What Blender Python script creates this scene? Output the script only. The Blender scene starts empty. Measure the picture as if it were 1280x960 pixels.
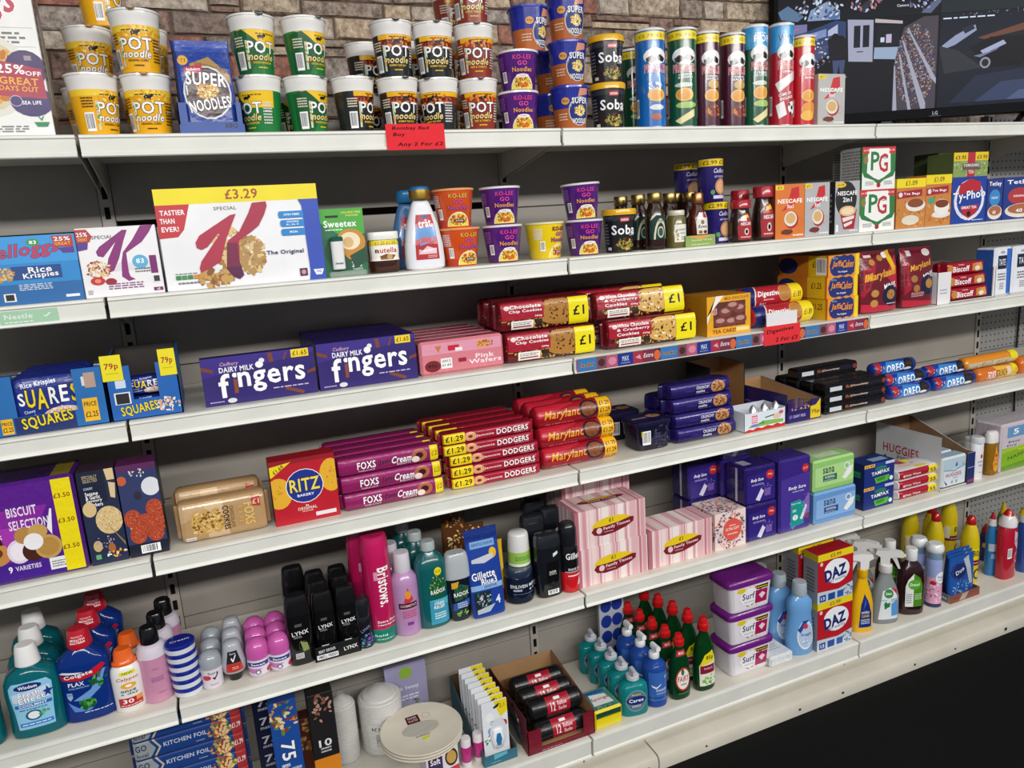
import bpy, math, random
from mathutils import Vector, Matrix
from mathutils.geometry import tessellate_polygon
SC = bpy.context.scene
COL = SC.collection
RND = random.Random(7)
# ------------------------------------------------------------------ camera
F_PX = 931.84
RR = Vector((0.91742209, -0.3923946, -0.06605442))
RU = Vector((0.14001957, 0.16296158, 0.97664632))
RF = Vector((0.37246641, 0.90524583, -0.20444748))
CC = Vector((0.16072794, -1.6326542, -0.22116219))
cam = bpy.data.objects.new('camera', bpy.data.cameras.new('camera'))
COL.objects.link(cam)
cam.matrix_world = Matrix(((RR.x, RU.x, -RF.x, CC.x), (RR.y, RU.y, -RF.y, CC.y), (RR.z, RU.z, -RF.z, CC.z), (0, 0, 0, 1)))
cam.data.sensor_width = 36.0
cam.data.lens = F_PX / 1280 * 36
cam.data.clip_start = 0.05
SC.camera = cam
# ------------------------------------------------------------------ world, lights, exposure
w = bpy.data.worlds.new('shop_world'); SC.world = w; w.use_nodes = True
w.node_tree.nodes['Background'].inputs[0].default_value = (0.80, 0.86, 1.0, 1)
w.node_tree.nodes['Background'].inputs[1].default_value = 0.2
def area(name, loc, sx, sy, power, rot=(0, 0, 0), col=(1, 0.985, 0.955)):
    l = bpy.data.lights.new(name, 'AREA'); l.shape = 'RECTANGLE'; l.size = sx; l.size_y = sy; l.energy = power; l.color = col
    o = bpy.data.objects.new(name, l); COL.objects.link(o); o.location = loc; o.rotation_euler = rot
    return o
area('ceiling_lamp_row', (1.2, -3.1, 0.80), 6.5, 0.22, 150, (math.radians(38), 0, 0))
area('ceiling_lamp_near', (1.0, -1.35, 0.84), 4.6, 0.22, 13)
SC.view_settings.view_transform = 'Standard'; SC.view_settings.look = 'None'
SC.view_settings.gamma = 1.0; SC.view_settings.use_curve_mapping = False
SC.view_settings.exposure = 0.15
# ------------------------------------------------------------------ pixel <-> place (only used to read sizes off the 1280x960 photograph)
def X(px, z, y):
    a = (px - 640) * RF - F_PX * RR
    return CC.x - (a.y * (y - CC.y) + a.z * (z - CC.z)) / a.x
def Z(py, x, y):
    a = (480 - py) * RF - F_PX * RU
    return CC.z - (a.x * (x - CC.x) + a.y * (y - CC.y)) / a.z
ZS = [0.0, -0.3005, -0.5479, -0.8399, -1.1867, -1.6251]
def zz(s): return ZS[s] if isinstance(s, int) else s
# ------------------------------------------------------------------ materials
MATS = {}
def lin(h):
    if len(h) == 3: h = ''.join(c * 2 for c in h)
    r = []
    for i in (0, 2, 4):
        c = int(h[i:i + 2], 16) / 255
        r.append(c / 12.92 if c <= 0.04045 else ((c + 0.055) / 1.055) ** 2.4)
    return (*r, 1)
FIN = {'card': (.45, 0, 0, 0, 0), 'gloss': (.2, 0, 0, .25, 0), 'film': (.26, 0, .35, .2, 60), 'matte': (.75, 0, .05, 0, 180), 'metal': (.32, 1, 0, 0, 0),
       'clear': (.06, 0, 0, 0, 0), 'liq': (.08, 0, 0, 0, 0), 'paint': (.38, 0, .03, 0, 220), 'emit': (.3, 0, 0, 0, 0), 'foil': (.3, .85, .4, 0, 45)}
def mat(h, fin='card'):
    k = fin + '_' + h
    if k in MATS: return MATS[k]
    m = bpy.data.materials.new(k); m.use_nodes = True
    nt = m.node_tree; b = nt.nodes['Principled BSDF']; ro, me, bu, co, sc = FIN[fin]
    c = lin(h)
    b.inputs['Base Color'].default_value = c
    b.inputs['Metallic'].default_value = me
    b.inputs['Roughness'].default_value = ro
    b.inputs['Coat Weight'].default_value = co
    tc = nt.nodes.new('ShaderNodeTexCoord'); nz = nt.nodes.new('ShaderNodeTexNoise')
    nt.links.new(tc.outputs['Object'], nz.inputs['Vector'])
    nz.inputs['Scale'].default_value = sc or 25; nz.inputs['Detail'].default_value = 2
    if fin == 'emit':
        b.inputs['Base Color'].default_value = (0.01, 0.01, 0.012, 1)
        b.inputs['Specular IOR Level'].default_value = .04; b.inputs['Emission Color'].default_value = c; b.inputs['Emission Strength'].default_value = 1.0
        return MATS.setdefault(k, m)
    if fin == 'matte': b.inputs['Specular IOR Level'].default_value = .15
    if fin == 'clear':
        b.inputs['Alpha'].default_value = 0.22
    if fin == 'liq':
        b.inputs['Transmission Weight'].default_value = 0.45; b.inputs['IOR'].default_value = 1.33
    if bu:
        bp = nt.nodes.new('ShaderNodeBump'); bp.inputs['Strength'].default_value = bu; bp.inputs['Distance'].default_value = 0.004 if sc < 100 else 0.001
        nt.links.new(nz.outputs['Fac'], bp.inputs['Height']); nt.links.new(bp.outputs['Normal'], b.inputs['Normal'])
    if fin in ('paint', 'matte', 'card'):
        hs = nt.nodes.new('ShaderNodeHueSaturation'); hs.inputs['Color'].default_value = c; m2 = nt.nodes.new('ShaderNodeMapRange'); n2 = nt.nodes.new('ShaderNodeTexNoise')
        n2.inputs['Scale'].default_value = 9; n2.inputs['Detail'].default_value = 5; nt.links.new(tc.outputs['Object'], n2.inputs['Vector'])
        m2.inputs['From Min'].default_value = .3; m2.inputs['From Max'].default_value = .7; m2.inputs['To Min'].default_value = .93; m2.inputs['To Max'].default_value = 1.04
        nt.links.new(n2.outputs['Fac'], m2.inputs['Value']); nt.links.new(m2.outputs['Result'], hs.inputs['Value']); nt.links.new(hs.outputs['Color'], b.inputs['Base Color'])
    mr = nt.nodes.new('ShaderNodeMapRange'); mr.inputs['To Min'].default_value = ro * .8; mr.inputs['To Max'].default_value = ro * 1.2
    nt.links.new(nz.outputs['Fac'], mr.inputs['Value']); nt.links.new(mr.outputs['Result'], b.inputs['Roughness'])
    return MATS.setdefault(k, m)
# ------------------------------------------------------------------ mesh building
class M:
    def __init__(s): s.v = []; s.f = []; s.i = []; s.mats = []; s.sm = []
    def slot(s, m):
        if m not in s.mats: s.mats.append(m)
        return s.mats.index(m)
    def add(s, vs, fs, m, smooth=False):
        o = len(s.v); k = s.slot(m); s.v += vs
        for f in fs: s.f.append([a + o for a in f]); s.i.append(k); s.sm.append(smooth)
    def box(s, x0, x1, y0, y1, z0, z1, m, b=0.0012):
        b = min(b, (x1 - x0) * .3, (y1 - y0) * .3, (z1 - z0) * .3)
        vs = []; id = {}
        for ix, (xa, dx) in enumerate(((x0, b), (x1, -b))):
            for iy, (ya, dy) in enumerate(((y0, b), (y1, -b))):
                for iz, (za, dz) in enumerate(((z0, b), (z1, -b))):
                    for ax in range(3):
                        id[ix, iy, iz, ax] = len(vs)
                        vs.append((xa + (0 if ax == 0 else dx), ya + (0 if ax == 1 else dy), za + (0 if ax == 2 else dz)))
        g = lambda x, y, z, a: id[x, y, z, a]
        fs = [[g(0, 0, 0, 0), g(0, 0, 1, 0), g(0, 1, 1, 0), g(0, 1, 0, 0)], [g(1, 0, 0, 0), g(1, 1, 0, 0), g(1, 1, 1, 0), g(1, 0, 1, 0)],
              [g(0, 0, 0, 1), g(1, 0, 0, 1), g(1, 0, 1, 1), g(0, 0, 1, 1)], [g(0, 1, 0, 1), g(0, 1, 1, 1), g(1, 1, 1, 1), g(1, 1, 0, 1)],
              [g(0, 0, 0, 2), g(0, 1, 0, 2), g(1, 1, 0, 2), g(1, 0, 0, 2)], [g(0, 0, 1, 2), g(1, 0, 1, 2), g(1, 1, 1, 2), g(0, 1, 1, 2)]]
        for a in (0, 1):
            for c in (0, 1):
                fs += [[g(a, c, 0, 0), g(a, c, 0, 1), g(a, c, 1, 1), g(a, c, 1, 0)], [g(a, 0, c, 0), g(a, 0, c, 2), g(a, 1, c, 2), g(a, 1, c, 0)],
                       [g(0, a, c, 1), g(0, a, c, 2), g(1, a, c, 2), g(1, a, c, 1)]]
                for e in (0, 1): fs.append([g(a, c, e, 0), g(a, c, e, 1), g(a, c, e, 2)])
        s.add(vs, fs, m)
    def prism(s, prof, x0, x1, m, smooth=False):      # profile in (y, z), extruded along x
        n = len(prof)
        vs = [(x0, a, b) for a, b in prof] + [(x1, a, b) for a, b in prof]
        s.add(vs, [[i, (i + 1) % n, n + (i + 1) % n, n + i] for i in range(n)] + [list(range(n))[::-1], list(range(n, 2 * n))], m, smooth)
    def poly(s, pts, y0, y1, m):                      # outline in (x, z), extruded along y
        n = len(pts)
        vs = [(a, y0, b) for a, b in pts] + [(a, y1, b) for a, b in pts]
        s.add(vs, [[i, (i + 1) % n, n + (i + 1) % n, n + i] for i in range(n)] + [list(range(n)), list(range(n, 2 * n))[::-1]], m)
    def loft(s, L, m, seg=28):
        n = len(L.secs); vs = []; fs = []
        for t, rx, ry in L.secs:
            for k in range(seg):
                a = -math.pi / 2 + 2 * math.pi * k / seg
                c, d = math.cos(a), math.sin(a); e = 2 / L.n
                vs.append(L.pt(math.copysign(abs(c) ** e, c) * rx, math.copysign(abs(d) ** e, d) * ry, t))
        for j in range(n - 1):
            for k in range(seg):
                k2 = (k + 1) % seg
                fs.append([j * seg + k, j * seg + k2, (j + 1) * seg + k2, (j + 1) * seg + k])
        fs.append(list(range(seg))[::-1]); fs.append(list(range((n - 1) * seg, n * seg)))
        s.add(vs, fs, m, True)
    def build(s, name, parent=None, loc=None):
        me = bpy.data.meshes.new(name)
        me.from_pydata(s.v, [], s.f)
        for m in s.mats: me.materials.append(m)
        me.polygons.foreach_set('material_index', s.i)
        me.polygons.foreach_set('use_smooth', s.sm)
        if any(s.sm): me.set_sharp_from_angle(angle=math.radians(38))
        me.update()
        o = bpy.data.objects.new(name, me); COL.objects.link(o)
        if parent: o.parent = parent
        if loc: o.location = loc
        return o
class Loft:
    # sections (t, rx, ry): axis 'z' stands up, axis 'x' lies along the shelf; p is across, q is towards the back
    def __init__(s, secs, n=2.0, axis='z', c=(0, 0, 0)): s.secs = secs; s.n = n; s.axis = axis; s.c = c
    def pt(s, p, q, t):
        cx, cy, cz = s.c
        return (cx + p, cy + q, cz + t) if s.axis == 'z' else (cx + t, cy + q, cz + p)
    def r(s, t):
        S = s.secs
        if t <= S[0][0]: return S[0][1:]
        for a, b in zip(S, S[1:]):
            if t <= b[0]:
                k = (t - a[0]) / max(b[0] - a[0], 1e-9)
                return (a[1] + (b[1] - a[1]) * k, a[2] + (b[2] - a[2]) * k)
        return S[-1][1:]
class FlatFace:
    def __init__(s, fn, W, H): s.fn = fn; s.W = W; s.H = H; s.cu = s.cv = 0
class LoftFace:
    def __init__(s, L, t0, t1, a=None, tilt=0):
        s.L = L; s.t0 = t0; s.t1 = t1; s.tilt = math.radians(tilt)
        s.th = L.n == 2.0
        s.a = (math.radians(a or 105) if s.th else (a or .92))
        R = max(L.r(t0 + (t1 - t0) * k / 6)[0] for k in range(7))
        w = 2 * s.a * R
        if L.axis == 'z': s.W, s.H = w, t1 - t0
        else: s.W, s.H = t1 - t0, w
        ct = sorted({round((q[0] - t0) / (t1 - t0), 5) for q in L.secs if t0 < q[0] < t1})
        n = 30 if s.th else 22; cp = [k / n for k in range(1, n)]
        s.cu, s.cv = (cp, ct) if L.axis == 'z' else (ct, cp)
    def fn(s, u, v, off):
        k, t = (u, v) if s.L.axis == 'z' else (v, u)
        t = s.t0 + (s.t1 - s.t0) * t
        rx, ry = s.L.r(t); k = (2 * k - 1) * s.a
        if s.th:
            k += s.tilt
            return s.L.pt(math.sin(k) * (rx + off), -math.cos(k) * (ry + off), t)
        p = k * rx; x = min(abs(k), .999)
        return s.L.pt(p, -ry * (1 - x ** s.L.n) ** (1 / s.L.n) - off, t)
# ------------------------------------------------------------------ lettering and print
TXT = {}
def txt(s, off):
    if (s, off) not in TXT:
        c = bpy.data.curves.new('t', 'FONT'); c.body = s; c.resolution_u = 2; c.offset = off; c.space_character = 1.08
        o = bpy.data.objects.new('t', c); COL.objects.link(o)
        me = o.to_mesh()
        me.calc_loop_triangles()
        vs = [(v.co.x, v.co.y) for v in me.vertices]; fs = [list(t.vertices) for t in me.loop_triangles]
        o.to_mesh_clear(); bpy.data.objects.remove(o); bpy.data.curves.remove(c)
        xs = [v[0] for v in vs] or [0, 1]; ys = [v[1] for v in vs] or [0, 1]
        TXT[s, off] = (vs, fs, (min(xs), max(xs), min(ys), max(ys)))
    return TXT[s, off]
def clip(poly, ax, c, keep):
    out = []
    for i, b in enumerate(poly):
        a = poly[i - 1]
        ia = (a[ax] <= c) == keep or a[ax] == c; ib = (b[ax] <= c) == keep or b[ax] == c
        if ia != ib:
            k = (c - a[ax]) / (b[ax] - a[ax]); out.append((a[0] + (b[0] - a[0]) * k, a[1] + (b[1] - a[1]) * k))
        if ib: out.append(b)
    return out
def cut(polys, ax, cl):
    res = []
    for p in polys:
        lo = min(q[ax] for q in p); hi = max(q[ax] for q in p)
        cs = [k for k in cl if lo + 1e-5 < k < hi - 1e-5]
        for c in cs:
            a = clip(p, ax, c, True)
            if len(a) > 2: res.append(a)
            p = clip(p, ax, c, False)
            if len(p) < 3: break
        if len(p) > 2: res.append(p)
    return res
def ell(cu, cv, ru, rv, n=18, a0=0, a1=2 * math.pi):
    return [(cu + ru * math.cos(a0 + (a1 - a0) * k / n), cv + rv * math.sin(a0 + (a1 - a0) * k / n)) for k in range(n)]
def draw(m, face, dsl, fin='card'):
    W, H = face.W, face.H
    lay = 0
    rr = random.Random(len(dsl))
    def put(polys, col, step=0):
        nonlocal lay
        res = []
        for p in polys:
            if min(q[0] for q in p) < 0: p = clip(p, 0, 0, False)
            if p and max(q[0] for q in p) > 1: p = clip(p, 0, 1, True)
            if p and min(q[1] for q in p) < 0: p = clip(p, 1, 0, False)
            if p and max(q[1] for q in p) > 1: p = clip(p, 1, 1, True)
            if len(p) > 2: res.append(p)
        polys = res
        if not polys: return
        if face.cu: polys = cut(polys, 0, face.cu)
        if face.cv: polys = cut(polys, 1, face.cv)
        vs = []; fs = []; off = (0.00045 if face.cu else 0.00025) + 0.00003 * lay
        for p in polys:
            off += step
            fs.append(list(range(len(vs), len(vs) + len(p))))
            vs += [face.fn(u, v, off) for u, v in p]
        m.add(vs, fs, mat(col, fin)); lay += 1 + int(step * len(polys) / .00003)
    def text(s, cu, cv, wu, hv, rot, sh, col, off):
        s = s.replace('_', ' ')
        vs, fs, _ = txt(s, off); bb = txt(s, .02)[2]
        bw = max(bb[1] - bb[0], 1e-6); bh = max(bb[3] - bb[2], 1e-6)
        if rot in (90, 270, -90): tw, th = hv * H, wu * W; a = math.radians(rot)
        else: tw, th = wu * W, hv * H; a = math.radians(rot)
        ca, sa = math.cos(a), math.sin(a); q = []
        for x, y in vs:
            x = ((x - bb[0]) / bw - .5) * tw; y = ((y - bb[2]) / bh - .5) * th; x += sh * y
            q.append((cu + (x * ca - y * sa) / W, cv + (x * sa + y * ca) / H))
        put([[q[i] for i in f] for f in fs], col)
    for op in dsl.split(';'):
        t = op.split()
        if not t: continue
        k = t[0]
        if k == 'p':
            pts = [(float(a), float(b)) for a, b in zip(t[2::2], t[3::2])]
            put([[pts[i] for i in f] for f in tessellate_polygon([[Vector((a, b, 0)) for a, b in pts]])], t[1])
            continue
        if k in 'tiTI':
            n = [float(a) for a in t[2:6]]; sh = .25 if k in 'iI' else 0
            if k in 'TI':
                rot = float(t[8]) if len(t) > 8 else 0
                text(t[1], *n, rot, sh, t[7], .05)
            else: rot = float(t[7]) if len(t) > 7 else 0
            text(t[1], *n, rot, sh, t[6], .02)
            continue
        n = [float(a) for a in t[1:5]]
        if k == 'r': a, b, c, d = n; put([[(a, b), (c, b), (c, d), (a, d)]], t[5])
        elif k == 'e': put([ell(*n)], t[5])
        elif k == 'o':     # ring
            th = float(t[6]); a, b = ell(*n, 24), ell(n[0], n[1], n[2] - th / W * H if W > H else n[2] - th, n[3] - th if W > H else n[3] - th * W / H, 24)
            put([[a[i], a[(i + 1) % 24], b[(i + 1) % 24], b[i]] for i in range(24)], t[5])
        elif k == 'b':     # barcode
            a, b, c, d = n
            put([[(a, b), (c, b), (c, d), (a, d)]], 'fff'); ps = []; x = a + (c - a) * .08
            while x < c - (c - a) * .12:
                q = (c - a) * rr.choice((.02, .035, .05)); ps.append([(x, b + (d - b) * .15), (x + q, b + (d - b) * .15), (x + q, d - (d - b) * .08), (x, d - (d - b) * .08)]); x += q + (c - a) * rr.choice((.025, .05))
            put(ps, '222')
        elif k == 'l':     # lines of small print: l u0 v0 u1 v1 col count
            a, b, c, d = n; q = int(t[6]); hh = (d - b) / q; ps = []
            for j in range(q):
                x = a
                while x < c - (c - a) * .06:
                    l = (c - a) * rr.uniform(.06, .2); e = min(x + l, c); y = b + hh * (j + .2)
                    ps.append([(x, y), (e, y), (e, y + hh * .5), (x, y + hh * .5)]); x = e + (c - a) * .035
            put(ps, t[5])
        elif k == 'k':     # crumbs, noodles, flakes: k u0 v0 u1 v1 col,col size count
            a, b, c, d = n; cols = t[5].split(','); sz = float(t[6]) ; q = int(t[7])
            for cl in cols:
                ps = []
                for j in range(q // len(cols)):
                    an = rr.uniform(0, 6.28); ra = math.sqrt(rr.random()); u = (a + c) / 2 + (c - a) / 2 * ra * math.cos(an); v = (b + d) / 2 + (d - b) / 2 * ra * math.sin(an)
                    e = rr.uniform(.5, 1) * sz; an = rr.uniform(0, 3.14)
                    ps.append([(u + (e * math.cos(g) * math.cos(an) - e * .55 * math.sin(g) * math.sin(an)) / W, v + (e * math.cos(g) * math.sin(an) + e * .55 * math.sin(g) * math.cos(an)) / H) for g in (0, 1.05, 2.1, 3.14, 4.19, 5.24)])
                put(ps, cl, 3e-6)
# ------------------------------------------------------------------ things
def thing(name, label, cat, loc=(0, 0, 0), rz=0, grp=None):
    o = bpy.data.objects.new(name, None); COL.objects.link(o); o.empty_display_size = .03
    o.location = loc; o.rotation_euler = (0, 0, math.radians(rz)); o['label'] = label; o['category'] = cat
    if grp: o['group'] = grp
    return o
def dup(root, loc, label, rz=None, grp=None, tilt=None):
    r = root.copy(); COL.objects.link(r); r.location = loc; r['label'] = label
    if grp: r['group'] = grp
    if rz is not None: r.rotation_euler = (0, 0, math.radians(rz))
    for ch in root.children:
        c = ch.copy(); COL.objects.link(c); c.parent = r
        for g in ch.children:
            d = g.copy(); COL.objects.link(d); d.parent = c
    return r
ORD = ['front', 'second', 'third', 'fourth', 'fifth', 'sixth', 'seventh', 'eighth', 'ninth', 'tenth']
def behind(root, n, dy, what, grp, dx=0.0, start=1):
    # copies standing in a file behind the front one
    root['group'] = grp; x, y, z = root.location; rz = math.degrees(root.rotation_euler.z)
    if '_d' in root: dy = max(dy, root['_d'] + .0012); n = min(n, int((.358 - root['_d'] / 2 - y) / dy))
    jt = RND.uniform
    return [dup(root, (x + dx * i + jt(-.0009, .0009), y + dy * i, z), f'{ORD[i]} from the front in the {what}', rz, grp) for i in range(start, n + start)]
def above(root, n, h, what, grp, dx=0.0, dy=0.0, first=1):
    root['group'] = grp; x, y, z = root.location; rz = math.degrees(root.rotation_euler.z)
    nm = ['bottom', 'second', 'third', 'fourth', 'fifth', 'sixth', 'seventh', 'eighth']
    return [dup(root, (x + dx * i, y + dy * i, z + h * i), f'{nm[i] if i < n else "topmost"} from the bottom in the {what}' if i < n else f'topmost of the {what}', rz, grp) for i in range(first, n + first)]
def pr(root, face, dsl, fin='card', name='printed_front'):
    m = M(); draw(m, face, dsl, fin)
    return m.build(name, root)
def carton(name, label, cat, s, pl, pr_, pt, d, dep, col, front='', side='', top='', dz=0, grp=None, fin='card', rz=0, h=None, zb=None):
    z = (zz(s) if zb is None else zb) + dz
    x0, x1 = X(pl, z, d), X(pr_, z, d); h = h or Z(pt, x0, d) - z
    r = thing(name, label, cat, ((x0 + x1) / 2, d, z), rz, grp); W = x1 - x0; hw = W / 2
    bv = .006 if fin == 'film' and min(W, h, dep) > .03 else .0012; i_ = bv if bv > .002 else 0
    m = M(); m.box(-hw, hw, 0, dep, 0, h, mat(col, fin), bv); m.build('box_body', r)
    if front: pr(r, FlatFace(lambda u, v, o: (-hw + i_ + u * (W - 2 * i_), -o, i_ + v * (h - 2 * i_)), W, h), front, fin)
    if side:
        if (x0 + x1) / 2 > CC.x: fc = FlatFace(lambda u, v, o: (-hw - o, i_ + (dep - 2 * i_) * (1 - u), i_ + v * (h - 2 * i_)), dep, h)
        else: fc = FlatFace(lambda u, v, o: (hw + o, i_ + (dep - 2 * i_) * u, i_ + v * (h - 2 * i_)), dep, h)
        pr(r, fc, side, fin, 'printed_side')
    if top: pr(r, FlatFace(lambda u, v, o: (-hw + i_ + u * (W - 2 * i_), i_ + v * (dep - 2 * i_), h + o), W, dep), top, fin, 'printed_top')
    r['_w'] = W; r['_h'] = h; r['_dep'] = dep
    return r
def secs(st, r, H, ry=1.0, flat=True):
    out = []
    for q in st.split():
        t, rr = q.split(':'); rr = rr.split(','); out.append((float(t) * H, float(rr[0]) * r, float(rr[-1]) * r * (ry if flat or len(rr) > 1 else 1)))
    return out
def turned(name, label, cat, s, pl, pr_, pt, d, parts, prints=(), dz=0, rz=0, grp=None, tm=.3, ry=1.0, zb=None, r=None, H=None):
    # things turned or blown in one axis; sections as height:half-width[,half-depth], in fractions of the measured height and half-width
    z = (zz(s) if zb is None else zb) + dz
    yc = d + .04
    for _ in range(4):
        xm = X((pl + pr_) / 2, z, yc); Hh = H or Z(pt, xm, yc) - z
        xl, xr = X(pl, z + Hh * tm, yc), X(pr_, z + Hh * tm, yc); xm = (xl + xr) / 2
        az = math.atan2(xm - CC.x, yc - CC.y); ca, sa = math.cos(az), abs(math.sin(az))
        nn = parts[0][4] if len(parts[0]) > 4 else 2.0; e = nn / (nn - 1)
        R = r or (xr - xl) / 2 * ca / (ca ** e + (ry * sa) ** e) ** (1 / e) * .97; yc = d + R * ry
    xm = X((pl + pr_) / 2, z + Hh * tm, yc)
    o = thing(name, label, cat, (xm, yc, z), rz, grp); ls = []
    for q in parts:
        pn, st, col, fin = q[:4]; n = q[4] if len(q) > 4 else 2.0
        L = Loft(secs(st, R, Hh, ry, not (n == 2.0 and nn != 2.0)), n); ls.append(L); m = M(); m.loft(L, mat(col, fin)); m.build(pn, o)
    for q in prints:
        i, t0, t1, a, dsl = q[:5]
        pr(o, LoftFace(ls[i], t0 * Hh, t1 * Hh, a, *(q[6:7])), dsl, q[5] if len(q) > 5 else 'gloss', 'printed_label')
    o['_h'] = Hh; o['_r'] = R; o['_d'] = 2 * max(q[2] for L in ls for q in L.secs)
    return o
def lying(name, label, cat, s, pl, pr_, d, H, dep, col, front, fin='film', n=3.2, dz=0, grp=None, kind='pack', rz=0, zb=None, tilt=0, a=None, fw=None):
    # flow-wrapped packs and rolls lying along the shelf
    z = (zz(s) if zb is None else zb) + dz; x0, x1 = X(pl, z, d), X(pr_, z, d); W = x1 - x0
    o = thing(name, label, cat, ((x0 + x1) / 2, d, z), rz, grp); h2, d2 = H / 2, dep / 2; L2 = W / 2; fw = fw or (.5 if n >= 4 else 1)
    if kind == 'pack':
        S = [(-L2, h2 * .8, .0025), (-L2 + .012 * fw, h2 * .82, .004), (-L2 + .02 * fw, h2 * .95, d2 * .88), (-L2 + .036 * fw, h2, d2), (L2 - .036 * fw, h2, d2), (L2 - .02 * fw, h2 * .95, d2 * .88), (L2 - .012 * fw, h2 * .82, .004), (L2, h2 * .8, .0025)]
    else:
        S = [(-L2, h2 * .5, d2 * .5), (-L2 + .004, h2 * .82, d2 * .82), (-L2 + .01, h2 * .97, d2 * .97), (-L2 + .02, h2, d2), (L2 - .02, h2, d2), (L2 - .01, h2 * .97, d2 * .97), (L2 - .004, h2 * .82, d2 * .82), (L2, h2 * .5, d2 * .5)]; n = 2.0
    L = Loft(S, n, 'x', (0, d2, h2)); m = M(); m.loft(L, mat(col, fin), 24); m.build('wrapper', o)
    k = .017 * fw if kind == 'pack' else .006
    pr(o, LoftFace(L, -L2 + k, L2 - k, a or (.9 if kind == 'pack' else 80), tilt), front, fin, 'printed_wrapper')
    o['_h'] = H
    return o
def bag(name, label, cat, s, pl, pr_, pt, d, dep, col, front, grp=None, dz=0, fin='film', rz=0, lean=0, tp=.012):
    z = zz(s) + dz; x0, x1 = X(pl, z, d), X(pr_, z, d); W = x1 - x0; H = Z(pt, x0, d) - z
    o = thing(name, label, cat, ((x0 + x1) / 2, d + dep / 2, z), rz, grp); w = W / 2; q = dep / 2
    S = [(0, w * .9, q * .8), (.006, w * .97, q), (H * .35, w, q), (H * .7, w * .98, q * .75), (H * .88, w * .97, q * .3), (H * .93, w * .98, .003), (H, w, .002)]
    L = Loft(S, 3.0); m = M(); m.loft(L, mat(col, fin)); m.build('bag_body', o)
    pr(o, LoftFace(L, .004, H, .94), front, fin, 'printed_front')
    if lean: o.rotation_euler.x = math.radians(lean)
    return o
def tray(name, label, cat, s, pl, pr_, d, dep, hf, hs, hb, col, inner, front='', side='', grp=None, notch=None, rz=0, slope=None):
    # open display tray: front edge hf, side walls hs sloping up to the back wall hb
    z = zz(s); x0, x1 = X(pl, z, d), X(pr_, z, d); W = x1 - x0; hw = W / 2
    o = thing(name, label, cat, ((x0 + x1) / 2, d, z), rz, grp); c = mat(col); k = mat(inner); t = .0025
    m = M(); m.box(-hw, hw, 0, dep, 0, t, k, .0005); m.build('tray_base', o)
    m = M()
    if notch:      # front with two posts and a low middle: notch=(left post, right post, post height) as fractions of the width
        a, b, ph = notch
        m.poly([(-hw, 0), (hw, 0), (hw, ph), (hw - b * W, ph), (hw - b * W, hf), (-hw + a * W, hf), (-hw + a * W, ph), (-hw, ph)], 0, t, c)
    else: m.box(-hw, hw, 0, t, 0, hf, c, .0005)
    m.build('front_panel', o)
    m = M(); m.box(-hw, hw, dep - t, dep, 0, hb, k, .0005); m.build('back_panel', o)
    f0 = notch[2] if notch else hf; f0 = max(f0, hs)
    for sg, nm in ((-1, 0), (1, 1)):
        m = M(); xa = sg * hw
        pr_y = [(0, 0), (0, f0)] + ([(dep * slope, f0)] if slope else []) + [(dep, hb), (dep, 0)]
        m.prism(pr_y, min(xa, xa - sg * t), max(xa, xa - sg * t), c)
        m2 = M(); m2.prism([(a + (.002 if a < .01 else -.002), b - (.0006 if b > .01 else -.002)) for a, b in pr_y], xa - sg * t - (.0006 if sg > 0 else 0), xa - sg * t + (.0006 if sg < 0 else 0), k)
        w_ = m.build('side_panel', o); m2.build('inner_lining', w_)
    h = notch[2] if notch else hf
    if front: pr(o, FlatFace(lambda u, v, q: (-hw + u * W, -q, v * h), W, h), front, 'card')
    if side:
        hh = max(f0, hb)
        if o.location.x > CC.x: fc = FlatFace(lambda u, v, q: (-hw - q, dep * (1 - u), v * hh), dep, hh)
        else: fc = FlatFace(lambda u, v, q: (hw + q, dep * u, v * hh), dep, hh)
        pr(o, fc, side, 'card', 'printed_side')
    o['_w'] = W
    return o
def tag(o, label, cat, grp=None):
    o['label'] = label; o['category'] = cat
    if grp: o['group'] = grp
    return o
# ------------------------------------------------------------------ the setting
WHITE = mat('e2e2da', 'paint'); PANEL = mat('979189', 'paint'); DARK = mat('0c0c0d', 'matte')
ZF = -1.79; YB = .365
def struct(m, name): o = m.build(name); o['kind'] = 'structure'; return o
m = M(); m.box(-2.5, 5.5, -4.5, .62, ZF - .06, ZF, mat('0a0b0c', 'matte'), .001); struct(m, 'floor')
m = M(); m.box(-2.5, 5.5, .51, .62, ZF, .95, mat('6b5c52', 'matte'), .001); wall = struct(m, 'wall_back')
m = M(); m.box(-2.5, 5.5, -4.5, .62, .95, 1.0, mat('d9d8d4', 'matte'), .001); struct(m, 'ceiling')
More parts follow.
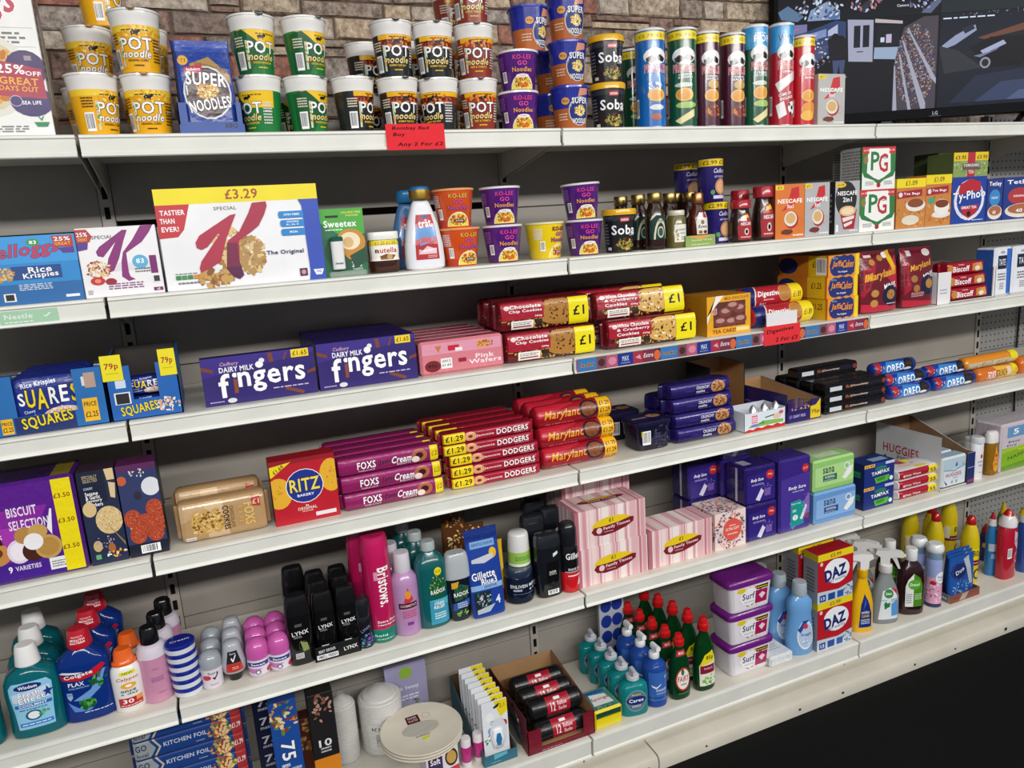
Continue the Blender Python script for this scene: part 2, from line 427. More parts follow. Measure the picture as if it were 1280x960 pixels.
# stone facing above the shelves, every stone a piece of the wall
def stonemat(i, a, b):
    m = bpy.data.materials.new('stone_%d' % i); m.use_nodes = True; nt = m.node_tree; p = nt.nodes['Principled BSDF']
    tc = nt.nodes.new('ShaderNodeTexCoord'); n1 = nt.nodes.new('ShaderNodeTexNoise'); n2 = nt.nodes.new('ShaderNodeTexNoise'); rp = nt.nodes.new('ShaderNodeValToRGB'); bp = nt.nodes.new('ShaderNodeBump')
    n1.inputs['Scale'].default_value = 42; n1.inputs['Detail'].default_value = 8; n1.inputs['Roughness'].default_value = .78
    n2.inputs['Scale'].default_value = 110; n2.inputs['Detail'].default_value = 4
    mp = nt.nodes.new('ShaderNodeMapping'); mp.inputs['Scale'].default_value = (1, 1, 1.8)
    nt.links.new(tc.outputs['Generated'], mp.inputs[0]); ge = nt.nodes.new('ShaderNodeNewGeometry')
    nt.links.new(ge.outputs['Position'], n1.inputs[0]); nt.links.new(ge.outputs['Position'], n2.inputs[0])
    e = rp.color_ramp.elements; e[0].position = .36; e[0].color = lin(a); e[1].position = .66; e[1].color = lin(b)
    nt.links.new(n1.outputs['Fac'], rp.inputs[0]); nt.links.new(rp.outputs[0], p.inputs['Base Color'])
    bp.inputs['Strength'].default_value = .7; bp.inputs['Distance'].default_value = .006
    nt.links.new(n1.outputs['Fac'], bp.inputs['Height']); nt.links.new(bp.outputs[0], p.inputs['Normal']); p.inputs['Roughness'].default_value = .8
    return m
SM = [stonemat(i, a, b) for i, (a, b) in enumerate((('564740', 'd0bba9'), ('453c3a', 'ad9f95'), ('7a6656', 'ecd8be'), ('4c3f38', 'c09d8c'), ('8a725c', 'f2dcbf'), ('6a4036', 'c88c78'), ('685852', 'd8ccc0'), ('84736a', 'ebddca'), ('564a46', 'b09a8c')))]
SV = []
for i in range(18):
    m = M(); j = lambda k: RND.uniform(-k, k)
    base = [(0, 0), (.33, 0), (.68, 0), (1, 0), (1, .5), (1, 1), (.64, 1), (.3, 1), (0, 1), (0, .5)]
    o1 = [(x, z) for x, z in base]; o2 = [(x + (.5 - x) * .09 + j(.02), z + (.5 - z) * .12 + j(.045)) for x, z in base]
    vs = [(x, 0, z) for x, z in o1] + [(x + (.5 - x) * .03 + j(.01), -.6, z + (.5 - z) * .05 + j(.03)) for x, z in base] + [(x, -1 + j(.18), z) for x, z in o2] + [(.5 + j(.1), -1 + j(.2), .5 + j(.1))]
    n = 10; fs = [[k * n + q, k * n + (q + 1) % n, (k + 1) * n + (q + 1) % n, (k + 1) * n + q] for k in (0, 1) for q in range(n)] + [[20 + q, 20 + (q + 1) % n, 30] for q in range(n)]
    m.add(vs, fs, SM[i % 9]); o = m.build('stone'); SV.append(o.data); bpy.data.objects.remove(o)
z = .06; nst = 0
def stone(x, z, wd, ht):
    global nst
    o = bpy.data.objects.new('stone', RND.choice(SV)); COL.objects.link(o); o.parent = wall; g = .0016
    o.location = (x + g, .512, z + g); o.scale = (wd - 2 * g, RND.uniform(.008, .02), ht - 2 * g); nst += 1
for hgt in (.04, .058, .036, .062, .045, .055, .04, .06, .05, .06):
    x = -.75 + RND.uniform(0, .08)
    while x < 3.3 and nst < 300:
        wd = RND.choice((RND.uniform(.06, .1), RND.uniform(.11, .23), RND.uniform(.11, .23))); k = RND.random()
        if k < .12: f = RND.uniform(.35, .6); stone(x, z, wd, hgt * f); stone(x, z + hgt * f, wd, hgt * (1 - f))
        else: stone(x, z, wd, hgt)
        x += wd
    z += hgt
# ------------------------------------------------------------------ shelving
BAY = {-1: 'bay at the far left edge', 0: 'left middle bay', 1: 'right middle bay', 2: 'right bay', 3: 'bay beyond the right edge'}
SHN = ['top', 'second highest', 'third highest', 'fourth highest', 'fifth highest', 'bottom']
for b in range(-1, 4):
    r = thing('back_board', f'pale grey {"pegboard" if b == 3 else "steel"} back boards of the {BAY[b]}', 'back panel', (b + .5, YB, ZF))
    seams = [ZF + .1, -1.49, -1.157, -.832, -.498, -.165 if b else -.163, .04 if b == 2 else .072]
    for i, (za, zb) in enumerate(zip(seams, seams[1:])):
        m = M(); m.box(-.485, .485, 0, .012, za - ZF + .0012, zb - ZF - (.0012 if not (b == 0 and i == 4) else .0), mat('8b8a88', 'paint') if b == 3 else PANEL, .001)
        if i == 5 and b == 0:
            m = M(); m.box(-.485, .485, 0, .012, za - ZF + .018, zb - ZF, PANEL, .001)
        m.build('panel', r)
    if b == 3:
        m = M(); vs = []; fs = []
        for i in range(20):
            for k in range(72):
                cx, cz = -.47 + i * .025, .12 + k * .025; n = len(vs)
                vs += [(cx + .0035 * math.cos(g * 1.047), -.0006, cz + .0035 * math.sin(g * 1.047)) for g in range(6)]; fs.append(list(range(n, n + 6)))
        m.add(vs, fs, DARK); o = m.build('peg_holes', r); o['kind'] = 'stuff'
for j in range(0, 4):
    r = thing('shelf_upright', ['slotted steel upright post at the left bay joint', 'slotted steel upright post at the middle bay joint', 'slotted steel upright post at the right bay joint', 'slotted steel upright post beside the pegboard'][j], 'upright', (j, YB - .004, ZF))
    m = M(); m.box(-.014, .014, 0, .035, 0, 1.862, mat('a39d94', 'paint'), .001); m.build('post', r)
    m = M()
    for k in range(41): m.box(-.0055, .0055, -.0006, .001, .03 + k * .045, .057 + k * .045, DARK, .0001)
    o = m.build('slots', r); o['kind'] = 'stuff'
def lip_prof(h): return [(.008, -.0002), (-.001, -.0001), (-.0045, -.002), (-.005, -.006), (-.002, -.0085), (-.0005, -h + .009), (-.0035, -h + .006), (-.0045, -h + .002), (-.002, -h), (.004, -h), (.006, -h + .004), (.006, -.004), (.008, -.004)]
for b in range(-1, 4):
    for s in range(6):
        h = .058 if s == 5 else .041; top = ZS[s]
        r = thing('shelf', f'white steel shelf, {SHN[s]} one of the {BAY[b]}', 'shelf', (b, 0, top))
        m = M(); m.box(.003, .997, .006, YB - .006, -.016, -.0003, mat('dfdacd', 'paint') if s else WHITE, .001); m.build('shelf_board', r)
        m = M(); m.prism(lip_prof(h), .0035, .9965, WHITE, True); m.build('price_rail', r)
        for xb in (.006, .992):
            m = M(); m.prism([(.02, -.017), (YB - .01, -.017), (YB - .01, -.085), (YB - .06, -.075), (.03, -.03)], xb, xb + .002, mat('c9c4ba', 'paint')); m.build('bracket', r)
        if s < 5:
            m = M(); m.box(.02, .98, .10, .13, -.026, -.016, mat('cfcabf', 'paint'), .001); m.build('stiffener', r)
# plinth below the bottom shelf
for b in range(-1, 4):
    r = thing('plinth', f'white steel kick plate under the {BAY[b]}', 'plinth', (b, 0, ZF))
    m = M(); m.box(.002, .998, .055, .07, .0, .11, mat('d3cec2', 'paint'), .001); m.build('kick_plate', r)
for q, (xa, xb) in enumerate(((-1.2, 1.2), (1.205, 3.9))):
    r = thing('floor_skirting', ['scuffed white skirting ledge on the floor, left length', 'scuffed white skirting ledge on the floor, right length'][q], 'skirting', (xa, 0, ZF))
    m = M(); m.prism([(.054, 0), (-.022, 0), (-.024, .03), (-.02, .042), (-.01, .047), (.054, .05)], 0, xb - xa, mat('d6d0c2', 'paint'), True); m.build('ledge', r)
    m = M()
    for k in range(9):
        cx = .2 + k * .27 + RND.uniform(-.06, .06); n = 8; rr_ = RND.choice((.005, .004, .008))
        m.add([(cx + rr_ * math.cos(g * .785) * RND.uniform(.7, 1.2), -.0246 + .0008 * math.sin(g * .785), .022 + rr_ * .8 * math.sin(g * .785)) for g in range(n)], [list(range(n))], mat(RND.choice(('4a4038', '2b2b2b', '7d5a44')), 'matte'))
    m.build('chipped_paint', r)
# black cable on the pegboard
cu = bpy.data.curves.new('c', 'CURVE'); cu.dimensions = '3D'; cu.bevel_depth = .004
sp = cu.splines.new('BEZIER'); P = [(3.26, YB - .008, .05), (3.265, YB - .008, -.35), (3.24, YB - .008, -.62), (3.235, YB - .008, -.9), (3.25, YB - .008, -1.15)]
sp.bezier_points.add(len(P) - 1)
for q, p in zip(sp.bezier_points, P): q.co = p; q.handle_left_type = q.handle_right_type = 'AUTO'
co = bpy.data.objects.new('c', cu); COL.objects.link(co); me = bpy.data.meshes.new_from_object(co.evaluated_get(bpy.context.evaluated_depsgraph_get())); bpy.data.objects.remove(co)
me.materials.clear(); me.materials.append(mat('111', 'gloss')); o = bpy.data.objects.new('cable', me); COL.objects.link(o); tag(o, 'black cable hanging down the grey pegboard at right', 'cable')
# ------------------------------------------------------------------ television
TW, TH, TB = 1.09, .63, .048
TY = math.degrees(math.atan2(-.227, .544))
tv = thing('television', 'black flat television showing security camera pictures above the top shelf', 'television', (2.52, .218, TB), TY)
m = M(); m.box(-TW / 2, TW / 2, .004, .05, 0, TH, mat('0b0b0e', 'matte'), .004); m.build('cabinet', tv)
m = M(); bz = .014
for q in ((-TW / 2, TW / 2, 0, .03), (-TW / 2, TW / 2, TH - bz, TH), (-TW / 2, -TW / 2 + bz, .03, TH - bz), (TW / 2 - bz, TW / 2, .03, TH - bz)): m.box(q[0], q[1], 0, .006, q[2], q[3], mat('0c0d11', 'matte'), .0008)
bzo = m.build('bezel', tv); SWD, SHT = TW - 2 * bz, TH - bz - .03
pr(bzo, FlatFace(lambda u, v, o: (-TW / 2 + u * TW, -o, v * .03), TW, .03), 't LG .497 .45 .016 .38 aab; r .48 .12 .515 .16 667', 'gloss', 'maker_badge')
S = ('r 0 0 1 1 0d0f15;r 0 .5 .5 1 12151b;r .5 .5 1 1 1e272b;r .5 0 1 .5 161a26;p 232a3c .54 .02 .98 .02 .98 .22 .62 .16;p 35405c .62 .02 .98 .02 .98 .14 .7 .12;p 4a5878 .72 .02 .95 .02 .93 .07 .76 .07;'
     'p 66402f .62 .36 .84 .46 .84 .41 .64 .35;p 4c3428 .84 .46 .98 .45 .98 .40 .84 .41;p 8b93b0 .51 .33 .55 .38 .61 .43 .615 .40 .55 .33 .515 .31;p 232838 .57 .41 .6 .435 .61 .41 .58 .385;'
     'p 0b0c10 .6 .31 .66 .36 .77 .36 .8 .28 .76 .2 .64 .2;p 99a 7 0;p 9aa3c0 .63 .29 .7 .34 .71 .32 .64 .27;p 6d7690 .61 .265 .68 .29 .69 .305 .63 .255;e .647 .225 .017 .03 889;e .647 .225 .011 .02 222;'
     'p b9bdd0 .785 .29 .805 .28 .81 .2 .79 .21;l .51 .465 .68 .478 cde 1;k .52 .47 .98 .5 889,556 .004 30;e .77 .49 .014 .012 ccd;'
     'p 2c2f36 .52 .18 .64 .2 .56 .3 .5 .33;r .5 0 .502 1 000;r 0 .498 1 .502 08090c;'
     'p 6f6f9c 0 .49 .09 .49 .09 .45 .03 .43 0 .44;t AT_SHOP .04 .465 .05 .01 c66;p 2b3f66 .05 .43 .18 .5 .21 .49 .21 .38 .06 .22 .045 .3;p 8a95b8 .05 .40 .09 .43 .09 .37 .05 .34;p 7886b4 .1 .44 .15 .46 .15 .42 .1 .4;p 3e4a70 .06 .3 .15 .38 .15 .33 .07 .25;k .06 .24 .17 .44 ccd,557,a87,89b .006 60;p a7b0cc .155 .45 .185 .48 .185 .43 .155 .42;'
     'p 9a9db2 .215 .5 .295 .49 .295 .27 .22 .28;r .235 .35 .255 .465 181a22;r .263 .35 .283 .465 181a22;r .245 .325 .265 .33 223;p b3a9a8 .3 .495 .385 .475 .385 .46 .3 .475;p 15171f .305 .46 .38 .455 .376 .35 .303 .35;p 8fa0bb .3 .345 .376 .34 .37 .275 .298 .285;r .335 .365 .352 .41 b8a8c8;r .318 .37 .33 .395 c0c8dc;'
     'p 15151b .155 .4 .17 .42 .2 .42 .215 .39 .215 .3 .16 .29;e .178 .415 .011 .018 0d0d10;p 3d486b .17 .29 .21 .29 .205 .21 .195 .21 .19 .27 .185 .2 .175 .2;r .195 .195 .215 .203 99a;r .18 .17 .195 .178 778;'
     'p 453f48 .39 .44 .45 .49 .495 .49 .495 .0 .36 .0 .362 .25;k .365 .02 .49 .45 9a5a55,a8a8b0,4a5a8a,a8906a,6a3a3a,2a2a3a,7a7a8a .0042 900;p 9a9cac .4 .43 .405 .43 .495 .16 .495 .13 .48 .16;p 9a9cac .385 .37 .39 .37 .465 .03 .465 0 .45 0;p 9a9cac .375 .3 .38 .3 .42 .0 .41 .0;p 9a9cac .362 .24 .366 .24 .375 0 .362 0;'
     'p 56718f .0 .56 .03 .59 .08 .53 .06 .505 .01 .52;p 7d93b8 .1 .56 .15 .6 .19 .55 .19 .505 .09 .505;e .17 .53 .02 .025 4a6a9c;k .05 .51 .2 .62 99a,445,bcd .008 60;p 2c3038 .24 .55 .3 .62 .31 .6 .26 .53;k .22 .53 .32 .62 bbc,335,a66 .008 40;t Camera_01 .39 .555 .05 .014 ccd;'
     'p 59617c .44 .51 .5 .6 .5 .56 .47 .505;k .38 .52 .5 .66 88a,446,bbd .008 50;p 99a 0 0')
S = ';'.join(q for q in S.split(';') if q not in ('p 99a 7 0', 'p 99a 0 0'))
m = M(); m.box(-SWD / 2, SWD / 2, .002, .005, .03, .03 + SHT, mat('0b0b0e', 'gloss'), .0003)
sc_ = m.build('screen', tv)
pr(sc_, FlatFace(lambda u, v, o: (-SWD / 2 + u * SWD, .002 - o * .3, .03 + v * SHT), SWD, SHT), S, 'emit', 'camera_picture')
for sx in (-.16, .33):
    m = M(); m.poly([(sx - .012, .004), (sx + .012, .004), (sx + .05, -.047), (sx + .03, -.047), (sx, -.012), (sx - .03, -.047), (sx - .05, -.047)], .01, .05, mat('0d0d10', 'gloss')); m.build('foot', tv)
# ================================================================== TOP SHELF
carton('cereal_box', 'tall white cereal box with red script name, left end of the top shelf', 'box', 0, -95, 70, -80, .012, .075, 'f2f1ee',
  'I Kelloggs .44 .69 .86 .2 c4455a fff 4;l .35 .49 .9 .56 777 3;r .3 .575 .97 .579 ccc;r .3 .475 .97 .479 ccc;e .45 .33 .46 .24 e6e2d6;e .43 .33 .42 .21 d8cfae;k .1 .15 .78 .54 d98a1e,e9a63a,c87414 .012 160;'
  'e .86 .36 .16 .1 4a3568;e .86 .19 .17 .085 43366e;p b23a52 .56 .31 .62 .41 .98 .36 .985 .2 .6 .22;o .74 .19 .05 .03 cbd .006;t 25% .74 .36 .22 .05 fff -4;t OFF .91 .335 .12 .025 fff -4;t GREAT .79 .295 .3 .04 f2b53a -4;t DAYS_OUT .78 .255 .3 .028 f2b53a -4;t SEA_LIFE .86 .18 .15 .02 fff;'
  'r .845 .40 .93 .45 445;r .86 .405 .915 .43 a8a;p 2e8b57 .85 .075 .97 .075 .95 .05 .87 .05;t V .91 .095 .05 .025 2e8b57;l .3 .02 .8 .06 888 3',
  'r 0 0 1 1 9a9490;r .45 .2 .55 .98 d8d4d0;r .45 .82 .6 .9 e8c62a;p a8344a .42 .66 .62 .7 .62 .84 .42 .8;l .1 .3 .4 .9 666 14;r 0 0 1 .12 5d5656')
def pot(cw, label, px, z=0.0, y=.064, rz=0, grp=None):
    key, body = cw, {'yellow': 'f2b211', 'green': '1f7a3c', 'black': '232325', 'red': '8d3324'}[cw]
    if key not in POTS:
        r = thing('noodle_pot', label, 'pot noodles', (0, 0, 0))
        B = Loft([(0, .0325, .0325), (.002, .0345, .0345), (.084, .0425, .0425)]); m = M(); m.loft(B, mat(body, 'gloss'), 32); m.build('pot_body', r)
        R = Loft([(.084, .0425, .0425), (.0855, .0427, .0427), (.098, .0438, .0438), (.1, .0446, .0446), (.109, .0452, .0452), (.1095, .047, .047), (.113, .047, .047)]); m = M(); m.loft(R, mat('eceae6', 'gloss'), 32); m.build('rim_collar', r)
        L = Loft([(.1128, .0466, .0466), (.1142, .046, .046), (.1146, .02, .02)]); m = M(); m.loft(L, mat('d9d8d6', 'foil'), 32)
        a = math.radians(20); m.add([(-.009, -.0455, .1135), (.009, -.0455, .1135), (.005, -.053, .109), (-.005, -.053, .109)], [[0, 1, 2, 3]], mat(body, 'foil')); m.build('foil_lid', r)
        base = {'yellow': 'r 0 .86 1 1 f8d034;k .3 .7 .75 1 e9a020,fbe27a .004 50;l .36 .87 .66 .93 6a4a10 1;', 'green': 'p f6c81e .2 1 .85 1 .85 .6 .56 .6;p 17592c .1 .94 .28 1 .52 .62 .34 0 .1 0;l .44 .88 .7 .94 7a5a10 1;',
          'black': 'r .24 .86 1 1 f3b81c;r .24 .68 1 .88 7a2a1e;k .3 .68 .8 .92 c0452a,e98a2a,5a1a14 .005 70;l .4 .92 .66 .97 6a3a10 1;', 'red': 'r .24 .88 1 1 f3b81c;r .24 .76 1 .88 b8422a;k .3 .74 .8 .94 7a2418,e98a2a .005 50;l .4 .92 .66 .97 6a3a10 1;'}[key]
        sub = {'yellow': ('ORIGINAL_CURRY', '3a2a08'), 'green': ('CHICKEN_&_MUSHROOM', 'f6c81e'), 'black': ('BOMBAY_BAD_BOY', 'f6c81e'), 'red': ('BEEF_&_TOMATO', 'f6c81e')}[key]
        d = base + 'e .5 .84 .045 .04 1a1a1a;e .545 .87 .018 .036 1a1a1a;r .465 .77 .475 .83 1a1a1a;r .52 .77 .53 .83 1a1a1a;T POT .5 .6 .37 .28 fff 111;I noodle .5 .38 .34 .17 ' + ('fff' if key == 'yellow' else 'f3d98a') + ' 111;' \
            + f't {sub[0]} .5 .24 .26 .05 {sub[1]};l .44 .1 .57 .16 {sub[1]} 1;b .16 .08 .27 .5;l .15 .6 .28 .85 {"5a3a08" if key=="yellow" else "e8e0c8"} 4;r .30 .1 .33 .75 cfd8b8;k .3 .15 .33 .7 c33,3a3,e90 .003 12;l .7 .2 .82 .75 {"5a3a08" if key=="yellow" else "ddd"} 8;r .72 .5 .8 .53 eee'
        pr(r, LoftFace(B, .003, .0835, 112), d, 'gloss', 'printed_label')
        POTS[key] = r
        r.location = (X(px, z, y), y, z); r.rotation_euler.z = math.radians(rz)
        if grp: r['group'] = grp
        return r
    return dup(POTS[key], (X(px, z, y), y, z), label, rz, grp)
POTS = {}
PH = .1152
G = 'yellow noodle pots'
pot('yellow', 'yellow noodle pot on the top shelf, leftmost of the front two, barcode facing out', 126, 0, .066, 50, G)
pot('yellow', 'yellow noodle pot standing on the shelf board left of the blue noodle packets', 193, 0, .066, 0, G)
pot('yellow', 'yellow noodle pot stacked on top, nearest to the front, right of the two upper ones', 178, PH, .066, -2, G)
for k, (x, rz) in enumerate(((120, 20), (120, 12), (131, 60))):
    pot('yellow', ['yellow noodle pot hidden at the back, lowest of the leftmost rear column', 'yellow noodle pot with a torn lid, second of the rear column at left', 'yellow noodle pot at the very top of the rear column, cut off by the frame'][k], x, PH * k, .2, rz, G)
for k in range(2): pot('yellow', ['yellow noodle pot at the back behind the gap, lower one', 'yellow noodle pot at the back behind the gap, upper one'][k], 190, PH * k, .2, 10, G)
G = 'green noodle pots'
pot('green', 'green noodle pot on the shelf board beside the blue packets, name turned left', 331, 0, .066, -46, G)
pot('green', 'green noodle pot on the shelf board, right one of its pair', 389, 0, .066, 40, G)
pot('green', 'green noodle pot on top at left with a scrap of clear film on its lid', 322, PH, .066, 16, G)
pot('green', 'green noodle pot on top at right, barcode showing', 386, PH, .066, 34, G)
pot('green', 'green noodle pot half hidden behind the front pair of green pots', 372, 0, .2, 10, G)
m = M(); S_ = []
rr = random.Random(3)
vs = [(rr.uniform(-.018, .018), rr.uniform(-.012, .012), rr.uniform(0, .016)) for _ in range(26)]
m.add(vs, [[i, i + 1, i + 2] for i in range(24)], mat('e8e8ea', 'foil')); o = m.build('film_scrap'); o.location = (X(322, .235, .066), .075, PH * 2 - .001); tag(o, 'crumpled scrap of clear film lying on a green noodle pot', 'wrapper')
G = 'black noodle pots'
pot('black', 'black noodle pot on the shelf board, leftmost one with its barcode in front', 447, 0, .066, 46, G)
pot('black', 'black noodle pot on the shelf board, above the left part of the red price note', 502, 0, .066, 8, G)
pot('black', 'black noodle pot on the shelf board above the right part of the red price note', 552, 0, .066, -46, G)
pot('black', 'black noodle pot on top at left with a black torn tab on its lid', 494, PH, .066, 0, G)
pot('black', 'black noodle pot on top beside the red-brown pots', 545, PH, .066, -4, G)
for k in range(2): pot('black', ['black noodle pot low at the back behind the leftmost black one', 'black noodle pot at the back, its white collar showing left of the upper pots'][k], 460, PH * k, .26, 30, G)
for k in range(2): pot('black', ['black noodle pot behind the gap between two front ones, lower', 'black noodle pot behind the gap between two front ones, upper'][k], 521, PH * k, .24, 20, G)
G = 'red-brown noodle pots'
for k, x in enumerate((601, 596, 590)): pot('red', ['red-brown noodle pot at the bottom of the front stack', 'red-brown noodle pot in the middle of the front stack', 'red-brown noodle pot topmost of the front stack, cut by the frame'][k], x, PH * k, .066, -10, G)
for k, x in enumerate((575, 572, 566)): pot('red', ['red-brown noodle pot lowest in the stack behind', 'red-brown noodle pot second in the stack behind', 'red-brown noodle pot topmost of the stack behind'][k], x, PH * k, .19, 22, G)
# packets of noodles in a blue display box
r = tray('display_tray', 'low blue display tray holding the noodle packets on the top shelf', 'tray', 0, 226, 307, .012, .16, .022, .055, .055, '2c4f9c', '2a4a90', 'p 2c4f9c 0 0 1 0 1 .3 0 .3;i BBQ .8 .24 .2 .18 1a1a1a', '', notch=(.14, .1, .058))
xb = r.location.x; 
S_ = 'r 0 0 1 1 1f3f96;r 0 .88 1 1 2748a8;p b08a52 .22 .74 .6 .82 .98 .62 .98 .52 .6 .72 .24 .66;T NATIONS_FAVOURITE .62 .7 .6 .05 1a1008 c9a566 -14;e .1 .78 .1 .055 e8b03a;t £1 .1 .78 .1 .04 7a3a10;e .5 .42 .46 .3 d8d8dc;e .5 .42 .43 .28 3d1620;p c03a50 .1 .7 .46 .74 .44 .65 .11 .61;t Bachelors .28 .68 .26 .035 fff 4;T SUPER .5 .57 .78 .15 fff 223 -4;k .3 .36 .7 .52 e6b83a,f3d77a,c98a22 .004 120;T NOODLES .52 .29 .8 .13 fff 223 8'
for k in range(4):
    q = bag('noodle_packet', f'blue bag of instant noodles with a round emblem, {ORD[k]} in the blue box', 'packet', 0, 231, 300, 48, .018 + k * .036, .03, '1f3f96', S_ if k == 0 else 'r 0 0 1 1 1f3f96', 'blue noodle packets', dz=.003)
    q.location.x = xb; 
def tub(kind, label, px, z, y, rz=0, grp=None, H=None):
    if kind not in TUBS:
        if kind == 'go': bd, rim, H, r0, r1 = '55207d', 'e6e2e4', .088, .037, .0475
        if kind == 'goorange': bd, rim, H, r0, r1 = 'd9531e', 'eba063', .088, .037, .0475
        if kind == 'goyellow': bd, rim, H, r0, r1 = 'f0d21a', 'e8dfa8', .088, .037, .0475
        if kind == 'super': bd, rim, H, r0, r1 = '2533a0', '2a3ab0', .1, .036, .046
        if kind == 'soba': bd, rim, H, r0, r1 = '1c1e20', 'e8b21e', .108, .036, .0415
        r = thing('noodle_tub', label, 'pot noodles')
        lid = .094 if kind == 'soba' else H - .004
        B = Loft([(0, r0 - .002, r0 - .002), (.002, r0, r0), (lid, r1, r1)]); m = M(); m.loft(B, mat(bd, 'gloss'), 32); m.build('tub_body', r)
        if kind == 'soba': R = Loft([(.093, .0425, .0425), (.0935, .0445, .0445), (.104, .045, .045), (.108, .0435, .0435)])
        else: R = Loft([(lid - .0015, r1 + .0005, r1 + .0005), (lid - .001, r1 + .0022, r1 + .0022), (H - .0005, r1 + .0022, r1 + .0022), (H, r1 + .001, r1 + .001)])
        m = M(); m.loft(R, mat(rim, 'gloss'), 32); m.build('lid', r)
        if kind[:2] == 'go':
            tc, gc, nc = {'go': ('e8459a', 'f04fa6', 'eba35a'), 'goorange': ('f5c33a', 'e85aa0', 'c85a9a'), 'goyellow': ('b0302a', 'd8609a', 'b84a80')}[kind]
            d = (f'r 0 0 1 .16 c33a1a;' if kind == 'goorange' else '') + f'e .52 -.02 .2 .43 {"f0e8c8"};e .52 -.02 .18 .39 f3d95a;k .38 .02 .66 .33 e8b62a,fbeb9a,d8952a,7a5a1a,e05a2a .0035 130;' + ('' if kind == 'go' else 'r .44 .12 .61 .2 2a1410;t CHICKEN .525 .16 .13 .04 fff;') + ('e .52 .36 .1 .05 f4f0e8;t CURRY .52 .36 .1 .025 555;' if kind == 'go' else '') + \
                f'T KO-LEE .52 .86 .26 .12 {tc} 3a1050;T GO .52 .7 .14 .12 {gc} 3a1050;T Noodles .52 .53 .3 .13 {nc} 3a1050;l .1 .55 .24 .9 {"9a6ac0" if kind == "go" else "eee"} 7;b .19 .2 .27 .5'
        elif kind == 'super':
            d = 'r 0 0 1 .5 b8622a;' + ''.join(f'r {k/26:.3f} .82 {k/26+.006:.3f} .99 18237a;' for k in range(26)) + 'p d8927a .52 .78 .7 .84 .7 .98 .55 .98;e .56 .42 .19 .36 d8d4cc;e .56 .42 .175 .34 24357e;k .46 .3 .66 .56 f0d060,d8a83a,fbe89a .0035 110;T SUPER .56 .68 .27 .15 fff 223;T NOODLES .56 .18 .26 .13 fff 223;e .33 .68 .06 .09 e2a24a;t 85p .33 .68 .08 .07 7a3a10;l .2 .2 .35 .4 e8c8a8 3'
        else:
            d = 'r 0 .86 1 .99 33363a;p c23a44 .46 .82 .62 .83 .62 .95 .46 .94;t NISSIN .54 .88 .13 .06 fff;T Soba .53 .6 .46 .27 fff 111;k .36 .04 .72 .36 c98a3a,e8b860,6a3a14,3a1a0a,8aa04a .004 170;l .62 .42 .74 .48 bbb 1;r .2 .04 .28 .12 ddd;l .1 .2 .24 .8 777 7'
        pr(r, LoftFace(B, .003, lid - .002, 105), d, 'gloss', 'printed_label')
        r['_h'] = H; TUBS[kind] = r
        r.location = (X(px, z, y), y, z); r.rotation_euler.z = math.radians(rz)
        if grp: r['group'] = grp
        return r
    return dup(TUBS[kind], (X(px, z, y), y, z), label, rz, grp)
TUBS = {}
G = 'purple noodle tubs on the top shelf'
tub('go', 'purple noodle tub on the top shelf board, lower of the stacked pair', 650, 0, .066, -12, G)
tub('go', 'purple noodle tub on the top shelf, upper of the stacked pair with an orange scrap', 649, .0885, .066, -14, G)
G = 'blue and orange noodle tubs'
for k in range(3): tub('super', ['blue and orange noodle tub at the bottom of the front stack', 'blue and orange noodle tub in the middle of the front stack', 'blue and orange noodle tub at the top of the front stack, cut by the frame'][k], (714, 711, 709)[k], .1005 * k, .064, -6, G)
for k in range(2): tub('super', ['blue and orange noodle tub at the back, lower one behind the front stack', 'blue and orange noodle tub at the back, upper one behind the front stack'][k], 691, .1005 * k, .17, 14, G)
tub('super', 'blue and orange noodle tub standing on top of the purple tubs', 662, .177, .078, 16, G)
G = 'black noodle tubs with yellow lids'
for k in range(2): tub('soba', ['black noodle tub with yellow lid on the top shelf board', 'black noodle tub with yellow lid, upper one of the top shelf pair'][k], (761, 759)[k], .1085 * k, .062, -16, G)
